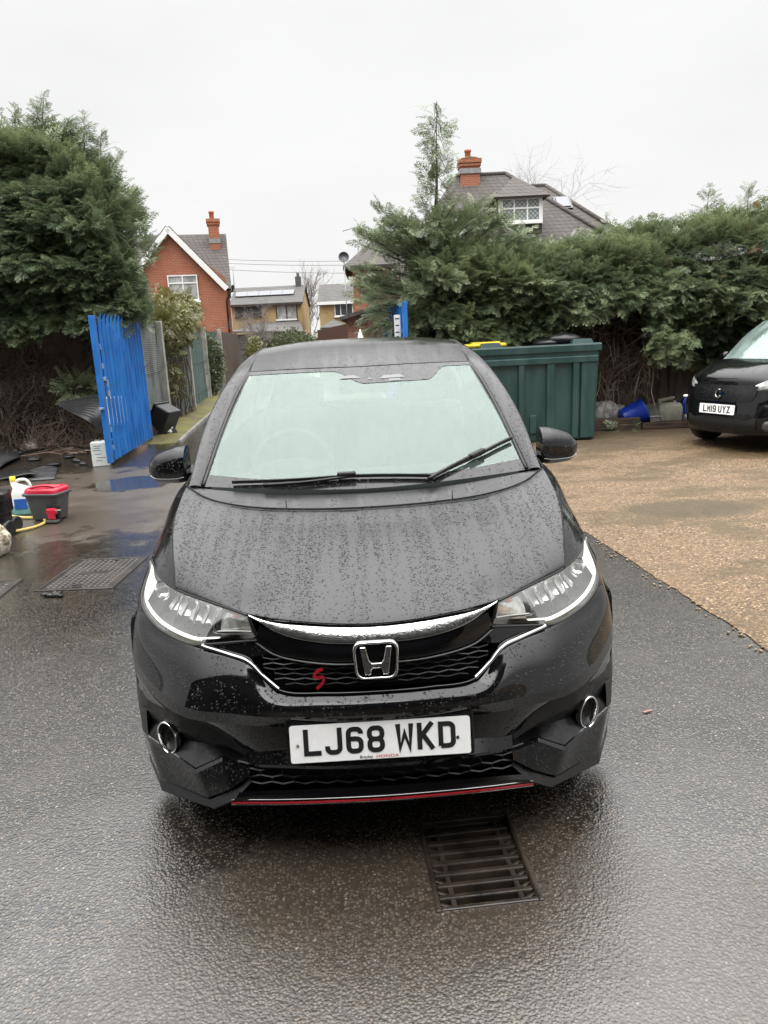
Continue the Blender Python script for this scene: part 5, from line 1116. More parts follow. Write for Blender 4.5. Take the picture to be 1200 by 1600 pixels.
# sign and crate beyond the gate
M['darkboard'] = pm('black board', (.012, .012, .012), .5)
q2 = gp(246, 688); t = thing('old_sign', 'black board with torn white lettering leaning behind the gate', 'sign', (q2.x + .04, q2.y + .35, .0), math.radians(35))
Tm = Matrix.Rotation(math.radians(-14), 4, 'X') @ Matrix.Rotation(math.radians(-16), 4, 'Y'); m = MB(); m.bbox((0, 0, .28), (.28, .03, .54), .006, M=Tm); m.build('board', M['darkboard'], t)
m = MB(); qq = np.random.default_rng(3)
for k in range(34):
    x, z = qq.uniform(-.10, .10), qq.choice([-.18, -.14, -.09, .09, .13, .18, .21]) + qq.normal(0, .012)
    m.box(Vector((0, 0, .28)) + (Tm @ Vector((x, -.0165 - .0002 * k, z))), (qq.uniform(.015, .07), .002, qq.uniform(.015, .045)), M=Tm @ Matrix.Rotation(qq.normal(0, .3), 4, 'Y'))
m.build('lettering', M['paper'], t)
t = thing('crate', 'black recycling crate tipped on its side against the netting fence', 'crate', (-3.80, 13.15, .04), math.radians(-20))
Tm = Matrix.Translation((0, 0, .26)) @ Matrix.Rotation(math.radians(-62), 4, 'Y')
m = MB()
for s in (-1, 1): m.bbox((0, 0, 0), (.50, .018, .30), .005, M=Tm @ Matrix.Translation((0, s * .19, 0))); m.bbox((0, 0, 0), (.018, .36, .30), .005, M=Tm @ Matrix.Translation((s * .25, 0, 0)))
m.bbox((0, 0, 0), (.50, .36, .015), .005, M=Tm @ Matrix.Translation((0, 0, -.15))); m.build('body', M['blackplastic'], t)
m = MB()
for s in (-1, 1): m.bbox((0, 0, 0), (.56, .03, .03), .006, M=Tm @ Matrix.Translation((0, s * .205, .15))); m.bbox((0, 0, 0), (.03, .38, .03), .006, M=Tm @ Matrix.Translation((s * .265, 0, .15)))
m.build('rim', M['blackplastic'], t)
# flat black rubbish on the asphalt
def slab(name, label, cat, pts, h, m_, z=.0, bend=0.0, seed=0):
    qq = np.random.default_rng(seed); c_ = sum((Vector(p) for p in pts), Vector()) / len(pts); bm = bmesh.new(); vv = [bm.verts.new((p.x - c_.x, p.y - c_.y, .004 + z)) for p in pts]; f = bm.faces.new(vv)
    bmesh.ops.triangulate(bm, faces=[f]); bmesh.ops.subdivide_edges(bm, edges=bm.edges[:], cuts=4, use_grid_fill=True)
    for v in bm.verts: v.co.z += bend * (.5 + .5 * math.sin(v.co.x * 7 + v.co.y * 4)) * (abs(v.co.x) + .15)
    e = bmesh.ops.extrude_face_region(bm, geom=bm.faces[:]); [setattr(v.co, 'z', v.co.z + h) for v in e['geom'] if isinstance(v, bmesh.types.BMVert)]; bmesh.ops.recalc_face_normals(bm, faces=bm.faces[:])
    bm.verts.index_update(); mb = MB(); mb.add([v.co for v in bm.verts], [tuple(v.index for v in f.verts) for f in bm.faces], 0, True); bm.free()
    o = mb.build(name, m_, loc=(c_.x, c_.y, 0)); return setp(o, label, cat)
slab('plastic_sheet', 'large flat grey plastic sheet lying under the brown hedge at the left edge', 'sheet', [gp(-60, 705), gp(28, 702), gp(32, 717), gp(0, 735), gp(-70, 745)], .02, M['mat_rubber'], 0, .06, 1)
slab('rubber_sheet', 'flat wet black rubber sheet on the asphalt behind the bucket', 'sheet', [gp(40, 738), gp(78, 727), gp(90, 733), gp(86, 750), gp(45, 752)], .01, M['mat_rubber'], 0, .01, 2)
slab('plastic_scrap', 'crumpled black plastic scrap on the ground left of the bucket', 'scrap', [gp(-40, 742), gp(8, 740), gp(38, 736), gp(60, 748), gp(30, 750), gp(-40, 752)], .012, M['blackplastic'], 0, .10, 3)
for k, (x, y, w_) in enumerate(((54, 720, .20), (84, 728, .22), (121, 722, .12), (130, 727, .10), (108, 716, .16))):
    c_ = gp(x, y); m = MB(); m.ell((0, 0, .02), (w_ * .6, w_ * .35, .03), 9, 6, 0, .18, k)
    o = m.build('debris_lump', M['blackplastic'], loc=c_); setp(o, 'small black lump of broken plastic on the ground before the brown hedge', 'debris', 'black plastic lumps')
m = MB(); qq = np.random.default_rng(8)
for k in range(26): a_ = gp(qq.uniform(78, 140), qq.uniform(700, 712)); m.tube([tuple(a_ + Vector((0, 0, .02))), tuple(a_ + Vector((qq.normal(0, .15), qq.normal(0, .12), .07))), tuple(a_ + Vector((qq.normal(0, .3), qq.normal(0, .2), .02)))], .006, 4, caps=False)
setp(m.build('leaf_litter', M['twig']), 'fallen brown twigs and litter at the foot of the brown hedge', 'litter', kind='stuff')
m = MB(); m.tube(spline([gp(30, 712) + Vector((0, 0, .04)), gp(70, 706) + Vector((0, 0, .05)), gp(100, 702) + Vector((0, 0, .06)), gp(140, 706) + Vector((0, 0, .04)), gp(180, 712) + Vector((0, 0, .03))], 40), .022, 8); setp(m.build('black_hose', M['blackplastic']), 'thick black hose lying along the foot of the brown hedge', 'hose')

# ------------------------------------------------------------------ washing things at the left edge
M['bucket'] = pm('grey bucket plastic', (.055, .058, .060), .35, var=.12, vs_=10); M['bucket_red'] = pm('red plastic', (.42, .012, .035), .32, var=.1); M['jug'] = pm('translucent white plastic', (.62, .64, .60), .35, var=.05); M['liquid'] = pm('turquoise liquid', (.10, .30, .29), .3, c2=(.2, .42, .40), vs_=9); M['jugblue'] = pm('blue label', (.02, .10, .38), .4); M['yellow'] = pm('yellow cap', (.62, .46, .02), .4); M['hose'] = pm('yellow hose', (.48, .36, .10), .4, var=.12)
bk = gp(80, 811); t = thing('mop_bucket', 'grey mop bucket with a red wringer basket on top', 'bucket', bk, math.radians(-12))
def sq(z, w, d_, r_=.05, cx=0, cy=0): return [(x + cx, y + cy, z) for x, y in rrect(w, d_, min(r_, w/2.1, d_/2.1), 1, 5)]
m = MB(); m.grid(np.array([sq(.012, .02, .02, .005), sq(.012, .27, .20), sq(.03, .285, .21), sq(.20, .325, .245), sq(.245, .34, .26), sq(.25, .375, .29), sq(.27, .38, .295), sq(.275, .36, .275), sq(.25, .345, .26), sq(.06, .28, .2)]), closed=True); m.build('body', M['bucket'], t)
m = MB(); m.grid(np.array([sq(.262, .350, .265, .06), sq(.300, .356, .270, .07), sq(.318, .33, .25, .07), sq(.318, .25, .17, .06), sq(.30, .22, .15, .05), sq(.20, .20, .13, .05), sq(.20, .02, .02, .005)]), closed=True); m.build('wringer', M['bucket_red'], t)
m = MB(); m.tube(spline([(-.15, -.10, .30), (-.05, -.115, .335), (.08, -.10, .345), (.16, -.05, .31)], 14), .012, 6); m.build('carry_handle', M['bucket_red'], t)
m = MB(); m.bbox((.125, -.108, .085), (.115, .05, .17), .012); m.build('pedal_recess', M['dark'], t)
m = MB(); m.bbox((.13, -.15, .11), (.10, .05, .06), .015); m.bbox((.13, -.16, .07), (.07, .03, .07), .01); m.build('pedal', M['bucket_red'], t)
m = MB(); m.bbox((.13, -.165, .02), (.125, .07, .025), .008); m.build('pedal_foot', M['bucket'], t); m = MB(); m.tube([(.17, -.16, .12), (.24, -.17, .13)], .006, 5); m.build('pedal_pin', M['palegrey'], t)
jg = gp(40, 803); t = thing('detergent_jug', 'white jug of turquoise liquid with a yellow cap behind the grey bucket', 'jug', jg, .1)
m = MB(); m.grid(np.array([sq(.004, .02, .02, .005), sq(.004, .20, .15), sq(.02, .215, .16), sq(.10, .21, .158)]), closed=True); m.build('liquid_base', M['liquid'], t)
m = MB(); m.grid(np.array([sq(.10, .21, .158), sq(.20, .20, .15), sq(.27, .15, .12, .04, .0), sq(.31, .07, .07, .03, -.06), sq(.33, .05, .05, .02, -.07), sq(.34, .05, .05, .02, -.07)]), closed=True); m.tube(spline([(.09, 0, .22), (.085, 0, .30), (.05, 0, .345), (-.02, 0, .345), (-.05, 0, .32)], 16), .015, 8); m.build('body', M['jug'], t)
m = MB(); m.bbox((.0, -.083, .12), (.12, .006, .10), .002); m.build('label_panel', M['jugblue'], t)
m = MB(); m.lathe([(.028, 0), (.028, .045), (.001, .047)], Matrix.Translation((-.07, 0, .34)), 14); m.build('cap', M['yellow'], t)
pw = gp(8, 838); t = thing('pressure_washer', 'black wheeled pressure washer with a pale grey handle post at the left edge', 'pressure washer', pw, math.radians(8))
m = MB(); m.bbox((-.05, .05, .30), (.22, .22, .20), .02); m.bbox((-.06, .05, .14), (.20, .20, .20), .02); m.bbox((.02, -.02, .36), (.12, .14, .07), .01); m.build('body', M['blackplastic'], t)
m = MB(); m.bbox((-.03, -.05, .64), (.045, .045, .58), .006); m.build('handle_post', M['palegrey'], t)
m = MB(); m.bbox((-.09, -.05, .95), (.16, .10, .07), .012, M=Matrix.Rotation(.25, 4, 'Y')); m.build('handle', M['blackplastic'], t)
for k, (x, y) in enumerate(((.055, -.04), (.06, .13))):
    m = MB(); T = Matrix.Translation((x, y, .075)) @ Matrix.Rotation(math.radians(90), 4, 'Y') @ Matrix.Rotation(math.radians(20), 4, 'X'); m.lathe([(.001, -.02), (.05, -.022), (.072, -.018), (.075, 0), (.072, .018), (.05, .022), (.03, .012), (.001, .015)], T, 20); facing(m.build('wheel', M['blackplastic'], t))
m = MB(); c_ = gp(45, 826); m.tube(spline([gp(2, 842) + Vector((0, 0, .05)), gp(30, 832) + Vector((0, 0, .018)), gp(55, 826) + Vector((0, 0, .016)), gp(71, 818) + Vector((0, 0, .016)), gp(62, 812) + Vector((0, 0, .016)), gp(38, 812) + Vector((0, 0, .02)), gp(15, 814) + Vector((0, 0, .05))], 40), .014, 8); setp(m.build('garden_hose', M['hose']), 'loop of yellow hose on the asphalt below the grey bucket', 'hose')
def stonemat():
    tt = NT('pitted pale stone'); o = tt.obj(); n = tt.noise(o, 14, 6, .7); return tt.done(tt.pbsdf(base=tt.mix(tt.mapr(n, .38, .6, 0, 1), (.10, .07, .03, 1), (.62, .58, .46, 1)), rough=.8, nrm=tt.bump(n, .03, .8)))
m = MB(); c_ = gp(-14, 868); m.ell((0, 0, .12), (.17, .14, .15), 26, 18, 0, .035, 4); m.v = [(x, y, max(z, .002)) for x, y, z in m.v]; setp(m.build('stone', stonemat(), loc=c_), 'pitted pale yellow stone cut off by the left edge below the pressure washer', 'stone')
m = MB(); c_ = gp(84, 932); qq = np.random.default_rng(12)
for k in range(7): m.ell((qq.normal(0, .03), qq.normal(0, .02), .014), (qq.uniform(.018, .04), qq.uniform(.01, .022), .014), 8, 5, 0, .25, k)
setp(m.build('crumpled_rag', M['blackplastic'], loc=c_), 'small crumpled black rag lying in front of the studded manhole cover', 'rag')
m = MB(); c_ = gp(1012, 1113); m.bbox((0, 0, .006), (.045, .008, .004), .001, rz=.35); setp(m.build('twig', M['pl_red'] if False else M['bucket'], loc=c_), 'tiny twig on the bare asphalt right of the black hatchback', 'twig'); bpy.data.objects['twig'].data.materials[0] = pm('pinkish twig', (.35, .2, .17), .7)

# ------------------------------------------------------------------ green container and what is on and beside it
M['binplastic'] = pm('dark green moulded plastic', (0.011, 0.040, 0.038), .40, c2=(.030, .064, .060), vs_=3.5, bump=.002, bs=25, spec=.4, stretch=(1.4, 1.4, .35))
bR = gp(934, 688); bx = thing('waste_container', 'large dark green moulded plastic container against the right hedge', 'container', (bR.x - .92, bR.y + .02, 0), math.radians(2))
bw, bd_, bh = 1.88, 1.05, 1.34
def ringb(z, w_, d_, r_=.04): return [(x, y + bd_/2, z) for x, y in rrect(w_, d_, r_, 1, 4)]
m = MB(); m.grid(np.array([ringb(.02, .05, .05, .01), ringb(.02, bw - .08, bd_ - .08), ringb(.05, bw - .07, bd_ - .07), ringb(bh - .10, bw, bd_)]), closed=True, smooth=False); m.build('body', M['binplastic'], bx)
m = MB(); m.grid(np.array([ringb(bh - .101, bw + .0, bd_), ringb(bh - .10, bw + .06, bd_ + .06), ringb(bh - .02, bw + .07, bd_ + .07), ringb(bh, bw + .05, bd_ + .05), ringb(bh, bw - .06, bd_ - .06), ringb(bh - .05, bw - .08, bd_ - .08), ringb(bh - .05, .02, .02, .005)]), closed=True, smooth=False); m.build('rim', M['binplastic'], bx)
yf = lambda z: .0 + .035 * (1 - z / (bh - .1)) - .0
tilt = math.atan(.035 / (bh - .1))
for i, (x0, x1) in enumerate(((-.90, -.72), (-.62, -.56), (-.19, -.11), (.20, .31), (.56, .65))):       # raised ribs between the sunk panels
    m = MB(); m.bbox(((x0 + x1)/2, yf(.6) - .022, .60), (x1 - x0, .052, 1.12), .012, M=Matrix.Rotation(tilt, 4, 'X')); m.build('rib', M['binplastic'], bx)
m = MB(); m.bbox((.78, yf(.6) - .018, .60), (.20, .044, 1.12), .012, M=Matrix.Rotation(tilt, 4, 'X')); m.build('corner_rib', M['binplastic'], bx)
m = MB(); m.bbox((0, yf(1.12) - .028, 1.13), (bw - .06, .06, .09), .012, M=Matrix.Rotation(tilt, 4, 'X')); m.build('top_rail', M['binplastic'], bx)
m = MB(); m.bbox((.02, yf(.2) - .012, .26), (.10, .03, .26), .01); m.build('drain_boss', M['binplastic'], bx)
for x in (-.55, .72):
    m = MB(); m.grid(np.array([sq(bh - .002, .30, .16, .02, x, .12), sq(bh + .06, .25, .12, .02, x, .12), sq(bh + .062, .02, .02, .005, x, .12)]), closed=True, smooth=False); m.build('lid_lug', M['binplastic'], bx)
qy = at(752, 536, 10.75); m = MB(); m.bbox((0, 0, 0), (.66, .34, .05), .02); m.bbox((.05, 0, .03), (.4, .25, .03), .012); setp(m.build('yellow_lid', M['yellow'], loc=(qy.x, qy.y, bh + .03)), 'yellow plastic lid lying on the left end of the green container', 'lid')
qy = at(880, 533, 10.8); m = MB(); m.ell((0, 0, .06), (.26, .2, .085), 16, 9, 0, .05, 2); m.ell((-.2, 0, .02), (.22, .16, .06), 14, 8, 0, .05, 3); m.ell((.22, .05, .02), (.2, .14, .05), 14, 8, 0, .05, 4); setp(m.build('rubbish_bag', M['blackplastic'], loc=(qy.x, qy.y, bh)), 'slack black rubbish bag on top of the green container', 'bag')
# edging timbers, panel fence and junk between container and small car
M['panel'] = pm('grey brown fence panel', (.075, .060, .048), .9, c2=(.17, .14, .115), vs_=2.5, stretch=(5, 1, .5)); M['sleeper'] = pm('wet timber edging', (.022, .013, .009), .6, c2=(.07, .042, .03), vs_=5, stretch=(.6, 4, 4))
t = thing('panel_fence', 'weathered grey brown panel fence under the right hedge', 'fence', (3.9, 12.05, 0), -.02)
for i in range(15):
    x = -1.9 + i * .28; m = MB(); m.bbox((x, .0 + .012 * (i % 2), .72), (.272, .03, 1.40), .004); m.build('board', M['panel'], t)
m = MB(); m.bbox((.2, -.05, .14), (4.3, .05, .28), .008); m.build('gravel_board', M['panel'], t)
t = thing('timber_edging', 'low wet timber edging along the foot of the right hedge', 'edging', (3.9, 11.25, 0), -.06)
for x, l, z in ((-.55, 1.2, .05), (.65, 1.15, .055), (-.5, 1.1, .14)):
    m = MB(); m.bbox((x, .0 if z < .1 else .02, z), (l, .10, .09), .008, rz=.015 * x); m.build('timber', M['sleeper'], t)
M['sack'] = pm('dirty white sack', (.50, .50, .49), .6, c2=(.20, .19, .18), vs_=9, bump=.02, bs=14); M['drum'] = pm('blue plastic', (.008, .035, .32), .3, var=.15); M['pail'] = pm('grey pail', (.12, .12, .11), .5); M['can'] = pm('grimy white canister', (.36, .35, .29), .5, c2=(.24, .23, .18), vs_=7)
g0 = 'junk behind the timber edging'
c_ = at(947, 652, 11.7); m = MB(); m.ell((0, 0, .16), (.24, .15, .20), 18, 12, 0, .05, 6); m.ell((.22, .04, .12), (.16, .12, .17), 14, 10, 0, .07, 7); setp(m.build('white_sack', M['sack'], loc=(c_.x, c_.y, .05)), 'crumpled dirty white sack beside the foot of the green container', 'sack', g0)
c_ = at(990, 650, 11.5); t = thing('blue_tub', 'bright blue plastic tub tipped on its side under the hedge', 'tub', (c_.x, c_.y, .20), .3, g0)
T = Matrix.Rotation(math.radians(68), 4, 'Y') @ Matrix.Rotation(math.radians(18), 4, 'X'); m = MB(); m.lathe([(.001, -.19), (.15, -.19), (.155, -.17), (.19, .14), (.20, .15), (.205, .17), (.19, .17), (.18, .13), (.14, -.15), (.001, -.16)], T, 26); facing(m.build('body', M['drum'], t)); m = MB(); m.lathe([(.160, -.1), (.166, -.095), (.167, -.085), (.162, -.08)], T, 26); m.build('band', M['drum'], t)
c_ = at(1018, 650, 11.6); t = thing('grey_pail', 'grey pail lying between the blue tub and the grimy canister', 'pail', (c_.x, c_.y, .18), .2, g0); T = Matrix.Rotation(math.radians(160), 4, 'X'); m = MB(); m.lathe([(.001, -.15), (.11, -.15), (.135, .14), (.145, .15), (.125, .14), (.1, -.13), (.001, -.13)], T, 22); m.build('body', M['pail'], t)
m = MB(); m.lathe([(.118, .05), (.140, .06), (.142, .075), (.12, .08)], T, 22); m.build('band', M['palegrey'], t)
c_ = at(1046, 640, 11.6); t = thing('canister', 'grimy white plastic canister with a moulded handle under the hedge', 'canister', (c_.x, c_.y, .07), -.15, g0)
m = MB(); m.grid(np.array([sq(.0, .02, .02, .005), sq(.0, .34, .22), sq(.02, .36, .24), sq(.22, .36, .24), sq(.28, .30, .19, .05), sq(.29, .05, .04, .01)]), closed=True); m.build('body', M['can'], t)
m = MB(); m.bbox((-.05, 0, .335), (.24, .06, .05), .015, M=Matrix.Rotation(-.2, 4, 'Y')); m.bbox((-.15, 0, .30), (.05, .06, .08), .012); m.bbox((.07, 0, .28), (.05, .06, .06), .012); m.build('handle', M['can'], t)
m = MB(); m.lathe([(.03, 0), (.03, .035), (.001, .037)], Matrix.Translation((.13, 0, .27)), 12); m.build('cap', M['dark'], t)
c_ = at(1070, 640, 11.7); m = MB(); m.grid(np.array([sq(0, .02, .02, .005), sq(0, .13, .13, .03), sq(.30, .14, .14, .03), sq(.36, .06, .06, .02), sq(.38, .05, .05, .02)]), closed=True); setp(m.build('blue_bottle', M['drum'], loc=(c_.x, c_.y, .05)), 'blue plastic bottle mostly hidden by the small black car', 'bottle', g0)
P, v = blobpts(26, (3.72, 11.12, .05), (.22, .08, .05), 24); n = len(P); qq = np.random.default_rng(2)
s = MB(); s.tube([(-.1, 0, .02), (.1, 0, .04)], .006, 5)
leafy('fallen_frond', 'fallen green conifer frond lying against the timber edging', 'frond', P, v + qq.normal(0, .4, (n, 3)), qq.uniform(.12, .22, n), np.stack([qq.uniform(.5, 1, n), 0 * P[:, 0]], 1), M['leyl'], PR, 25, None, s, (3.72, 11.12, 0))

# ------------------------------------------------------------------ small black car at the right edge
M['paint2'] = wet_paint('small car black paint', (.003, .003, .004), False, .35, .05)
sc_ = thing('parked_car', 'small black city car cropped by the right edge, white plate below its round emblem', 'car', (4.12, 9.01, 0), math.radians(-67)); sc_.scale = (1, 1, 1.035)
CW = .80
def spanel(name, rows, m_, both=True, nu=40, nv=24, parent=None): return facing(MB().grid(loft_grid([mir(r_) for r_ in rows] if both else rows, nu, nv)).build(name, m_, parent or sc_))
a1 = [(0, .02, .22), (.4, .05, .22), (.66, .20, .23), (.76, .42, .24)]; a2 = [(0, -.02, .36), (.4, .01, .36), (.70, .18, .37), (.80, .44, .38)]
a3 = [(0, -.01, .55), (.4, .02, .55), (.71, .19, .56), (.815, .46, .56)]; a4 = [(0, .03, .72), (.4, .06, .72), (.70, .22, .72), (.81, .48, .72)]
a5 = [(0, .08, .86), (.4, .11, .86), (.66, .26, .85), (.79, .52, .84)]; a6 = [(0, .28, .98), (.4, .30, .975), (.64, .42, .945), (.77, .60, .90)]
a7 = [(0, .55, 1.045), (.4, .58, 1.04), (.64, .68, 1.02), (.75, .85, .96)]
spanel('front_bumper', [a1, a2, a3, a4], M['paint2']); spanel('bonnet', [a4, a5, a6, a7], M['paint2'])
b1 = [(0, .57, 1.045), (.4, .60, 1.042), (.66, .74, 1.02)]; b2 = [(0, .95, 1.33), (.36, .98, 1.325), (.60, 1.06, 1.31)]; b3 = [(0, 1.22, 1.50), (.33, 1.24, 1.495), (.54, 1.30, 1.47)]
M['screen2'] = glass('small car windscreen', (.72, .88, .82), .18, (.35, .45, .42), .30, 0)
spanel('windscreen', [b1, b2, b3], M['screen2'])
r1 = [(0, 1.22, 1.502), (.33, 1.24, 1.497), (.545, 1.30, 1.47)]; spanel('roof', [r1, [(0, 1.7, 1.555), (.33, 1.7, 1.55), (.56, 1.7, 1.515)], [(0, 2.3, 1.53), (.33, 2.3, 1.525), (.55, 2.3, 1.49)], [(0, 2.6, 1.45), (.33, 2.58, 1.44), (.53, 2.55, 1.41)]], M['paint2'])
def ssym(name, fn, m_):
    for s in (-1, 1):
        mb = MB(); fn(s, mb); facing(mb.build(name, m_, sc_))
ssym('roof_pillar', lambda s, mb: mb.grid(loft_grid(sx([[(.66, .73, 1.022), (.60, 1.05, 1.312), (.54, 1.30, 1.476)], [(.70, .76, 1.025), (.645, 1.08, 1.305), (.575, 1.32, 1.47)], [(.715, .84, .99), (.665, 1.14, 1.28), (.585, 1.36, 1.455)]], s), 30, 10)), M['paint2'])
def sside(s, mb):
    g = []
    for y in np.linspace(.46, 2.6, 90):
        zb = .22
        for c_ in (.62, 2.25):
            if abs(y - c_) < .31: zb = max(zb, .28 + math.sqrt(.31 ** 2 - (y - c_) ** 2))
        zt = float(np.interp(y, [.46, .6, .85, 1.2, 2.6], [.84, .90, .965, .99, 1.04])); xt = float(np.interp(y, [.46, .6, .85, 2.2, 2.6], [.775, .772, .755, .75, .68]))
        g.append([(s * (.828 * (1 - u ** 3) + xt * u ** 3 - .02 * (1 - u) ** 4), y, zb + (zt - zb) * u) for u in np.linspace(0, 1, 10)])
    mb.grid(np.array(g))
ssym('side_panel', sside, M['paint2'])
ssym('side_window', lambda s, mb: mb.grid(np.array([[(s * (.752 - .165 * u), y + .0, zl + (zh - zl) * u) for u in np.linspace(0, 1, 6)] for y, zl, zh in ((.92, .975, 1.0), (1.1, .985, 1.20), (1.35, .995, 1.43), (1.8, 1.01, 1.48), (2.4, 1.035, 1.44))])), M['sideglass'])
spanel('tailgate', [[(0, 2.62, 1.44), (.53, 2.56, 1.41)], [(0, 2.72, .95), (.70, 2.62, .98)], [(0, 2.74, .3), (.78, 2.60, .3)]], M['paint2'])
M['lampclear'] = pm('clear lamp', (.50, .50, .49), .18, .45, var=.35, vs_=16)
ssym('headlight', lambda s, mb: mb.grid(loft_grid(sx([[(.43, .085, .78), (.56, .155, .845), (.70, .32, .865), (.765, .47, .845)], [(.43, .065, .745), (.58, .145, .765), (.72, .29, .79), (.795, .455, .79)], [(.45, .075, .71), (.60, .155, .700), (.74, .30, .715), (.805, .455, .735)]], s), 24, 12)), M['lampclear'])
ssym('running_light', lambda s, mb: mb.ell((s * .70, .205, .60), (.068, .05, .020), 14, 8), M['white'])
ssym('fog_lamp', lambda s, mb: mb.lathe([(.001, -.012), (.045, -.010), (.055, 0), (.06, .01)], Matrix.Translation((s * .62, .085, .33)) @ Matrix.Rotation(math.radians(s * 30), 4, 'Z') @ Matrix.Rotation(math.radians(-90), 4, 'X'), 18), M['lampin'])
m = MB(); m.grid(loft_grid([mir(r_) for r_ in ([(0, -.024, .42), (.3, -.012, .42), (.5, .04, .42)], [(0, -.028, .34), (.3, -.014, .34), (.5, .035, .34)], [(0, -.002, .27), (.3, .01, .27), (.5, .06, .27)])], 20, 8)); facing(m.build('lower_grille', M['dark'], sc_))
m = MB(); m.grid(loft_grid([mir(r_) for r_ in ([(0, .028, .775), (.3, .045, .775), (.47, .08, .77)], [(0, -.008, .66), (.3, .008, .66), (.46, .05, .66)], [(0, -.018, .585), (.3, -.002, .585), (.42, .03, .59)])], 20, 8)); facing(m.build('upper_grille', M['plastic'], sc_))
T = Matrix.Translation((0, -.016, .675)) @ Matrix.Rotation(math.radians(-14), 4, 'X'); m = MB()
for a, b_ in ((62, 330),): m.tube([tuple(T @ Vector((.042 * math.cos(math.radians(q_)), -.008, .045 * math.sin(math.radians(q_))))) for q_ in np.linspace(a, b_, 24)], .013, 6)
m.add([tuple(T @ Vector(p)) for p in ((.02, -.02, .045), (.062, -.02, .004), (.030, -.02, -.014), (.008, -.02, .022))], [(0, 1, 2, 3)]); m.build('emblem', M['chrome'], sc_)
pT2 = Matrix.Translation((0, -.036, .50)) @ Matrix.Rotation(math.radians(-4), 4, 'X'); m = MB(); m.poly(rrect(.52, .111, .008), .008, pT2); np2 = m.build('number_plate', M['white'], sc_)
tw = textwidth('LM19 UYZ'); m = MB(); lettering(m, 'LM19 UYZ', pT2 @ Matrix.Translation((-tw/2, -.0085, -.0395))); m.build('plate_lettering', M['dark'], np2)
for y in (.62, 2.25):
    for s in (-1, 1):
        T = Matrix.Translation((s * .73, y, .28)) @ Matrix.Rotation(math.radians(90), 4, 'Y'); m = MB(); m.lathe([(.001, s*.05), (.19, s*.06), (.19, s*.085), (.265, s*.08), (.278, 0), (.265, -s*.08), (.1, -s*.08)], T, 26); facing(m.build('wheel', M['rubber'], sc_))
ssym('door_mirror', lambda s, mb: mb.ell((s * .87, 1.02, 1.04), (.10, .07, .075), 14, 10), M['gloss'])
m = MB(); m.box((0, 1.4, .24), (1.3, 2.2, .05)); m.build('underbody', M['dark'], sc_)
for s in (-1, 1):
    m = MB(); m.bbox((s * .33, 1.62, .85), (.44, .14, .6), .05, M=Matrix.Rotation(-.2, 4, 'X')); m.ell((s * .33, 1.68, 1.25), (.14, .06, .13), 14, 9); m.build('seat', M['seat'], sc_)
m = MB(); m.bbox((0, .95, .96), (1.25, .35, .12), .04); m.build('dashboard', M['seat'], sc_)
# ------------------------------------------------------------------ houses and what stands beyond the hedges
M['brick_o'] = brick('orange red brick', (.36, .105, .045), (.27, .075, .035), (.34, .24, .18))
M['brick_y'] = brick('buff brick', (.42, .29, .13), (.33, .22, .09), (.36, .30, .2), .225, .075, .008)
M['brick_b'] = brick('brown pink brick', (.26, .115, .075), (.20, .09, .06), (.27, .2, .16))
M['tiles'] = brick('brown roof tiles', (.058, .049, .044), (.084, .070, .062), (.024, .020, .018), .24, .16, .018, .8, .02)
M['tiles_g'] = brick('grey roof tiles', (.070, .066, .062), (.10, .095, .09), (.030, .028, .027), .3, .22, .02, .8, .02)
M['upvc'] = pm('white window plastic', (.72, .72, .71), .4, var=.03); M['pane'] = gloss_black('window pane', (.05, .055, .06), .06, 1.6); M['panenet'] = pm('curtained pane', (.20, .20, .20), .25, c2=(.38, .38, .38), vs_=2)
M['solar'] = pm('solar panel', (.055, .06, .075), .12, var=.1, spec=.8); M['door_b'] = pm('brown stained wood', (.045, .018, .010), .6, c2=(.07, .03, .018), vs_=4, stretch=(10, 10, .5)); M['dwood'] = pm('dark window frame', (.03, .02, .016), .5)
M['lead'] = pm('lead flashing', (.22, .22, .22), .6); M['pot'] = pm('terracotta pot', (.33, .11, .05), .8); M['mosscap'] = pm('mossy chimney top', (.10, .08, .02), .9, c2=(.20, .15, .08), vs_=6); M['galv'] = pm('galvanised pole', (.25, .25, .26), .5, .6); M['dish'] = pm('grey dish', (.16, .16, .17), .5)
def roofslab(mb, pts, th=.10):            # a planar roof slope with thickness; pts anticlockwise seen from outside
    p = [Vector(q) for q in pts]; n = (p[1] - p[0]).cross(p[2] - p[0]).normalized(); lo = [q - n * th for q in p]; k = len(p)
    mb.add(p + lo, [tuple(range(k)), tuple(range(2*k - 1, k - 1, -1))] + [(i, k + i, k + (i+1) % k, (i+1) % k) for i in range(k)])
def window(parent, c, w_, h_, cols=2, frame='upvc', pane='pane', sill=True, top=None, t=.06):
    f = MB(); e = .055 if frame == 'upvc' else .07; y = -t/2
    for s in (-1, 1): f.bbox((c[0] + s * (w_/2 - e/2), c[1] + y, c[2]), (e, t, h_), .006); f.bbox((c[0], c[1] + y, c[2] + s * (h_/2 - e/2)), (w_ - 2*e, t - .006, e), .006)
    for i in range(1, cols): f.bbox((c[0] - w_/2 + w_ * i / cols, c[1] + y, c[2]), (e, t - .008, h_ - 2*e), .005)
    if top: f.bbox((c[0], c[1] + y, c[2] + h_/2 - top), (w_ - 2*e, t - .014, e), .005)
    o = f.build('window', M[frame], parent); g_ = MB(); g_.box((c[0], c[1] - .012, c[2]), (w_ - .04, .012, h_ - .04)); g_.build('pane', M[pane], o)
    if sill: s_ = MB(); s_.bbox((c[0], c[1] - .07, c[2] - h_/2 - .05), (w_ + .12, .16, .09), .01); s_.build('sill', M['upvc' if frame == 'upvc' else 'dwood'], o)
    return o
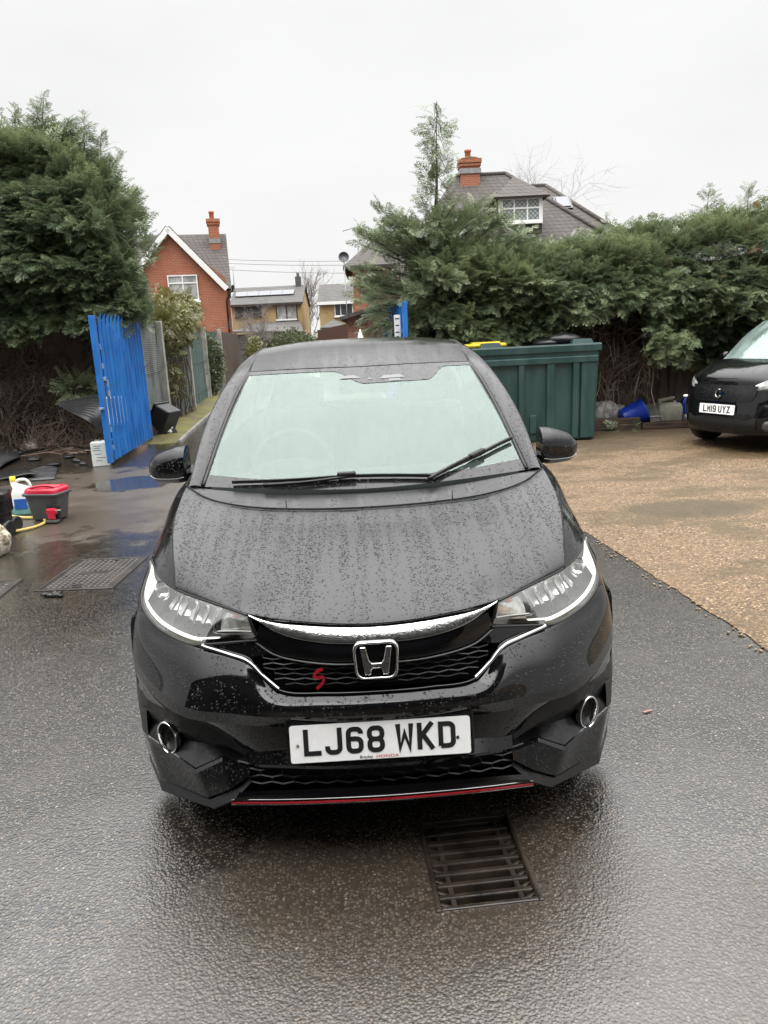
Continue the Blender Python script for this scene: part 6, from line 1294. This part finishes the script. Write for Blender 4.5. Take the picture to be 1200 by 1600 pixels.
def chimney(parent, c, w_, d_, z0, z1, cap='pot', bm_='brick_o', flash=True, npot=1):
    b = MB(); b.box((c[0], c[1], (z0 + z1)/2), (w_, d_, z1 - z0)); b.box((c[0], c[1], z1 - .22), (w_ + .10, d_ + .10, .10)); b.box((c[0], c[1], z1 - .06), (w_ + .16, d_ + .16, .16)); o = b.build('chimney', M[bm_], parent)
    for k in range(npot):
        q = MB(); q.lathe([(.13, 0), (.12, .32), (.15, .34), (.15, .42), (.10, .42), (.10, .1)], Matrix.Translation((c[0] + (k - (npot-1)/2) * .4 - .05, c[1], z1 + .02)), 14); q.build('chimney_pot', M['pot'], o)
    if flash: q = MB(); q.box((c[0], c[1], z0 + .62), (w_ + .05, d_ + .05, .22)); q.build('flashing', M['lead'], o)
    return o
# --- orange brick gabled house on the left
Yh = 36.0; ap = at(262, 358, Yh); ev = at(347, 442, Yh); wr = at(352, 440, Yh).x; hw_ = ev.x - ap.x
ho = thing('brick_house', 'orange brick house with a white edged gable and tall chimney beyond the left hedge', 'house', (ap.x, Yh, 0), .19)
ez, az = ev.z, ap.z; W2 = wr - ap.x
m = MB(); m.poly([(-W2, 0), (W2, 0), (W2, ez + .25), (0, az - .22), (-W2, ez + .25)], 0, Matrix()); 
m.add([(W2, 0, 0), (W2, 3.0, 0), (W2, 3.0, ez + .25), (W2, 0, ez + .25)], [(0, 1, 2, 3)]); m.add([(-W2, 0, 0), (-W2, 3, 0), (-W2, 3, ez + .25), (-W2, 0, ez + .25)], [(3, 2, 1, 0)]); m.build('front_wing_wall', M['brick_o'], ho)
# main block behind, ridge along x, its gable end on the lane side
mx0, mx1, my0, my1 = -8.0, W2 + .12, 3.0, 9.5; mr_ = at(320, 366, Yh + 6.4).z; my = (my0 + my1)/2
m = MB(); m.box(((mx0 + mx1)/2, my, (ez + .1)/2), (mx1 - mx0, my1 - my0, ez + .1)); m.poly([(my0 - my, ez + .1), (my1 - my, ez + .1), (0, mr_ - .15)], 0, Matrix.Translation((mx1 - .002, my, 0)) @ Matrix.Rotation(math.radians(90), 4, 'Z')); m.build('wall', M['brick_o'], ho)
m = MB()
roofslab(m, [(mx0 - .1, my0 - .35, ez - .05), (mx1 + .12, my0 - .35, ez - .05), (mx1 + .12, my, mr_), (mx0 - .1, my, mr_)]); roofslab(m, [(mx1 + .12, my1 + .35, ez - .05), (mx0 - .1, my1 + .35, ez - .05), (mx0 - .1, my, mr_ + .003), (mx1 + .12, my, mr_ + .003)])
k = (az - ez) / hw_
for s in (1, -1):
    pts = [(0, -.22, az + .05), (s * (hw_ + .1), -.22, ez - .05 - k * .1 + .05), (s * (hw_ + .1), 4.6, ez - .05 - k * .1 + .05), (0, 6.0, az + .05)]; roofslab(m, pts[::-1] if s > 0 else pts)
m.build('roof', M['tiles'], ho)
for s in (1, -1):
    m = MB(); a_ = Vector((0, -.27, az - .05)); b_ = Vector((s * (hw_ + .12), -.27, ez - .1 - k * .12)); dd = b_ - a_; m.bbox((a_ + b_)/2, (dd.length + .1, .05, .24), .006, M=Matrix.Rotation(-math.atan2(dd.z, dd.x), 4, 'Y')); m.build('bargeboard', M['upvc'], ho)
wc = at(286, 450, Yh); window(ho, (wc.x - ap.x, -.02, wc.z), 1.35, 1.15, 2, pane='panenet', top=.36)
m = MB(); m.tube([(W2 + .30, -.18, ez - .22), (W2 + .08, -.12, ez - .5), (W2 - .06, -.07, ez - .8), (W2 - .06, -.07, 0)], .045, 7); m.tube([(W2 + .28, -.3, ez - .16), (W2 + .28, 3.0, ez - .16)], .07, 8); m.build('drainpipe', M['blackplastic'], ho)
cc_ = at(333, 350, Yh + 5.4); ctop = at(333, 342, Yh + 5.4).z; chimney(ho, (cc_.x - ap.x + 1.0, 5.6, 0), .55, .80, mr_ - 1.1, ctop)

# --- buff brick houses at the end of the lane
def far_house(x0p, x1p, Y, ridge_p, eave_p, label, name, roofm, group=None, depth=7.0):
    a = at(x0p, 480, Y); b_ = at(x1p, 480, Y); rz = at((x0p + x1p)/2, ridge_p, Y + depth * .5).z; ez_ = at((x0p + x1p)/2, eave_p, Y).z; w_ = b_.x - a.x
    h = thing(name, label, 'house', ((a.x + b_.x)/2, Y, 0), 0, group); m = MB(); m.box((0, depth/2, ez_/2), (w_ - .3, depth, ez_))
    for s in (-1, 1): m.poly([(-depth/2, ez_), (depth/2, ez_), (0, rz - .1)], 0, Matrix.Translation((s * (w_/2 - .152), depth/2, 0)) @ Matrix.Rotation(math.radians(90), 4, 'Z'))
    m.build('wall', M['brick_y'], h); m = MB(); roofslab(m, [(-w_/2, -.3, ez_ - .05), (w_/2, -.3, ez_ - .05), (w_/2, depth/2, rz), (-w_/2, depth/2, rz)]); roofslab(m, [(w_/2, depth + .3, ez_ - .05), (-w_/2, depth + .3, ez_ - .05), (-w_/2, depth/2, rz + .004), (w_/2, depth/2, rz + .004)]); m.build('roof', M[roofm], h)
    m = MB(); m.bbox((0, -.33, ez_ - .12), (w_, .06, .2), .01); m.build('gutter_board', M['dwood'] if group is None else M['upvc'], h); return h, ez_, rz, w_
Y1 = 62.0; h1, e1, z1_, w1 = far_house(358, 474, Y1, 448, 474, 'buff brick house with a row of solar panels on its grey roof', 'far_house', 'tiles_g')
ox = h1.location.x; sl = (z1_ - e1 + .05) / (3.5 + .3)
for i in range(5):
    a = at(368 + i * 18.4 + 9, 465, Y1 + 1.6); m = MB(); yy = 1.75; zz = e1 - .05 + sl * (yy + .3) + .10
    m.bbox((a.x - ox, yy, zz), (.95, 1.55 * math.sqrt(1 + sl * sl) * .62, .05), .006, M=Matrix.Rotation(math.atan(sl), 4, 'X')); m.build('solar_panel', M['solar'], h1)
c_ = at(388, 487, Y1); window(h1, (c_.x - ox, -.02, c_.z), 2.1, .75, 3, 'dwood', 'pane', True); c_ = at(448, 488, Y1); window(h1, (c_.x - ox, -.02, c_.z), 1.7, 1.25, 2, 'dwood', 'panenet', True)
m = MB(); c_ = at(448, 502, Y1); m.bbox((c_.x - ox, -.06, c_.z), (1.7, .06, .35), .008); m.build('cladding', M['upvc'], h1)
c_ = at(466, 440, Y1 + 3.5); m = MB(); m.box((c_.x - ox, 3.5, c_.z - .4), (.45, .6, 1.6)); m.lathe([(.12, 0), (.12, .3), (.001, .3)], Matrix.Translation((c_.x - ox, 3.5, c_.z + .4)), 10); m.build('chimney', M['tiles_g'], h1)
p0, p1, p2 = at(362, 518, Y1 - 4), at(398, 503, Y1 - 2.5), at(474, 515, Y1 - 4); m = MB(); roofslab(m, [(p0.x - ox, -4, p0.z), (p2.x - ox, -4, p2.z - .1), (p2.x - ox - .6, -.05, p1.z), (p1.x - ox, -.05, p1.z)]); m.box(((p0.x + p2.x)/2 - ox, -1.9, (p0.z - .25)/2), (p2.x - p0.x - .4, 3.6, p0.z - .25)); m.build('porch', M['tiles_g'], h1)
Y2 = 58.0; h2, e2, z2_, w2 = far_house(496, 590, Y2, 443, 471, 'second buff brick house at the lane end with a white framed window', 'far_house', 'tiles_g', None)
ox = h2.location.x; a_, b_, c_ = at(495, 472, Y2 - 1.2), at(556, 469, Y2 - 1.2), at(529, 449, Y2 + 1.4)
m = MB(); m.box(((a_.x + b_.x)/2 - ox, .4, a_.z/2), (b_.x - a_.x - .3, 3.2, a_.z)); m.build('front_wing_wall', M['brick_y'], h2)
m = MB(); roofslab(m, [(a_.x - ox, -1.5, a_.z - .05), (b_.x - ox, -1.5, a_.z - .05), (c_.x - ox, 1.4, c_.z)]); roofslab(m, [(b_.x - ox, -1.5, a_.z - .05), (b_.x - ox, 3.2, a_.z - .05), (c_.x - ox, 3.2, c_.z + .01), (c_.x - ox, 1.4, c_.z)]); roofslab(m, [(a_.x - ox, 3.2, a_.z - .05), (a_.x - ox, -1.5, a_.z - .05), (c_.x - ox, 1.4, c_.z), (c_.x - ox, 3.2, c_.z + .01)]); m.build('hipped_roof', M['tiles_g'], h2)
m = MB(); m.bbox(((a_.x + b_.x)/2 - ox, -1.52, a_.z - .14), (b_.x - a_.x, .06, .2), .01); m.build('gutter_board', M['upvc'], h2)
q = at(537, 482, Y2 - 1.2); window(h2, (q.x - ox, -1.22, q.z), 1.35, 1.05, 3, 'upvc', 'pane', True)
p0, p1, p2 = at(500, 512, Y2 - 4), at(521, 498, Y2 - 2.5), at(545, 511, Y2 - 4); m = MB(); roofslab(m, [(p0.x - ox, -4, p0.z), (p2.x - ox, -4, p2.z), (p1.x - ox, -2.2, p1.z)]); roofslab(m, [(p2.x - ox, -4, p2.z), (p2.x - ox, -1.25, p2.z), (p1.x - ox, -1.25, p1.z), (p1.x - ox, -2.2, p1.z)]); roofslab(m, [(p0.x - ox, -1.25, p0.z), (p0.x - ox, -4, p0.z), (p1.x - ox, -2.2, p1.z), (p1.x - ox, -1.25, p1.z)]); m.box(((p0.x + p2.x)/2 - ox, -2.6, (p0.z - .12)/2), (p2.x - p0.x - .3, 2.6, p0.z - .12)); m.build('porch', M['tiles_g'], h2)

# --- orange brick corner, garage, brown gates, aerials
Y3 = 40.0; a_ = at(553, 470, Y3); m = MB(); zt = at(556, 412, Y3).z
h3 = thing('brick_house', 'orange brick house corner showing behind the ragged conifer, dark eaves above', 'house', (a_.x, Y3, 0)); m.box((2.2, 3, zt/2), (4.4, 6, zt)); m.build('wall', M['brick_o'], h3)
m = MB(); roofslab(m, [(-.45, -.4, zt - .12), (5.0, -.4, zt - .12), (4.0, 3, zt + 1.6), (1.3, 3, zt + 1.6)]); roofslab(m, [(-.45, 6.4, zt - .12), (-.45, -.4, zt - .12), (1.3, 3, zt + 1.6)]); roofslab(m, [(5.0, 6.4, zt - .12), (-.45, 6.4, zt - .12), (1.3, 3.003, zt + 1.6), (4.0, 3.003, zt + 1.6)]); m.build('roof', M['tiles'], h3)
m = MB(); m.bbox((2.2, -.36, zt - .22), (5.2, .08, .16), .01); m.bbox((-.42, 3, zt - .22), (.08, 6.7, .16), .01); m.build('gutter_board', M['dwood'], h3)
q = at(571, 452, Y3); window(h3, (q.x - a_.x + .25, -.02, q.z), .9, 1.0, 1, 'dwood', 'pane', False)
Y4 = 22.0; a_ = at(543, 505, Y4); b_ = at(575, 505, Y4); zt = at(545, 494, Y4).z; zr = at(578, 474, Y4 + 2.5).z
gr_ = thing('garage', 'low brick garage with a dark sloping roof beyond the car roof', 'garage', (a_.x, Y4, 0)); m = MB(); m.box((1.5, 2.5, zt/2), (3.0, 5.0, zt)); m.build('wall', M['brick_b'], gr_)
m = MB(); roofslab(m, [(-.22, -.3, zt - .02), (-.22, 5.3, zt - .02), (1.5, 5.3, zr), (1.5, -.3, zr)][::-1]); roofslab(m, [(3.2, -.3, zt - .02), (3.2, 5.3, zt - .02), (1.5, 5.3, zr + .003), (1.5, -.3, zr + .003)]); m.build('roof', M['tiles'], gr_)
m = MB(); m.poly([(0, zt), (3.0, zt), (1.5, zr - .1)], 0, Matrix.Translation((0, -.012, 0))); m.build('gable', M['dwood'], gr_)
gt = thing('timber_gate', 'brown boarded timber gate beside the low brick garage', 'gate', (b_.x - .02, Y4 - .25, 0)); gw = at(607, 505, Y4).x - b_.x; zt2 = at(590, 489, Y4).z
for i in range(5): m = MB(); m.bbox((gw * (i + .5)/5, .004 * (i % 2), zt2/2 + .03 * math.sin(i * 1.6 + .8)), (gw/5 - .008, .03, zt2), .004); m.build('board', M['door_b'], gt)
m = MB(); m.bbox((gw/2, .04, zt2 - .3), (gw, .05, .1), .004); m.build('rail', M['door_b'], gt)
Y5 = 32.0; a_ = at(496, 516, Y5); b_ = at(545, 505, Y5 - 3); bf = thing('timber_fence', 'brown timber fence with a sloping top between the shrubs and the garage', 'fence', (a_.x, Y5, 0)); dv = Vector((b_.x - a_.x, -3, 0))
for i in range(12):
    p = dv * ((i + .5)/12); z = a_.z + (b_.z - a_.z) * (i + .5)/12; m = MB(); m.bbox((p.x, p.y, z/2), (dv.length/12 - .006, .03, z), .004, rz=math.atan2(dv.y, dv.x)); m.build('board', M['door_b'], bf)
cone = thing('chimney_cowl', 'small white pointed cap standing just above the car roof line', 'cap', at(563, 521, 20.0)); m = MB(); m.lathe([(.075, -.3), (.07, -.06), (.035, .04), (.014, .10), (.001, .105)], None, 12); m.build('cap', M['upvc'], cone)
ms = thing('satellite_mast', 'tall thin mast carrying a round grey satellite dish', 'satellite dish', at(541, 470, 30.0)); base = ms.location.copy(); tp = at(540, 402, 30.0) - base
m = MB(); m.tube([(0, 0, -2.3), (0, 0, tp.z)], .022, 6); m.build('pole', M['galv'], ms)
m = MB(); T = Matrix.Translation((0, -.08, tp.z)) @ Matrix.Rotation(math.radians(78), 4, 'X'); m.lathe([(.001, -.06), (.10, -.05), (.16, -.02), (.20, .02), (.205, .02), (.001, -.075)], T, 22); m.build('dish', M['dish'], ms); m = MB(); m.tube([(0, -.05, tp.z - .2), (0, -.35, tp.z - .05)], .012, 5); m.build('arm', M['galv'], ms)
av = thing('aerial', 'thin television aerial on a tall pole left of the ragged conifer', 'aerial', at(561, 430, 40.0)); tp = at(558, 355, 40.0) - av.location; m = MB(); m.tube([(0, 0, -1.0), (tp.x, 0, tp.z)], .03, 6); m.build('pole', M['galv'], av)
m = MB(); m.tube([(tp.x - .75, 0, tp.z - .15), (tp.x + .45, 0, tp.z + .12)], .018, 5)
for k in range(8): u = -.7 + k * .15; m.tube([(tp.x + u, -.18, tp.z + u * .22), (tp.x + u, .18, tp.z + u * .22)], .010, 4)
m.build('array', M['galv'], av)
pl_ = thing('aerial', 'short aerial pole on the left end of the solar panelled roof', 'aerial', at(366, 447, Y1 + 2)); m = MB(); m.tube([(0, 0, -.5), (0, 0, at(366, 417, Y1 + 2).z - pl_.location.z)], .03, 5); m.build('pole', M['galv'], pl_); m = MB(); m.tube([(-.25, 0, 1.45), (.25, 0, 1.5)], .02, 4); m.build('array', M['galv'], pl_)
for k, (ya, yb, nm_) in enumerate(((403, 405.5, 'topmost'), (409, 412, 'middle'), (418, 426, 'lowest'))):
    a_ = at(300, ya, 52); b_ = at(640, yb, 46); m = MB(); m.tube([tuple(a_.lerp(b_, u) + Vector((0, 0, -.15 * math.sin(u * 3.14)))) for u in np.linspace(0, 1, 16)], .016, 4); setp(m.build('overhead_wire', M['dish']), f'{nm_} of the three thin overhead wires against the pale sky', 'wire', 'overhead wires')

# --- tiled hip roof house behind the right hedge
Y6 = 30.0; P6 = lambda x, y, dy=0.0: at(x, y, Y6 + dy)
rl_, rr_ = P6(712, 275, 4.5), P6(790, 275, 4.5); el, er = P6(668, 395), P6(985, 362)
hr_ = thing('hipped_house', 'house with a brown tiled hipped roof and white dormer window above the right hedge', 'house', (5.0, Y6, 0)); o6 = Vector((5.0, Y6, 0))
L_ = lambda v: tuple(Vector(v) - o6)
ez6 = 3.9; x0, x1 = el.x - 1.5, er.x + .6; ridz = rl_.z
m = MB(); m.box(((x0 + x1)/2 - 5.0, 4.5, ez6/2), (x1 - x0 - .6, 8.6, ez6)); m.build('wall', M['brick_o'], hr_)
m = MB(); roofslab(m, [(x0 - 5, -.3, ez6), (x1 - 5, -.3, ez6), (rr_.x - 5, 4.5, ridz), (rl_.x - 5, 4.5, ridz)], .12); roofslab(m, [(x1 - 5, -.3, ez6), (x1 - 5, 9.3, ez6), (rr_.x - 5, 4.5, ridz)], .12); roofslab(m, [(x0 - 5, 9.3, ez6), (x0 - 5, -.3, ez6), (rl_.x - 5, 4.5, ridz)], .12); roofslab(m, [(x1 - 5, 9.3, ez6), (x0 - 5, 9.3, ez6), (rl_.x - 5, 4.503, ridz), (rr_.x - 5, 4.503, ridz)], .12)
m.build('roof', M['tiles'], hr_)
rr2 = P6(852, 290, 6.5)        # second, lower ridge to the right behind
m = MB(); x2 = P6(968, 352, 2.5).x; roofslab(m, [(rr_.x - 6, 2.2, 5.05), (x2 - 5 + .2, 2.2, 5.05), (rr2.x - 5, 6.5, rr2.z), (rr_.x - 6, 6.5, rr2.z)], .12); roofslab(m, [(x2 - 5 + .2, 2.2, 5.05), (x2 - 5 + .2, 11, 5.05), (rr2.x - 5, 6.5, rr2.z)], .12); m.build('side_roof', M['tiles'], hr_)
m = MB()
def cap_(a, b_): m.tube([a, b_], .10, 6)
cap_((rl_.x - 5, 4.5, ridz), (rr_.x - 5, 4.5, ridz)); cap_((rr_.x - 5, 4.5, ridz), (x1 - 5, -.3, ez6 + .03)); cap_((rr_.x - 6, 6.5, rr2.z), (rr2.x - 5, 6.5, rr2.z)); cap_((rr2.x - 5, 6.5, rr2.z), (x2 - 5 + .2, 2.2, 5.1)); m.build('ridge_tiles', M['tiles'], hr_)
dl, drr = P6(780, 350, -.2), P6(848, 350, -.2); dt = P6(814, 309, -.2).z; dap = P6(803, 275, 1.2)
dm = MB(); cx = (dl.x + drr.x)/2 - 5; wD = drr.x - dl.x; dm.box((cx, 1.6, (dt + dl.z)/2 - .1), (wD, 3.4, dt - dl.z + .5)); dorm = dm.build('dormer', M['tiles'], hr_)
m = MB(); zE = dt + .03; roofslab(m, [(cx - wD/2 - .22, -.45, zE), (cx + wD/2 + .22, -.45, zE), (dap.x - 5, 1.2, dap.z)], .09); roofslab(m, [(cx + wD/2 + .22, -.45, zE), (cx + wD/2 + .22, 4.2, zE), (dap.x - 5, 4.2, dap.z), (dap.x - 5, 1.2, dap.z)], .09); roofslab(m, [(cx - wD/2 - .22, 4.2, zE), (cx - wD/2 - .22, -.45, zE), (dap.x - 5, 1.2, dap.z), (dap.x - 5, 4.2, dap.z)], .09); m.build('dormer_roof', M['tiles'], dorm)
def leaded():
    t = NT('leaded panes'); o = t.n('ShaderNodeMapping', {'Vector': t.obj(), 'Rotation': (0, math.radians(45), 0)}).outputs[0]; s = t.n('ShaderNodeSeparateXYZ', {0: o}).outputs
    f_ = lambda v: t.math('LESS_THAN', t.math('ABSOLUTE', t.math('SUBTRACT', t.math('FRACT', t.math('MULTIPLY', v, 8.5)), .5)), .10)
    return t.done(t.pbsdf(base=t.mix(t.math('MAXIMUM', f_(s[0]), f_(s[2])), (.30, .33, .33, 1), (.06, .065, .065, 1)), rough=.12))
M['leaded'] = leaded(); window(hr_, (cx, -.155, (dt + dl.z)/2 + .02), wD * .90, dt - dl.z - .05, 3, 'upvc', 'leaded', True, .36)
m = MB(); m.bbox((cx, -.14, (dt + dl.z)/2 + .02), (wD + .02, .03, dt - dl.z + .14), .004); m.build('dormer_face', M['upvc'], hr_)
q = P6(877, 321, 4.2); m = MB(); m.bbox((q.x - 5, q.y - Y6 - .25, q.z + .05), (.72, .95, .10), .01, M=Matrix.Rotation(math.radians(38), 4, 'X')); rlw = m.build('roof_light', M['lampin'], hr_); m = MB(); m.bbox((q.x - 5, q.y - Y6 - .29, q.z + .11), (.54, .76, .03), .006, M=Matrix.Rotation(math.radians(38), 4, 'X')); m.build('pane', M['solar'], rlw)
q = P6(733, 262, 4.3); zt = P6(733, 252, 4.3).z; ch = chimney(hr_, (q.x - 5, 4.3, 0), .80, .80, ridz - 1.0, zt, bm_='brick_o', flash=False, npot=1); m = MB(); m.ell((q.x - 5, 4.3, zt + .04), (.52, .52, .11), 16, 7, 0, .05, 3); m.build('mossy_cap', M['mosscap'], ch); m = MB(); m.box((q.x - 5, 4.3, ridz + .06), (.9, .9, .20)); m.build('flashing', M['lead'], ch)
q = at(1183, 322, 26); t = thing('chimney_stack', 'lone orange chimney pot showing over the hedge near the right edge', 'chimney', (q.x, 26, 0)); m = MB(); m.box((0, 0, q.z/2 - .2), (.28, .4, q.z - .4)); m.lathe([(.12, q.z - .4), (.11, q.z + .05), (.14, q.z + .08), (.14, q.z + .14), (.001, q.z + .14)], None, 12); m.build('stack', M['pot'], t)

# --- bare trees and shrubs
M['bark_far'] = pm('twigs faded by distance', (.13, .11, .10), .9, c2=(.22, .19, .175), vs_=3)  # bark painted paler so the bare trees fade with distance
def bare_tree(label, base, h, seed, spread=.5, rad=.09, n1=9, levels=3, group=None, name='bare_tree'):
    q = np.random.default_rng(seed); t = thing(name, label, 'tree' if name == 'bare_tree' else 'shrub', base, 0, group); tr_ = MB(); br = MB()
    tr_.tube([(0, 0, 0), (.02 * h, 0, h * .35), (.0, .02 * h, h * .62)], [rad, rad * .8, rad * .55], 7); tr_.build('trunk', M['bark'], t)
    def grow(p, d, l, r_, lv):
        pts = [p]; d = d / np.linalg.norm(d)
        for k in range(4): d = d + q.normal(0, .16, 3) + np.array([0, 0, .07]); d /= np.linalg.norm(d); p = p + d * l / 4; pts.append(p)
        br.tube(pts, np.linspace(r_, r_ * .45, 5), 4, caps=False)
        if lv:
            for k in range(4 if lv > 1 else 5):
                i = q.integers(1, 5); e = d + q.normal(0, spread, 3); grow(pts[i], e, l * q.uniform(.5, .75), r_ * .55, lv - 1)
    for k in range(n1):
        z = h * q.uniform(.18, .62); a = q.uniform(0, 6.28); grow(np.array([.01 * h, 0, z]), np.array([math.cos(a) * spread, math.sin(a) * spread, 1.0]), h * q.uniform(.26, .42), rad * .45, levels)
    br.build('branches', M['bark_far'], t); return t
b_ = at(481, 500, 75); bare_tree('tall bare grey tree between the two buff brick houses', (b_.x, 75, 0), 7.4, 3, .40, .13, 12)
b_ = at(835, 300, 46); bare_tree('bare branching tree crown behind the tiled hipped roof', (b_.x, 46, 0), 10.0, 5, .75, .042, 18)
b_ = at(405, 520, 34); bare_tree('bare brown shrub standing in front of the solar panelled house', (b_.x, 34, 0), 3.1, 7, .8, .05, 14, 3, None, 'bare_shrub')
def bush(label, c, r_, seed, m_, n, sz, name='shrub'):
    P, v = blobpts(n, c, r_, seed); q = np.random.default_rng(seed); s = MB(); s.tube([(0, 0, 0), (0, 0, c[2])], .03, 6)
    leafy(name, label, 'shrub', P, v + q.normal(0, .4, (n, 3)), q.uniform(sz * .7, sz * 1.3, n), np.stack([q.uniform(.1, 1, n), 0 * q.uniform(0, 1, n)], 1), M[m_], PRL, seed + 1, None, s, (c[0], c[1], 0))
b_ = at(458, 520, 34); bush('rounded green garden shrub below the second buff house', (b_.x, 34, 1.0), (1.25, 1.0, .95), 21, 'shrub', 900, .3)
b_ = at(402, 540, 30); bush('small yellow green bush at the end of the dark board fence', (b_.x - .1, 30, .95), (.28, .5, .8), 22, 'ivy', 260, .28)
b_ = at(425, 520, 38); bush('straggly olive shrub behind the bare brown shrub', (b_.x, 38, 1.1), (1.3, .8, .75), 23, 'shrub', 500, .3)

# --- unseen dark building added behind the viewer, sized to blacken the paintwork's reflections
wk = thing('reflection_building', 'plain dark building added out of view to darken reflections in the black hatchback', 'building', (-6.6, -1.7, 0))
M['cladding'] = pm('dark sheet cladding', (.016, .017, .018), .75, var=.25, vs_=1.5, stretch=(6, 6, .3), spec=.2); M['rolldoor'] = pm('grey roller door', (.022, .023, .025), .6, var=.15, spec=.2)
m = MB(); m.box((0, -4, 2.9), (19, 8, 5.8)); m.build('wall', M['cladding'], wk)
m = MB(); roofslab(m, [(9.7, .3, 5.75), (-9.7, .3, 5.75), (-9.7, -4, 7.2), (9.7, -4, 7.2)]); roofslab(m, [(-9.7, -8.3, 5.75), (9.7, -8.3, 5.75), (9.7, -4, 7.204), (-9.7, -4, 7.204)]); m.build('roof', M['tiles_g'], wk)
for x in (-5.5, 0.0, 5.5): m = MB(); m.bbox((x, .03, 1.8), (4.0, .08, 3.6), .01); m.build('roller_door', M['rolldoor'], wk)
